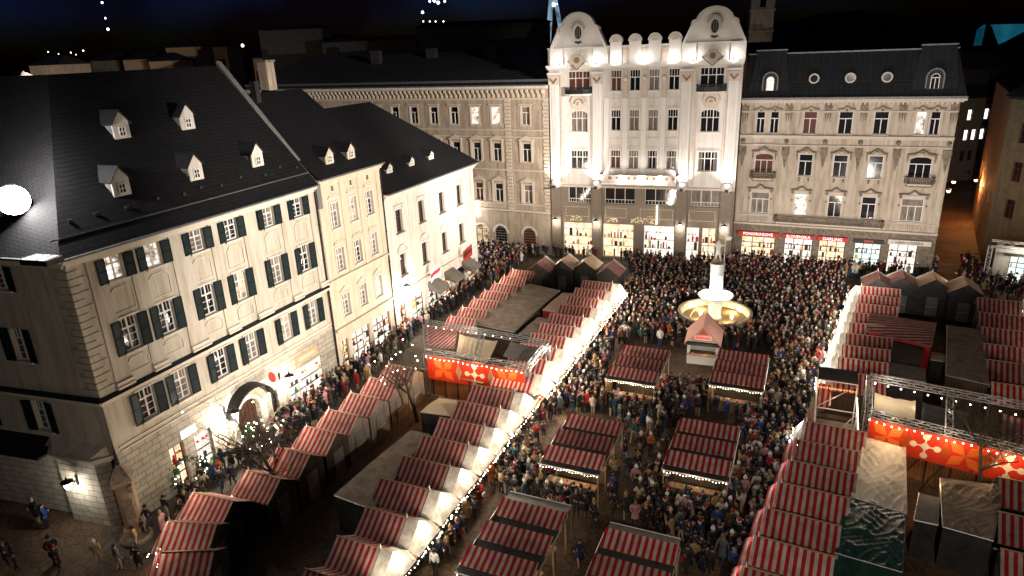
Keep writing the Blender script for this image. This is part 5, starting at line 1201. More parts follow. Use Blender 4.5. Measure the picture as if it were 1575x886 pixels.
screen('orange lit plank screen below the left pavilion, beside the bare tree', at(648, 568, 2.1), at(742, 590, 2.1), .1, 2.1, 'planks_orange', False)
screen('orange lit board screen with slanting braces below the right pavilion', at(1393, 677, 2.6), at(1548, 720, 2.6), .1, 2.6, 'planks_orange', True)
lamp('screen_tarp_fill', on(bpy.data.objects['screen_fence'], 2.5, -2.2, 3.0), 60, (1, .6, .28), .2)
lamp('screen_tarp_fill', at(1440, 742, 2.6), 40, (1, .55, .28), .2)
lamp('screen_tarp_fill', at(1350, 672, 4.6), 55, (1, .8, .6), .2)  # added fill lamp, brightens the beige tarpaulin
# open scaffold bar between the two right hand rows
def scaffold_bar():
    c = [at(1258, 583, 3.4), at(1320, 592, 3.4), at(1322, 573, 3.4), at(1264, 566, 3.4)]; d = c[1] - c[0]
    t = thing('scaffold_bar', 'open scaffold bar with black roof sheet between the two right hand rows', 'bar', (c[0].x, c[0].y, 0), math.atan2(d.y, d.x)); W_ = d.length; bk = (c[3] - c[0]).length; fr = 5.2
    ob('roof_sheet', MB().box(0, W_, 0, bk, 3.4, 3.5, 'tarp_dark'), t)
    mb = MB()
    for y in (bk, 0, -fr * .5, -fr):
        for x in (.03, W_ - .03): mb.tube((x, y, 0), (x, y, 3.4 if y >= 0 else 2.5), .045, .045, 'white_paint', 6)
        mb.tube((0, y, 3.38 if y >= 0 else 2.5), (W_, y, 3.38 if y >= 0 else 2.5), .04, .04, 'white_paint', 6)
    for x in (.03, W_ - .03): mb.tube((x, 0, 2.5), (x, -fr, 2.5), .04, .04, 'white_paint', 6)
    mb.tube((0, -fr * .5, 2.5), (W_, 0, 3.3), .03, .03, 'steel', 5); mb.tube((0, -fr, .4), (W_, -fr * .5, 2.4), .03, .03, 'steel', 5)
    ob('scaffold_frame', mb, t)
    ob('counter', MB().box(.2, W_ - .2, -1.2, -.6, 0, 1.05, 'planks_dark'), t); ob('back_cloth', MB().box(.1, W_ * .35, -.12, -.05, 1.2, 3.1, 'stripes'), t)
    ob('shelf', MB().box(.1, W_ - .1, -2.9, -2.1, 1.3, 1.36, 'tarp_grey'), t); ob('shelf', MB().box(.1, W_ - .1, -4.6, -3.6, 1.0, 1.06, 'slate_cheek'), t)
    ob('sign_board', MB().box(-.25, -.18, -3.4, -2.6, .3, 2.1, 'red_paint'), t)
    mb = MB()
    for i in range(14): mb.ball((W_ * (i + .5) / 14, -.2, 2.9), .06, 'candle_orange', 4)
    ob('heater', mb, t)
    mb = MB()
    for i in range(18): mb.ball((W_ + .05, -fr * i / 18, 2.3), .045, 'bulb', 3)
    ob('light_string', mb, t)
    lamp('bar_light', (W_ / 2, -1.2, 2.6), 35, (1, .5, .22), .15, t); lamp('bar_light', (W_ / 2, -3.6, 2.7), 16, (1, .8, .6), .15, t)
scaffold_bar()
# ================================================================== fountain
def fountain():
    t = thing('fountain', 'round stone fountain with floodlit white column and a carved figure on top', 'fountain', (20.2, 63.2, 0), RZ)
    mb = MB(); mb.lathe([(4.5, 0), (4.5, .18), (4.1, .18), (4.1, .34), (3.7, .34), (3.7, .0)], 'granite', n=40); ob('step', mb, t)
    mb = MB(); mb.lathe([(3.3, .34), (3.35, .6), (3.5, 1.0), (3.62, 1.18), (3.6, 1.3), (3.35, 1.3), (3.22, 1.15), (3.1, .5), (.3, .42)], 'basin_stone', n=48)
    ob('basin', mb, t, smooth=False)
    mb = MB(); mb.lathe([(.0, .62), (3.14, .62)], 'water', n=40); ob('water', mb, t)
    mb = MB(); mb.lathe([(.75, .4), (.75, .7), (.62, .8), (.58, 1.5), (.66, 1.7), (.5, 2.1), (.55, 2.4)], 'column_stone', n=16); ob('pedestal', mb, t, smooth=True)
    mb = MB(); mb.lathe([(.5, 2.35), (1.0, 2.5), (1.55, 2.75), (1.75, 2.98), (1.66, 3.02), (1.4, 2.86), (.5, 2.72)], 'column_stone', n=32); ob('upper_bowl', mb, t, smooth=True)
    mb = MB(); mb.lathe([(.8, 2.7), (.7, 2.9), (.64, 3.1), (.62, 5.1), (.68, 5.2), (.62, 5.3), (.62, 5.4)], 'column_stone', n=20); ob('column', mb, t, smooth=True)
    mb = MB(); mb.lathe([(.55, 5.38), (.66, 5.45), (.66, 6.15), (.72, 6.2), (.72, 6.3), (.01, 6.3)], 'column_stone', n=20); ob('capital', mb, t)
    # armoured figure with banner staff, one surface grown on a skeleton
    J = [(0, 0, 7.35), (0, .02, 7.75), (0, .02, 8.15), (0, 0, 8.4), (0, 0, 8.62), (-.3, 0, 8.15), (-.42, -.1, 7.85), (-.35, -.3, 7.65), (.3, 0, 8.15), (.5, -.1, 8.1), (.62, -.25, 8.3), (-.14, 0, 7.3), (-.17, -.05, 6.85), (-.17, 0, 6.42), (.14, 0, 7.3), (.2, .03, 6.85), (.22, .08, 6.42)]
    Eg = [(0, 1), (1, 2), (2, 3), (3, 4), (2, 5), (5, 6), (6, 7), (2, 8), (8, 9), (9, 10), (0, 11), (11, 12), (12, 13), (0, 14), (14, 15), (15, 16)]
    Rr = [.24, .22, .26, .1, .16, .13, .09, .07, .13, .09, .07, .15, .11, .09, .15, .11, .09]
    ob('statue', skin_mesh(J, Eg, Rr, 'column_stone'), t, smooth=True)
    mb = MB(); mb.tube((.62, -.27, 6.4), (.62, -.27, 9.3), .035, .03, 'column_stone', 6); mb.xz([(.62, 9.2), (1.25, 9.05), (1.1, 8.75), (.62, 8.7)], -.29, -.25, 'column_stone'); mb.lathe([(.3, 6.3), (.42, 6.5), (.36, 6.75), (.2, 6.85)], 'old_stone', (-.1, .2, 0), 10); ob('banner_staff', mb, t)
    mb = MB()
    for k in range(4):
        a = k * pi / 2 + .4
        for i in range(10):
            f0, f1 = i / 10, (i + 1) / 10; P = lambda f: ((.6 + 1.9 * f) * cos(a), (.6 + 1.9 * f) * sin(a), 2.1 + .8 * f - 2.2 * f * f)
            mb.tube(P(f0), P(f1), .03, .03, 'frame_white', 4)
    ob('water_jet', mb, t)
    for k in range(4):
        a = k * pi / 2 + .8; lamp('fountain_light', (2.2 * cos(a), 2.2 * sin(a), 1.0), 120, (1, .84, .6), .12, t)
        lamp('fountain_light', (1.25 * cos(a), 1.25 * sin(a), 3.25), 130, (.93, .97, 1), .1, t)
    lamp('fountain_light', (-.5, -1.9, 4.6), 120, (.95, .98, 1), .15, t)
def skin_mesh(J, Eg, Rr, m, sub=1, extra=None):
    me = bpy.data.meshes.new('sk'); me.from_pydata(J, Eg, []); o = bpy.data.objects.new('sk', me); COL.objects.link(o)
    md = o.modifiers.new('s', 'SKIN'); md.use_smooth_shade = True
    for v, r in zip(me.skin_vertices[0].data, Rr): v.radius = (r, r) if not isinstance(r, tuple) else r
    me.skin_vertices[0].data[0].use_root = True
    if sub: o.modifiers.new('b', 'SUBSURF').levels = sub
    dg = bpy.context.evaluated_depsgraph_get(); out = bpy.data.meshes.new_from_object(o.evaluated_get(dg)); bpy.data.objects.remove(o)
    out.materials.clear()
    if m: out.materials.append(M[m])
    return out
fountain()
# ================================================================== little hut
def hut():
    p = at(1079, 561); t = thing('gabled_hut', 'little white hut with pink roof and red gable panel in front of the fountain', 'hut', (p.x, p.y, 0), RZ + R(4))
    w, D, ze, zp = 1.3, 3.1, 2.25, 3.75
    mb = MB(); mb.box(-w, w, 0, .07, 0, .95, 'white_paint')
    for s in (-1, 1): mb.box(*sorted((s * w, s * (w - .07))), .07, D, 0, ze, 'white_paint'); mb.box(*sorted((s * w, s * (w - .2))), 0, .07, .95, ze, 'white_paint')
    mb.box(-w + .07, w - .07, D - .07, D, 0, ze, 'white_paint'); mb.xz([(-w, ze), (w, ze), (0, zp - .1)], D - .07, D, 'white_paint'); ob('wall', mb, t)
    mb = MB(); mb.xz([(-w, ze), (w, ze), (0, zp - .1)], 0, .07, 'canvas_tan'); mb.xz([(-.72, ze + .12), (.72, ze + .12), (.72, ze + .5), (-.72, ze + .5)], -.04, -.002, 'frame_white'); mb.xz([(-.64, ze + .18), (.64, ze + .18), (.64, ze + .44), (-.64, ze + .44)], -.06, -.042, 'sign_red'); mb.xz([(-.4, ze + .62), (.4, ze + .62), (0, ze + 1.1)], -.05, -.002, 'red_paint'); ob('gable_panel', mb, t)
    mb = MB()
    for s in (-1, 1): mb.raw([(0, -.4, zp), (s * (w + .25), -.4, ze - .2), (s * (w + .25), D + .2, ze - .2), (0, D + .2, zp), (0, -.4, zp - .08), (s * (w + .25), -.4, ze - .28), (s * (w + .25), D + .2, ze - .28), (0, D + .2, zp - .08)], [(0, 1, 2, 3), (4, 5, 6, 7), (0, 1, 5, 4), (1, 2, 6, 5), (2, 3, 7, 6)], 'canvas_pink')
    ob('roof', mb, t)
    mb = MB(); mb.box(-w - .1, w + .1, -.45, 0, ze - .28, ze - .1, 'tarp_dark'); ob('eaves_board', mb, t)
    mb = MB(); mb.box(-w, w, -.35, 0, .95, 1.02, 'wood_edge')
    rnd = random.Random(1)
    for i in range(8): mb.ball((-w + .2 + i * .3, -.15, 1.1), .07, rnd.choice(['goods_red', 'goods_gold', 'goods_cream']), 4)
    ob('counter', mb, t); lamp('hut_light', (0, 1.2, 2.1), 45, (1, .95, .85), .1, t); lamp('hut_light', (0, -1.4, 2.4), 40, (1, .9, .75), .1, t)
    lamp('hut_light', (1.9, .6, 3.8), 30, (1, .85, .7), .1, t)
hut()
# ================================================================== corner spring with a pointed roof, wreath, tree, lanterns, signs
def corner_spring():
    a2 = R(163); d = Vector((cos(R((163 + 180 + 65.7 + 0) / 2)), 0, 0)); t = thing('corner_spring', 'old orange brown stone pump pillar with spiked iron top at the house corner', 'pillar', (-23.7, 34.75, 0), R(24))
    mb = MB(); mb.box(-.55, .55, -.65, .5, 0, .5, 'old_stone'); mb.xy([(-.45, .5), (-.45, -.45), (-.2, -.55), (.2, -.55), (.45, -.45), (.45, .5)], .5, 3.5, 'old_stone'); mb.box(-.55, .55, -.65, .5, 3.5, 3.8, 'old_stone'); mb.box(-.3, .3, -.6, -.5, 1.2, 2.6, 'weathered_stone'); ob('pillar', mb, t)
    mb = MB(); mb.raw([(-.6, -.7, 3.8), (.6, -.7, 3.8), (.6, .45, 3.8), (-.6, .45, 3.8), (0, -.1, 5.0)], [(0, 1, 4), (1, 2, 4), (2, 3, 4), (3, 0, 4)], 'weathered_stone'); mb.tube((0, -.1, 4.5), (0, -.1, 6.1), .16, .01, 'dark_metal', 6); ob('spike_roof', mb, t)
    mb = MB(); mb.lathe([(.9, 0), (.9, .2), (.75, .3), (.7, .15), (.01, .12)], 'granite', (.1, -.9, 0), 14); ob('trough', mb, t); ob('lamp_box', MB().box(.25, .5, -.95, -.5, 3.2, 3.6, 'weathered_stone'), t)
corner_spring()
def wreath(loc, rz):
    t = thing('door_wreath', 'big round evergreen wreath dotted with white lights standing at the shop door', 'wreath', loc, rz); rnd = random.Random(2)
    mb = MB()
    for i in range(420):
        a = rnd.random() * 2 * pi; r = 1.0 + rnd.gauss(0, .13); p = Vector((r * cos(a), rnd.gauss(0, .12), 1.25 + r * sin(a) * 1.05)); q = p + Vector((rnd.gauss(0, .13), rnd.gauss(0, .1), rnd.gauss(0, .13)))
        mb.tube(p, q, .03, .004, 'needle_green', 3, False)
    ob('branches', mb, t); mb = MB()
    for i in range(7):
        a = rnd.random() * 2 * pi; r = 1.0 + rnd.gauss(0, .12); mb.ball((r * cos(a), -.16, 1.25 + r * sin(a) * 1.05), .045, 'bulb', 3)
    ob('lights', mb, t)
wreath(on(B1, 3.9, -.45, 0), A1)
def small_fir(loc, label, h=2.6):
    t = thing('fir_tree', label, 'tree', loc); rnd = random.Random(4); mb = MB(); mb.tube((0, 0, 0), (0, 0, h), .05, .01, 'bark'); ob('trunk', mb, t); mb = MB(); b = MB()
    for i in range(700):
        f = rnd.random() ** .8; z = .3 + (h - .3) * f; r = (1 - f) * h * .33 * (.5 + .5 * rnd.random()); a = rnd.random() * 2 * pi; p = Vector((r * cos(a), r * sin(a), z)); mb.tube(p * 1, p + Vector((.2 * cos(a), .2 * sin(a), -.08)), .035, .005, 'needle_green', 3, False)
        if i % 45 == 0: b.ball(p + Vector((.1 * cos(a), .1 * sin(a), .02)), .05, 'bulb', 3)
    ob('crown', mb, t); ob('lights', b, t)
small_fir(on(B1, 9.0, -1.2, 0), 'little dark fir tree with white lights beside the arched portal', 2.4)
small_fir(on(B1, 5.0, -.9, 0), 'little dark fir tree next to the bright shop window', 1.9)
lantern('black wall lantern left of the arched portal', on(B1, 8.1, -.12, 3.5), A1, arm=.95, power=800, color=(1, .9, .76))
lantern('black wall lantern over the bright shop right of the arched portal', on(B1, 13.7, -.12, 3.6), A1, arm=1.0, power=420, color=(1, .92, .8))
p = Vector((-24.09, 35.33, 0)); ds = Vector((cos(R(163)), sin(R(163)), 0)); ns = Vector((-ds.y, ds.x, 0)) * (1 if Vector((-ds.y, ds.x)).y < 0 else -1)
lantern('black wall lantern on the pale splayed bay of the shaded side wall', p + ds * 2.9 + ns * .62 + Vector((0, 0, 3.2)), R(163 + 180), arm=.6, power=120, color=(1, .96, .86))
lantern('white glowing wall lantern in the bright spot between cream house and white house', on(B3, 1.2, -.1, 5.0), A1, arm=.8, power=800, color=(1, .93, .82))
lantern('wall lantern glowing near the inner corner of the ochre house', on(B4, B4L - 12.2, -.2, 6.2), A4, arm=.8, power=600, color=(1, .95, .92))
def round_sign():
    t = thing('hanging_sign', 'round red sign hanging beside the arched portal', 'sign', on(B1, 12.55, -.05, 4.25), A1); mb = MB(); mb.tube((0, 0, .3), (0, -.9, .3), .02, .02, 'dark_metal'); ob('bracket', mb, t)
    mb = MB(); mb.yz([(-.5 + .36 * cos(2 * pi * i / 20), -.05 + .42 * sin(2 * pi * i / 20)) for i in range(20)], -.04, .04, 'sign_red'); ob('disc', mb, t)
round_sign()
def board(label, name, loc, rz, w, h, m, txt, tm, size):
    t = thing(name, label, 'sign', loc, rz); ob('board', MB().box(-w / 2, w / 2, -.08, 0, -h / 2, h / 2, m), t)
    if txt: lettering('lettering', txt, size, tm, t, (0, -.1, 0))
board('orange lettered shop sign above the bright window of the corner house', 'shop_sign', on(B1, 17.0, -.06, 3.95), A1, 2.6, .72, 'sign_orange', 'KAVIAREN', 'frame_white', .42)
board('round cornered white glowing sign above the left shop door', 'shop_sign', on(B1, 5.0, -.06, 3.75), A1, 1.2, .55, 'sign_white', '', 'frame_dark', .3)
# ================================================================== bare trees
def bare_tree(label, loc, h, seed, spread=.9, lights=0, dens=5):
    t = thing('bare_tree', label, 'tree', loc); rnd = random.Random(seed); tr = MB(); cr_ = MB(); tips = []
    def grow(p, d, L, r, lv):
        segs = 3; q = p
        for i in range(segs):
            d = (d + Vector((rnd.gauss(0, .13), rnd.gauss(0, .13), rnd.gauss(0, .08) + .03))).normalized(); n = q + d * L / segs; r2 = r * (1 - .22)
            (tr if lv == 0 else cr_).tube(q, n, r, r2, 'bark', 6 if lv < 2 else 4, False)
            if lv < 4 and (i > 0 or lv > 0):
                for k in range(dens if lv == 0 else rnd.choice((1, 2, 2))):
                    a = rnd.random() * 2 * pi; sd = Vector((cos(a), sin(a), .25 + rnd.random() * .6)).normalized(); grow(n, (d * .45 + sd * spread).normalized(), L * (.52 + rnd.random() * .2), r2 * .6, lv + 1)
            q = n; r = r2
        if lv >= 2: tips.append(q)
    grow(Vector((0, 0, 0)), Vector((0, 0, 1)), h * .55, .19, 0)
    ob('trunk', tr, t); ob('crown', cr_, t)
    if lights:
        b = MB()
        for p in rnd.sample(tips, min(lights, len(tips))): b.ball(p, .05, 'bulb', 3)
        ob('lights', b, t)
bare_tree('bare tree with lit twigs beside the orange pavilion screen', at(642, 648), 6.8, 11, 1.0, 16, 4)
bare_tree('bare tree spreading over the dark stalls in front of the portal', at(455, 778), 8.4, 5, 1.1, 8, 6)
bare_tree('low bare tree strung with warm lights at the foot of the portal', at(402, 728), 3.6, 8, 1.1, 14, 5)
bare_tree('bare tree standing in front of the red banner at the right', at(1500, 790), 7.4, 21, 1.0, 0, 4)
bare_tree('small bare tree on the brown roofs of the rear left compound', at(822, 470), 5.2, 31, 1.0, 0, 3)
# ================================================================== roof floodlight at the left
def roof_flood():
    """floodlight standing just off the roof slope, so that the tiles round it are flooded too"""
    bpy.context.view_layer.update(); d = ray(38, 318).normalized(); hit, P, nn, *_ = SC.ray_cast(bpy.context.evaluated_depsgraph_get(), (0, 0, CH), d)
    if nn.dot(d) > 0: nn = -nn
    Q = P + nn * .75
    t = thing('floodlight', 'dazzling round white floodlight on the roof slope of the corner house', 'floodlight', (Q.x, Q.y, Q.z - 1.2), math.atan2(-Q.y, -Q.x) + pi / 2)
    mb = MB(); mb.tube((0, .3, -.4), (0, .3, 1.2), .05, .05, 'dark_metal'); mb.tube((-.7, .1, 1.2), (.7, .1, 1.2), .04, .04, 'dark_metal'); ob('mast', mb, t)
    h = ob('housing', MB().xz(arc(0, 0, .84, 0, 2 * pi, 32)[:-1], -.1, .25, 'dark_metal'), t, (0, 0, 1.2)); ob('lens', MB().xz(arc(0, 0, .8, 0, 2 * pi, 32)[:-1], 0, .02, 'flood_glass'), h, (0, -.13, 0))
    A_ = Q + nn * .7 + Vector((.9, 0, 2.0)); lamp('flood_fill_beam', A_, 2400, (1, .97, .95), .35)  # extra point lamp set off the fixture to make a halo on the tiles
roof_flood()
def skylight():
    p = at(62, 392, 17.9)
    t = thing('roof_light', 'small lit glass roof light near the eaves of the corner house', 'roof light', (p.x, p.y, 17.75), R(163 + 180))
    mb = MB(); mb.box(-.9, .9, -.5, .5, -.3, 0, 'dark_metal')
    for k in range(4): mb.box(-.85 + k * .55, -.8 + k * .55, -.5, .5, .02, .05, 'dark_metal')
    ob('frame', mb, t); ob('pane', MB().box(-.84, .84, -.46, .46, .001, .02, 'lit_white'), t)
skylight()
# ================================================================== right edge: white shop tent with truss
def right_shop():
    p = at(1522, 432); q = at(1582, 440); d = q - p; t = thing('shop_pavilion', 'white shop pavilion with a truss beam over its open lit front at the right edge', 'pavilion', (p.x, p.y, 0), math.atan2(d.y, d.x)); L = 9
    mb = MB(); panel(mb, 0, L, 0, 4.2, [(1.4, 3.6, .2, 3.1), (4.4, 8.4, .2, 3.1)], 'plaster_white', .3); mb.box(0, L, .31, 4, 4.1, 4.2, 'tarp_grey'); mb.poly([(0, 0, 0), (0, 4, 0), (0, 4, 4.2), (0, 0, 4.2)], 'plaster_white'); ob('wall', mb, t)
    for a, b in ((1.4, 3.6), (4.4, 8.4)): window(t, (a + b) / 2, .2, b - a, 2.9, 'shop', 'shop_green', 'frame_dark')
    mb = MB(); truss(mb, (-.5, -1.1, 4.6), (L, -1.1, 4.6), .7, 'white_paint', 7, .05); truss(mb, (-.5, -1.1, 0), (-.5, -1.1, 4.3), .4, 'white_paint', None, .04); ob('truss_beam', mb, t)
    mb = MB(); mb.box(.8, 4.0, -.9, 0, 3.35, 3.45, 'frame_dark'); ob('awning', mb, t)
    lamp('shop_light', (2.5, -1.6, 3.6), 160, (1, .94, .84), .2, t)
right_shop()
def barrier(label, px, py, rz):
    p = at(px, py); t = thing('crowd_barrier', label, 'barrier', (p.x, p.y, 0), rz); mb = MB()
    mb.tube((-1, 0, .1), (-1, 0, 1.1), .025, .025, 'steel', 5); mb.tube((1, 0, .1), (1, 0, 1.1), .025, .025, 'steel', 5); mb.tube((-1, 0, 1.1), (1, 0, 1.1), .025, .025, 'steel', 5); mb.tube((-1, 0, .25), (1, 0, .25), .025, .025, 'steel', 5)
    for k in range(15): mb.tube((-.9 + k * .128, 0, .25), (-.9 + k * .128, 0, 1.1), .01, .01, 'steel', 4)
    ob('railing', mb, t); mb = MB()
    for x in (-.8, .8): mb.box(x - .03, x + .03, -.3, .3, 0, .05, 'steel')
    ob('feet', mb, t)
barrier('steel crowd barrier at the mouth of the side street', 1458, 420, R(-15))
# ================================================================== amber street lamps in the side street
def b6(px, py, off):
    u, z = onface(B6, px, py, off); q = on(B6, u, -off, z); return (q.x, q.y, q.z)
sl_ = at(1488, 345)
for (x, y, z), lab, pw in ((b6(1467, 279, -1.5), 'amber street lamp high on the wall at the mouth of the side street', 320), (b6(1459, 293, -1.0), 'lower amber street lamp beside the rose house corner', 140), ((sl_.x, sl_.y, 6.5), 'amber street lamp far up the side street', 2400)):
    t = thing('street_lamp', lab, 'lamp', (x, y, z)); ob('bracket', MB().tube((-.9, .8, .1), (0, 0, .15), .03, .03, 'dark_metal'), t); ob('lamp_shade', MB().lathe([(.05, .3), (.3, .1), (.3, .05)], 'dark_metal', n=10), t); ob('lamp_glass', MB().ball((0, 0, -.05), .2, 'bulb_warm'), t)
    lamp('street_light', (x + .3, y - .4, z - .5), pw, (1, .38, .1), .2)
# ================================================================== far roofs and towers behind the square
def far_block(label, px0, px1, ytop, dist, m, wins=0, roofm='roof_dark', rise=2., lit=None, hmin=None, name='far_house'):
    """house beyond the square: front face at a real distance, its height from the photograph"""
    r_0, r_1 = ray(px0, ytop), ray(px1, ytop); A = Vector((r_0.x, r_0.y, 0)) * (dist / r_0.y); Bq = Vector((r_1.x, r_1.y, 0)) * (dist / r_1.y); zt = CH + r_0.z * dist / r_0.y
    d = Bq - A; L = d.length; t = thing(name, label, 'building', A, math.atan2(d.y, d.x)); H = zt - (rise if rise > 0 else 0)
    ob('wall', MB().box(0, L, 0, 12, 0, H, m), t)
    mb = MB(); mb.raw([(-.5, -.5, H), (L + .5, -.5, H), (L + .5, 12.5, H), (-.5, 12.5, H), (1.5, 6, zt), (L - 1.5, 6, zt)], [(0, 1, 5, 4), (1, 2, 5), (2, 3, 4, 5), (3, 0, 4)], roofm); ob('roof', mb, t)
    rnd = random.Random(int(px0))
    for k in range(wins):
        u = L * (k + .5) / wins; hh = dist / 90
        ob('window', MB().box(u - .45 * hh, u + .45 * hh, -.06, 0, H - 2.9 * hh, H - 1.5 * hh, (lit or ['glass_dark'])[k % len(lit or [1])]), t)
    return t
far_block('pale gabled house with two dark windows far beyond the corner house roof', 40, 84, 86, 150, 'plaster_ochre', 2)
far_block('far house with a row of lit windows behind the corner house roof', 136, 180, 82, 190, 'plaster_olive', 4, lit=['far_window', 'glass_dark', 'far_window'])
far_block('brownish far house with two arched windows behind the corner house roof', 186, 226, 80, 185, 'old_stone', 2)
far_block('low brick far house with two lit squares behind the corner house roof', 226, 262, 82, 180, 'old_stone', 3, lit=['far_window', 'far_window', 'glass_dark'])
far_block('tall brick far house with stepped roof at the upper left', 252, 296, 62, 200, 'old_stone', 3)
far_block('narrow brick far house beside the stepped one', 324, 346, 61, 210, 'old_stone', 1)
far_block('brick far house at the end of the ochre house roof', 386, 420, 76, 170, 'old_stone', 2, lit=['glass_dark', 'far_window'])
far_block('wide black house with flat roof behind the ochre house', 640, 846, 34, 150, 'roof_dark', 0, rise=1)
far_block('low black house with uneven roof behind the ochre house', 494, 640, 58, 150, 'roof_dark', 0, rise=1)
far_block('black house with a square roof step behind the ochre house', 396, 494, 40, 160, 'roof_dark', 0, rise=1)
far_block('yellow lit house with a dome cut by the left edge', -30, 12, 112, 120, 'plaster_cream', 3, rise=3, lit=['far_window'])
far_block('wide black house behind the rose house roof', 1146, 1420, 66, 150, 'roof_dark', 0, rise=2)
far_block('high dark house at the upper right behind the rose house', 1400, 1640, 84, 130, 'roof_dark', 0, rise=3)
r_ = ray(8, 112)
lamp('far_house_fill', Vector((r_.x, r_.y, 0)) * (112 / r_.y) + Vector((0, 0, 26)), 700, (1, .7, .35), .5)
for k, x in enumerate((50, 205, 275)):
    r_ = ray(x, 85); lamp('far_house_fill', Vector((r_.x, r_.y, 0)) * (128 / r_.y) + Vector((0, 0, 27)), 2000, (1, .76, .58), .5)  # unseen lamps added to lift the far facades out of the dark
def far_spot(label, px, py, dist, s, m='far_light', name='distant_lamp', cat='lamp'):
    r_ = ray(px, py); P = r_ * (dist / r_.y); P.z += CH; t = thing(name, label, cat, (P.x, P.y, 0)); ob('mast', MB().tube((0, .3, 0), (0, .3, P.z), .15, .08, 'dark_metal', 4), t); ob('lamp_glass', MB().ball((0, 0, P.z), s, m, 4), t)
for i, (px, py, s) in enumerate([(157, 4, .5), (162, 28, .4), (166, 45, .6)]): far_spot('%s cold light on the dark tower at the upper left' % ('top', 'middle', 'lowest')[i], px, py, 330, s, 'cold_light')
for i, (px, py, s) in enumerate([(74, 80, .25), (90, 83, .2), (109, 81, .28), (128, 78, .32), (117, 84, .2)]): far_spot('distant street light on the dark hill, %s from the left' % ORD[i], px, py, 300, s, 'far_light')
far_spot('lone distant light right of the brick houses', 373, 70, 280, .6, 'far_light'); far_spot('bright end light of the dim row on the black roofs', 459, 69, 280, .8, 'far_light')
# pylon with tapering self-glowing legs
def pylon():
    D = 300; P = lambda px, py: (lambda r: Vector((r.x * D / r.y, D, CH + r.z * D / r.y)))(ray(px, py))
    a, b, c, d = P(842, 48), P(848, -6), P(864, 40), P(853, -6); t = thing('bridge_pylon', 'blue white lit bridge pylon leaning above the roofs left of the palace', 'pylon', (a.x, a.y, 0))
    o = Vector((a.x, a.y, 0)); mb = MB(); mb.tube(a - o - Vector((1.4, 0, 22)), b - o, 1.3, .9, 'pylon_self_glow', 8); ob('leg', mb, t); mb = MB(); mb.tube(c - o + Vector((3.4, 0, -22)), d - o, 1.0, .8, 'pylon_self_glow', 8); ob('leg', mb, t)
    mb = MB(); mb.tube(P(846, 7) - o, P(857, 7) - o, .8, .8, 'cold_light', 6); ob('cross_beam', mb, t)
pylon()
def tower():
    D = 190; r_ = ray(1172, 0); x = r_.x * D / r_.y; t = thing('church_tower', 'dim beige church tower cut by the top edge right of the palace', 'tower', (x, D, 0), R(-12))
    mb = MB(); mb.box(-2.9, 2.9, -2.5, 2.5, 0, 46, 'plaster_rose'); ob('shaft', mb, t); mb = MB()
    for z in (28, 33, 38): mb.box(-3.2, 3.2, -2.8, 2.8, z, z + .5, 'rose_trim')
    ob('string_course', mb, t); ob('window', MB().box(-.7, .7, -2.6, -2.5, 34, 37, 'glass_dark'), t)
    lamp('tower_light', (x - 5, D - 12, 24), 260, (1, .8, .6), 1.)
tower()
def teal_arena():
    D = 260; P = lambda px, py: (lambda r: Vector((r.x * D / r.y, D, CH + r.z * D / r.y)))(ray(px, py))
    a = P(1503, 68); t = thing('lit_arena', 'teal lit curved glass building at the upper right', 'building', (a.x, a.y, 0)); o = Vector((a.x, a.y, 0))
    out = [(P(*q) - o) for q in ((1503, 70), (1508, 46), (1518, 38), (1600, 36), (1600, 44), (1572, 50), (1546, 64), (1532, 70))]
    mb = MB(); mb.xz([(p.x, p.z) for p in out], 0, 2, 'teal_panel'); ob('glass_wall', mb, t); mb = MB()
    mb.tube(P(1511, 72) - o - Vector((0, .8, 0)), P(1518, 37) - o - Vector((0, .8, 0)), 1.0, .8, 'roof_dark', 5); mb.tube(P(1524, 72) - o - Vector((0, .5, 0)), P(1520, 42) - o - Vector((0, .5, 0)), 2.0, .8, 'roof_dark', 5); ob('rib', mb, t)
teal_arena()
def hilltop_lights():
    for i, (px, py, s) in enumerate([(661, 2, .6), (668, 1, .9), (674, 4, .9), (684, 2, .6), (650, 19, .8)]): far_spot('white light of the cluster above the black flat roof, %s from the left' % ORD[(1, 2, 3, 4, 0)[i]], px, py, 420, s, 'cold_light')
    for i, px in enumerate((651, 661, 670, 682)): far_spot('faint light in the short row above the black flat roof, %s from the left' % ORD[i], px, 33, 420, .4, 'far_light')
hilltop_lights()
# ================================================================== people
CC = {'black': (.012, .012, .014), 'charcoal': (.022, .022, .024), 'navy': (.012, .018, .05), 'dark brown': (.035, .020, .012), 'camel': (.28, .17, .08), 'cream': (.50, .43, .33), 'white': (.66, .64, .62), 'red': (.28, .014, .014),
      'burgundy': (.13, .012, .02), 'olive': (.06, .06, .025), 'grey': (.10, .10, .11), 'teal': (.015, .07, .08), 'bright blue': (.02, .06, .2), 'pink': (.45, .22, .24), 'orange': (.50, .12, .03), 'mustard': (.30, .20, .08)}
for k, c in CC.items(): mat('coat ' + k, c, .75 if k != 'black' else .5)
for k, c in {'fair': (.42, .25, .17), 'tan': (.30, .17, .10)}.items(): mat('skin ' + k, c, .55)
for k, c in {'dark': (.015, .010, .008), 'brown': (.07, .035, .015), 'blond': (.26, .17, .08), 'grey': (.20, .19, .18)}.items(): mat('hair ' + k, c, .6)
mat('shoe', (.02, .018, .016), .5); mat('eye', (.02, .015, .01), .3); mat('lip', (.35, .10, .08), .5); mat('leg black', (.014, .014, .016), .8); mat('leg denim', (.03, .05, .11), .8); mat('leg khaki', (.34, .26, .16), .8)
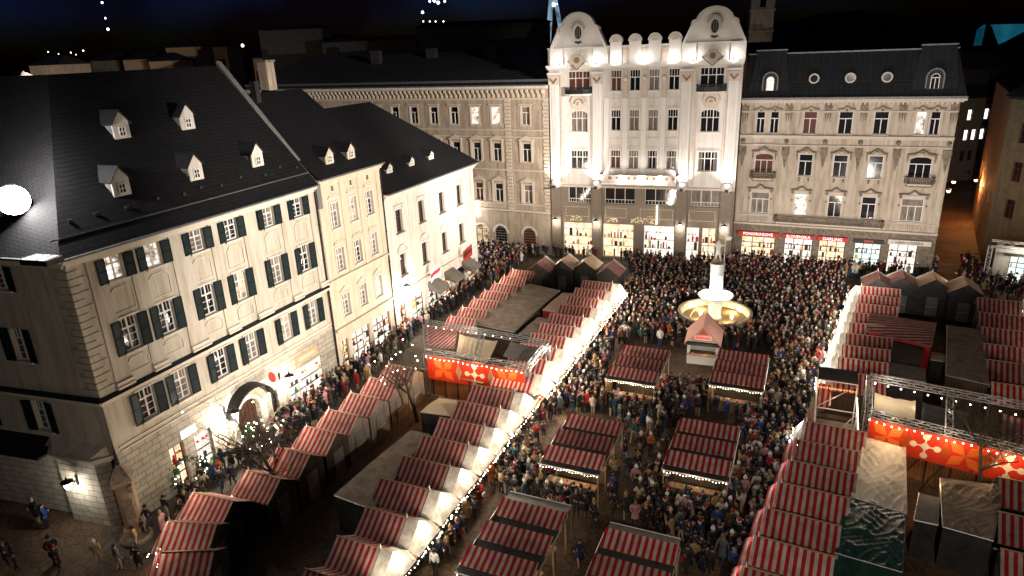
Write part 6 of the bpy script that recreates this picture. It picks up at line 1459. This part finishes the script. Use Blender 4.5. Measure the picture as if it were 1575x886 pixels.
def pose(k):
    """joints: pelvis, spine, chest, neck, head, L/R arm (3), L/R leg (4)"""
    st = {0: .0, 1: .0, 2: .26, 3: .05, 4: .0, 5: -.26, 6: .08, 7: .12}[k]
    arms = {0: ((-.27, .02, 1.15), (-.27, -.06, .88), (.27, .02, 1.15), (.27, -.06, .88)), 1: ((-.28, -.02, 1.16), (-.09, -.27, 1.2), (.28, -.02, 1.16), (.09, -.27, 1.18)),
            2: ((-.26, .14, 1.17), (-.27, .1, .92), (.26, -.12, 1.16), (.24, -.28, .98)), 3: ((-.28, .02, 1.16), (-.25, -.12, .92), (.3, -.12, 1.24), (.16, -.3, 1.5)),
            4: ((-.31, .06, 1.15), (-.2, -.08, .95), (.31, .06, 1.15), (.2, -.08, .95)), 5: ((-.26, -.12, 1.16), (-.24, -.28, .98), (.26, .14, 1.17), (.27, .1, .92)),
            6: ((-.29, -.04, 1.17), (.04, -.24, 1.16), (.29, -.04, 1.17), (-.04, -.22, 1.22)), 7: ((-.27, .02, 1.15), (-.29, -.1, .9), (.29, -.06, 1.18), (.2, -.3, 1.14))}[k]
    J = [(0, 0, .95), (0, .01, 1.14), (0, .0, 1.36), (0, -.005, 1.5), (0, -.03, 1.62)]
    J += [(-.19, 0, 1.41), arms[0], arms[1], (.19, 0, 1.41), arms[2], arms[3]]
    for s, f in ((-1, st), (1, -st)): J += [(s * .09, 0, .9), (s * .105, -.03 - f * .5, .5), (s * .11, .02 - f + (.05 if f < 0 else 0), .10), (s * .12, -.13 - f, .045)]
    E_ = [(0, 1), (1, 2), (2, 3), (3, 4), (2, 5), (5, 6), (6, 7), (2, 8), (8, 9), (9, 10), (0, 11), (11, 12), (12, 13), (13, 14), (0, 15), (15, 16), (16, 17), (17, 18)]
    return J, E_
PM = {}
def head_cover(kind):
    mb = MB(); c = (0, -.025, 0)
    if kind == 'short': mb.lathe([(.085, 1.60), (.112, 1.66), (.108, 1.73), (.07, 1.78), (.001, 1.795)], 'hair dark', (0, -.012, 0), 10)
    elif kind == 'long':
        mb.lathe([(.085, 1.60), (.113, 1.66), (.11, 1.73), (.07, 1.785), (.001, 1.80)], 'hair dark', (0, -.012, 0), 10); mb.lathe([(.11, 1.40), (.125, 1.5), (.12, 1.62), (.10, 1.72)], 'hair dark', (0, .0, 0), 8, 0, pi); mb.poly([(-.11, 0, 1.4), (.11, 0, 1.4), (.06, .11, 1.38), (-.06, .11, 1.38)], 'hair dark')
    elif kind == 'beanie':
        mb.lathe([(.112, 1.655), (.122, 1.66), (.122, 1.70), (.116, 1.71), (.108, 1.76), (.06, 1.82), (.001, 1.84)], 'hair dark', (0, -.012, 0), 12); mb.ball((0, -.01, 1.865), .042, 'hair dark', 5)
    elif kind == 'santa':
        mb.lathe([(.11, 1.655), (.13, 1.66), (.13, 1.71), (.112, 1.715)], 'coat white', (0, -.012, 0), 12); mb.tube((0, -.01, 1.70), (.04, .04, 1.86), .108, .05, 'coat red', 10); mb.tube((.04, .04, 1.86), (.13, .1, 1.80), .05, .02, 'coat red', 8); mb.ball((.15, .11, 1.78), .035, 'coat white', 5)
    elif kind == 'hood': mb.lathe([(.14, 1.47), (.135, 1.55), (.132, 1.66), (.125, 1.74), (.07, 1.80), (.001, 1.815)], 'hair dark', (0, .012, 0), 10, R(-62), R(242))
    return mb.mesh(kind, True)
def build_pose(k):
    J, E_ = pose(k)
    rb = [.15, .14, .16, .055, .10, .06, .045, .032, .06, .045, .032] + [.095, .06, .045, .04] * 2
    body = skin_mesh(J, E_, rb, None, 1)
    for n in ('skin fair', 'leg black', 'shoe', 'eye', 'lip'): body.materials.append(M[n])
    for p in body.polygons: z = p.center.z; p.material_index = 2 if z < .115 else 1 if z < 1.0 and abs(p.center.x) < .24 and not (p.center.y < -.1 and z > .8) else 0; p.use_smooth = True
    # face, ears and fingers are welded into the same mesh
    bm = bmesh.new(); bm.from_mesh(body); mb = MB()
    hx, hy, hz = J[4]
    mb.ball((0, hy + .005, 1.655), .098, 'f', 8, 1.25); mb.tube((0, hy - .085, 1.665), (0, hy - .125, 1.635), .012, .018, 'f', 5)
    for s in (-1, 1):
        mb.ball((s * .036, hy - .088, 1.675), .012, 'e', 3); mb.ball((s * .1, hy + .01, 1.65), .022, 'f', 4)
        w = Vector(J[7 if s < 0 else 10]); e = Vector(J[6 if s < 0 else 9]); d = (w - e).normalized(); sd = d.orthogonal().normalized(); sd2 = d.cross(sd)
        mb.tube(w - d * .01, w + d * .075, .034, .03, 'f', 6)
        for i, (o, L) in enumerate(((-.024, .062), (-.008, .072), (.008, .068), (.024, .055))):
            a = w + d * .07 + sd * o; b = a + d * L * .55; mb.tube(a, b, .0085, .008, 'f', 4); mb.tube(b, b + (d + sd2 * .7).normalized() * L * .5, .008, .006, 'f', 4)
        a = w + d * .02 + sd * -.03; mb.tube(a, a + (d - sd).normalized() * .055, .011, .008, 'f', 4)
    mb.tube((-.02, hy - .094, 1.61), (.02, hy - .094, 1.61), .007, .007, 'l', 4)
    vs = [bm.verts.new(v) for v in mb.v]
    for f, mi in zip(mb.f, mb.m):
        try: q = bm.faces.new([vs[i] for i in f]); q.material_index = {'f': 0, 'e': 3, 'l': 4}[mb.mats[mi]]; q.smooth = True
        except ValueError: pass
    bm.to_mesh(body); bm.free()
    # coats: short jacket and long coat follow the torso and the arms
    JJ = [(0, 0, .93), (0, .01, 1.14), (0, 0, 1.36), (0, .0, 1.49)] + J[5:11]; EE = [(0, 1), (1, 2), (2, 3), (2, 4), (4, 5), (5, 6), (2, 7), (7, 8), (8, 9)]
    EE = [(0, 1), (1, 2), (2, 3), (2, 4), (4, 5), (5, 6), (2, 7), (7, 8), (8, 9)]
    rc = [.19, .17, .19, .085, .10, .078, .06, .10, .078, .06]
    jacket = skin_mesh(JJ, EE, rc, None, 1); jacket.materials.append(M['coat black'])
    for p in jacket.polygons: p.use_smooth = True
    bm = bmesh.new(); bm.from_mesh(jacket); mb = MB(); st = abs({2: .26, 5: .26}.get(k, .05))
    n = 12; pr = [(.19, 1.02), (.205, .9), (.225, .72), (.25, .5)]
    mb.raw([(r * 1.0 * cos(2 * pi * i / n), r * (.78 + st * .6 * (1.02 - z)) * sin(2 * pi * i / n), z) for r, z in pr for i in range(n)], [(j * n + i, j * n + (i + 1) % n, (j + 1) * n + (i + 1) % n, (j + 1) * n + i) for j in range(3) for i in range(n)], 'f')
    vs = [bm.verts.new(v) for v in mb.v]
    for f in mb.f: bm.faces.new([vs[i] for i in f]).smooth = True
    long_ = bpy.data.meshes.new('coat'); bm.to_mesh(long_); bm.free(); long_.materials.append(M['coat black'])
    PM[k] = (body, jacket, long_)
for k in range(8): build_pose(k)
HC = {k: head_cover(k) for k in ('short', 'long', 'beanie', 'santa', 'hood')}
BAG = MB().box(.24, .36, -.14, .12, .78, 1.02, 'coat dark brown').tube((.3, 0, 1.0), (-.12, .12, 1.42), .014, .014, 'coat dark brown', 4).tube((.3, 0, 1.0), (-.1, -.16, 1.42), .014, .014, 'coat dark brown', 4).mesh('bag')
def oslot(o, i, m): o.material_slots[i].link = 'OBJECT'; o.material_slots[i].material = M[m]
POSE_TXT = ['standing', 'holding a cup', 'walking', 'raising a phone', 'hands pocketed', 'striding', 'folding arms', 'reaching out']
def person(x, y, rz, k, coat, long_, cover, cc, leg, skin='fair', sc=1., label='', group=None):
    body, jk, lg = PM[k]; b = ob('person', body, None, (x, y, 0), rz); b.scale = (sc,) * 3
    oslot(b, 0, 'skin ' + skin); oslot(b, 1, 'leg ' + leg)
    c = ob('coat', lg if long_ else jk, b); oslot(c, 0, 'coat ' + coat)
    h = ob('hair' if cover in ('short', 'long') else 'hat', HC[cover], b)
    if cover != 'santa': oslot(h, 0, cc)
    if rp.random() < .3: q = ob('bag', BAG, b); oslot(q, 0, rp.choice(['coat dark brown', 'coat black', 'coat red', 'coat camel', 'coat cream']))
    tag(b, label, 'person', group); return b
# where people stand: outlines on the ground in the photograph, people per square metre
ZONES = [
 ([(965, 440), (1040, 470), (1040, 520), (950, 530), (925, 595), (855, 640), (828, 700), (760, 755), (700, 850), (670, 886), (628, 886), (715, 785), (845, 640), (905, 535), (950, 465)], 2.3, 'left aisle', 1),
 ([(965, 405), (1290, 425), (1308, 470), (1240, 640), (1190, 605), (1188, 545), (1085, 535), (1045, 535), (950, 525), (985, 460)], 1.75, 'fountain', 0),
 ([(1185, 600), (1238, 645), (1195, 750), (1150, 850), (1130, 886), (1050, 886), (1060, 820), (1105, 740), (1145, 660)], 2.1, 'right aisle', 0),
 ([(960, 600), (1090, 605), (1050, 650), (1010, 720), (1040, 800), (920, 800), (930, 700), (960, 640)], .75, 'open brown ground', 0),
 ([(830, 800), (930, 790), (900, 886), (820, 886)], .35, 'ground between the two front canopies', 0),
 ([(840, 600), (925, 595), (1090, 604), (1080, 640), (960, 645), (870, 632)], 1.9, 'gap between the canopy rows', 0),
 ([(1090, 604), (1190, 615), (1160, 655), (1080, 640)], 1.2, 'right gap between the canopy rows', 0),
 ([(815, 715), (925, 735), (905, 800), (870, 790), (765, 765)], 1.9, 'place below the middle left canopy', 1),
 ([(1005, 735), (1100, 750), (1120, 800), (1050, 840), (960, 800)], 1.8, 'place below the middle right canopy', 0),
 ([(735, 381), (850, 392), (1130, 402), (1440, 409), (1440, 432), (1300, 426), (960, 402), (830, 396), (722, 408)], 1.5, 'foot of the palace', 0),
 ([(735, 386), (812, 401), (640, 515), (600, 560), (500, 640), (440, 700), (415, 690), (440, 635), (520, 562), (640, 462), (722, 398)], 1.7, 'alley beside the white house', 0),
 ([(400, 700), (430, 715), (330, 765), (240, 850), (205, 886), (160, 886), (232, 805), (330, 722)], 1.2, 'alley before the shop windows', 0),
 ([(0, 770), (120, 835), (200, 860), (180, 886), (0, 886)], .22, 'dark corner at the lower left', 0),
 ([(1470, 400), (1575, 432), (1575, 470), (1480, 450)], 1.0, 'mouth of the side street', 0)]
def inside(p, poly):
    c = False; n = len(poly)
    for i in range(n):
        a, b = poly[i], poly[i - 1]
        if (a[1] > p[1]) != (b[1] > p[1]) and p[0] < (b[0] - a[0]) * (p[1] - a[1]) / (b[1] - a[1]) + a[0]: c = not c
    return c
def footprints():
    F = []
    for o in COL.objects:
        if o.parent or 'category' not in o: continue
        n = o.name.split('.')[0]
        if n == 'market_stall': r = (-.1, o.children[0].data.vertices and max(v.co.x for c in o.children if c.name.startswith('body') for v in c.data.vertices) + .55, -1.35, 1.35)
        elif n == 'bar_canopy': r = (.15, 3.7, -99, .1)
        elif n == 'gabled_hut': r = (-1.4, 1.4, -.4, 3.2)
        elif n in ('store_tent', 'tarpaulin_store'):
            c = [ch for ch in o.children if ch.name.startswith('roof')][0].data.vertices; r = (min(v.co.x for v in c), max(v.co.x for v in c), min(v.co.y for v in c), max(v.co.y for v in c))
        elif n == 'truss_pavilion': r = (-.3, 99, -1.2, 99)
        elif n == 'scaffold_bar': r = (-.2, 3, -5.4, 2.4)
        else: continue
        if n == 'bar_canopy': r = (.15, 3.7, -2.07 * sum(ch.name.startswith('striped_roof') for ch in o.children) + .3, .1)
        if n == 'truss_pavilion':
            c = [ch for ch in o.children if ch.name.startswith('rear_truss')][0].data.vertices; r = (-.3, max(v.co.x for v in c), -1.0, max(v.co.y for v in c))
        F.append((o.location.x, o.location.y, o.rotation_euler.z, r))
    return F
FOOT = footprints()
def blocked(x, y):
    for fx, fy, a, r in FOOT:
        dx, dy = x - fx, y - fy
        if abs(dx) > 16 or abs(dy) > 16: continue
        u = dx * cos(a) + dy * sin(a); v = -dx * sin(a) + dy * cos(a)
        if r[0] < u < r[1] and r[2] < v < r[3]: return True
    if (x - 20.2) ** 2 + (y - 63.2) ** 2 < 17.5: return True
    for th, L in ((B1, 21), (B2, 9), (B3, 19), (B4, 52), (B5, 23.2), (B6, 22.2)):
        a = th.rotation_euler.z; dx, dy = x - th.location.x, y - th.location.y; u = dx * cos(a) + dy * sin(a); v = -dx * sin(a) + dy * cos(a)
        if -1 < u < L and v > -.6: return True
    dx, dy = x + 24.09, y - 35.33
    if dx * ns.x + dy * ns.y < 1.2 and dx < .3 and (dx * cos(A1) + dy * sin(A1)) < 0 and dy > -.5 - dx * .3: return True
    return False
def scatter():
    rnd = random.Random(77); grid = {}; pts = []
    def free(x, y, d):
        gx, gy = int(x // 1), int(y // 1)
        for i in (-1, 0, 1):
            for j in (-1, 0, 1):
                for q in grid.get((gx + i, gy + j), ()):
                    if (q[0] - x) ** 2 + (q[1] - y) ** 2 < d * d: return False
        return True
    for poly, dens, nm, busy in ZONES:
        W_ = [at(*p) for p in poly]; x0, x1 = min(p.x for p in W_), max(p.x for p in W_); y0, y1 = min(p.y for p in W_), max(p.y for p in W_)
        wp = [(p.x, p.y) for p in W_]; A = abs(sum(wp[i][0] * wp[i - 1][1] - wp[i - 1][0] * wp[i][1] for i in range(len(wp)))) / 2; want = int(A * dens); got = 0
        for _ in range(want * 14):
            if got >= want: break
            x, y = rnd.uniform(x0, x1), rnd.uniform(y0, y1)
            if not inside((x, y), wp) or blocked(x, y) or not free(x, y, .43 if dens > 1 else .62): continue
            grid.setdefault((int(x // 1), int(y // 1)), []).append((x, y)); pts.append((x, y, nm)); got += 1
    return pts
PTS = scatter()
rp = random.Random(5)
WCOAT = ['black'] * 38 + ['charcoal'] * 14 + ['navy'] * 5 + ['dark brown'] * 4 + ['camel'] * 2 + ['cream'] * 3 + ['white'] * 2 + ['red'] * 2 + ['burgundy', 'burgundy', 'olive', 'olive', 'grey', 'grey', 'grey', 'teal', 'bright blue', 'pink', 'orange', 'mustard']
COVERS = [('short', 'hair dark', 'short dark hair'), ('short', 'hair brown', 'short brown hair'), ('long', 'hair dark', 'long dark hair'), ('long', 'hair blond', 'long blond hair'), ('long', 'hair brown', 'long brown hair'), ('short', 'hair grey', 'short grey hair'),
          ('beanie', 'coat white', 'white bobble hat'), ('short', 'hair dark', 'short dark hair'), ('beanie', 'coat red', 'red bobble hat'), ('beanie', 'coat black', 'black bobble hat'), ('beanie', 'coat grey', 'grey bobble hat'), ('beanie', 'coat mustard', 'mustard bobble hat'), ('santa', None, 'red pointed hat'), ('hood', 'coat charcoal', 'charcoal hood up'), ('beanie', 'coat cream', 'cream bobble hat')]
WHERE = {'left aisle': 'in the left aisle', 'fountain': 'near the fountain', 'right aisle': 'in the right aisle', 'open brown ground': 'on the open brown ground', 'ground between the two front canopies': 'between the front canopies', 'gap between the canopy rows': 'between the canopy rows',
         'right gap between the canopy rows': 'behind the middle right canopy', 'place below the middle left canopy': 'below the middle left canopy', 'place below the middle right canopy': 'below the middle right canopy', 'foot of the palace': 'before the palace', 'alley beside the white house': 'in the upper left alley',
         'alley before the shop windows': 'before the shop windows', 'dark corner at the lower left': 'in the lower left corner', 'mouth of the side street': 'at the side street'}
def crowd():
    p0 = at(154, 870); pts = sorted(PTS, key=lambda p: p[0] ** 2 + p[1] ** 2)
    pts = [p for p in pts if (p[0] - p0.x) ** 2 + (p[1] - p0.y) ** 2 > 1]
    person(p0.x, p0.y, R(200), 2, 'mustard', False, 'beanie', 'coat cream', 'khaki', label='walking person in a pale yellow jacket alone on the dim paving at the lower left')
    for x, y, lab, ct in ((1000, 700, 'orange jacketed person with white hat on the open ground between the middle canopies', 'orange'), (868, 812, 'person in a mustard coat standing left of the front right canopy', 'mustard')):
        q = at(x, y); person(q.x, q.y, R(30), 1, ct, False, 'beanie', 'coat white', 'black', label=lab)
    near, far = pts[:297], pts[297:]; used = {}
    for x, y, nm in near:
        for tries in range(400):
            ct = rp.choice(WCOAT); cv = rp.choice(COVERS); lg = rp.random() < .4; leg = rp.choice(['black', 'black', 'denim', 'khaki']); k = rp.randrange(8); key = (ct, cv[2], lg, nm, leg, k)
            if (ct, cv[2], lg, nm) not in used or (tries > 150 and key not in used): break
        simple = (ct, cv[2], lg, nm) not in used; used[(ct, cv[2], lg, nm)] = 1; used[key] = 1
        lab = 'person %s, %s %s, %s, %s' % (POSE_TXT[k], ct, 'coat' if lg else 'jacket', cv[2], WHERE[nm])
        a = rp.choice([rp.random() * 2 * pi, -TH + rp.gauss(0, .4), pi - TH + rp.gauss(0, .4)])
        person(x, y, a, k, ct, lg, cv[0], cv[1], leg, rp.choice(['fair', 'fair', 'tan']), rp.uniform(.93, 1.06) if rp.random() < .93 else .68, lab, 'people in the market crowd')
    # everybody farther off, as one crowd
    mb = MB()
    for x, y, nm in far:
        a = rp.random() * 2 * pi; ca, sa = cos(a), sin(a); s = rp.uniform(.93, 1.06); ct = 'coat ' + rp.choice(WCOAT); cv = rp.choice(COVERS); hc = cv[1] or 'coat red'; n = 7; lo = .5 if rp.random() < .4 else .78
        W_ = lambda u, v, z: (x + s * (u * ca - v * sa), y + s * (u * sa + v * ca), z * s)
        def ring(prof, m, oy=0, n=n, fy=.72, ox=0):
            vs = [W_(ox + r * cos(2 * pi * i / n), oy + r * fy * sin(2 * pi * i / n), z) for r, z in prof for i in range(n)]
            mb.raw(vs, [(j * n + i, j * n + (i + 1) % n, (j + 1) * n + (i + 1) % n, (j + 1) * n + i) for j in range(len(prof) - 1) for i in range(n)], m)
        ring([(.23, lo), (.2, 1.0), (.215, 1.2), (.235, 1.38), (.12, 1.47), (.05, 1.5)], ct)
        st = rp.uniform(-.16, .16); lg = rp.choice(['leg black', 'leg black', 'leg denim', 'leg khaki'])
        for q in (-1, 1): ring([(.05, .0), (.06, .08), (.065, .45), (.09, .9)], lg, st * q * .4, 5, 1., q * .09)
        el = rp.uniform(-.2, .05); wz = rp.choice([.9, .95, 1.15, 1.2, 1.45])
        for q in (-1, 1):
            A, B, C_ = Vector(W_(q * .2, 0, 1.4)), Vector(W_(q * .28, el * .3, 1.15)), Vector(W_(q * (.24 if wz < 1 else .1), -.1 if wz < 1 else -.28, wz)); mb.tube(A, B, .065, .055, ct, 5, False); mb.tube(B, C_, .055, .045, ct, 5, False); mb.tube(C_, C_ + (C_ - B).normalized() * .1, .035, .02, 'skin fair', 4)
        ring([(.05, 1.46), (.06, 1.52), (.088, 1.57), (.095, 1.64), (.085, 1.7)], 'skin fair', -.02, 7, 1.05)
        ring([(.085, 1.62 if cv[0] == 'short' else 1.655), (.112, 1.66), (.108, 1.73), (.06, 1.79), (.001, 1.80)], hc, -.0, 7, 1.)
    o = ob('crowd', mb); tag(o, 'dense far crowd of people in winter coats filling the back of the square', 'crowd', None, 'stuff')
    return len(near), len(far)
print('PEOPLE', crowd())
# ================================================================== floodlighting of the square and added fill lamps
def flood(loc, aim, power, spot=70, color=(1, .86, .66), r=.25, blend=.7): return lamp('flood_fill_beam', loc, power, color, r, spot=spot, aim=aim, blend=blend)
# assumed tower floodlights, mixed with unseen lamps added as fill
flood((30, 20, 20), (-13, 56, 9.5), 165000, 44, (1, .93, .86))  # unseen lamp put out to the right so the side wall stays dim
flood((2, 1.5, 22), (-30, 38, 9), 5000, 30, (1, .88, .76))  # added fill lamp, lifts the dim side wall
flood((6, 1.5, 22), (15, 34, 2), 8500, 54, (1, .86, .72))  # added fill lamp, lifts the canopies and the crowd
flood((6, 1.5, 22), (14, 88, 16), 62000, 24, (1, .90, .80))
flood((6, 1.5, 22), (40, 80, 13), 66000, 28, (1, .93, .88))
flood((30, 52, 7), (39, 79, 13), 13000, 75, (1, .92, .86))  # added low fill lamp, brings out the rose house ornament
flood((36, 34, 25), (-14, 99, 13), 190000, 32, (1, .92, .85))  # unseen lamp added far right to light the ochre house evenly
# unseen plate added to keep the facade lamp off the market roofs
def hood(loc, aim, cut):
    d = Vector(aim) - Vector(loc); a = math.atan2(d.y, d.x); t = thing('floodlight', 'hooded floodlight above the right side of the square, aimed at the shuttered house', 'floodlight', loc, a - pi / 2)
    ob('housing', MB().box(-.5, .5, -1.0, -.45, -.4, .4, 'dark_metal'), t); zz = -tan_(cut); mb = MB(); mb.box(-6, 6, 2.6, 2.7, 3.0 * zz * .9 - 2.2, 2.65 * zz, 'dark_metal'); ob('light_shield', mb, t)
from math import tan as tan_
hood((30, 20, 20), (-13, 56, 9.5), R(20.5))
# uplights on the palace and behind its cornice
def uplights():
    for u in (.7, 6.2, 16.9, 22.2):
        k = ob('uplight', MB().box(-.2, .2, -.2, .2, 0, .25, 'dark_metal'), B5, (u, -1.1, 9.5))
        lamp('uplight_beam', (0, 0, .4), 1300, (1, .96, .92), .12, k, spot=110, aim=(0, .45, 3), blend=.9)
    for u in (1.6, 3.9, 6.1, 8.6, 11.9, 15.2, 17.6, 19.8, 22.0):
        k = ob('uplight', MB().box(-.12, .12, -.1, .1, 0, .15, 'dark_metal'), B5, (u, -.66, 24.64))
        lamp('uplight_beam', (0, -.2, .35), 75, (1, .96, .92), .1, k)
    for u in (9.6, 12.0, 14.3): lamp('uplight_beam', (u, -1.2, 10.9), 130, (1, .96, .92), .1, B5)
uplights()

# repeated mouldings: every piece a part of its own
def split_part(o, gap=.06):
    me = o.data; par = list(range(len(me.vertices)))
    def find(i):
        while par[i] != i: par[i] = par[par[i]]; i = par[i]
        return i
    for e in me.edges:
        a, b = find(e.vertices[0]), find(e.vertices[1])
        if a != b: par[a] = b
    comp = {}
    for v in me.vertices: comp.setdefault(find(v.index), []).append(v.index)
    B = []
    for k, ids in comp.items():
        c = [me.vertices[i].co for i in ids]; B.append([min(p.x for p in c) - gap, max(p.x for p in c) + gap, min(p.z for p in c) - gap, max(p.z for p in c) + gap, set(ids)])
    ch = True
    while ch:
        ch = False; out = []
        for b in B:
            for q in out:
                if b[0] < q[1] and q[0] < b[1] and b[2] < q[3] and q[2] < b[3]:
                    q[0] = min(q[0], b[0]); q[1] = max(q[1], b[1]); q[2] = min(q[2], b[2]); q[3] = max(q[3], b[3]); q[4] |= b[4]; ch = True; break
            else: out.append(b)
        B = out
    if len(B) < 2: return
    for i, b in enumerate(B):
        ids = sorted(b[4]); mp = {v: j for j, v in enumerate(ids)}; fs = [p for p in me.polygons if p.vertices[0] in b[4]]
        n = bpy.data.meshes.new(me.name); n.from_pydata([me.vertices[v].co[:] for v in ids], [], [[mp[v] for v in p.vertices] for p in fs])
        for m_ in me.materials: n.materials.append(m_)
        n.polygons.foreach_set('material_index', [p.material_index for p in fs]); n.update()
        if i == 0: o.data = n
        else:
            c = bpy.data.objects.new(o.name.split('.')[0], n); COL.objects.link(c); c.parent = o.parent; c.location = o.location; c.rotation_euler = o.rotation_euler
for o in list(COL.objects):
    if o.parent and o.type == 'MESH' and o.name.split('.')[0] in ('pilaster', 'stone_pillar', 'moulding', 'pediment', 'mid_pilaster', 'pilaster_base', 'quoins', 'balustrade', 'cornice', 'string_course', 'gutter', 'stone_base'): split_part(o)
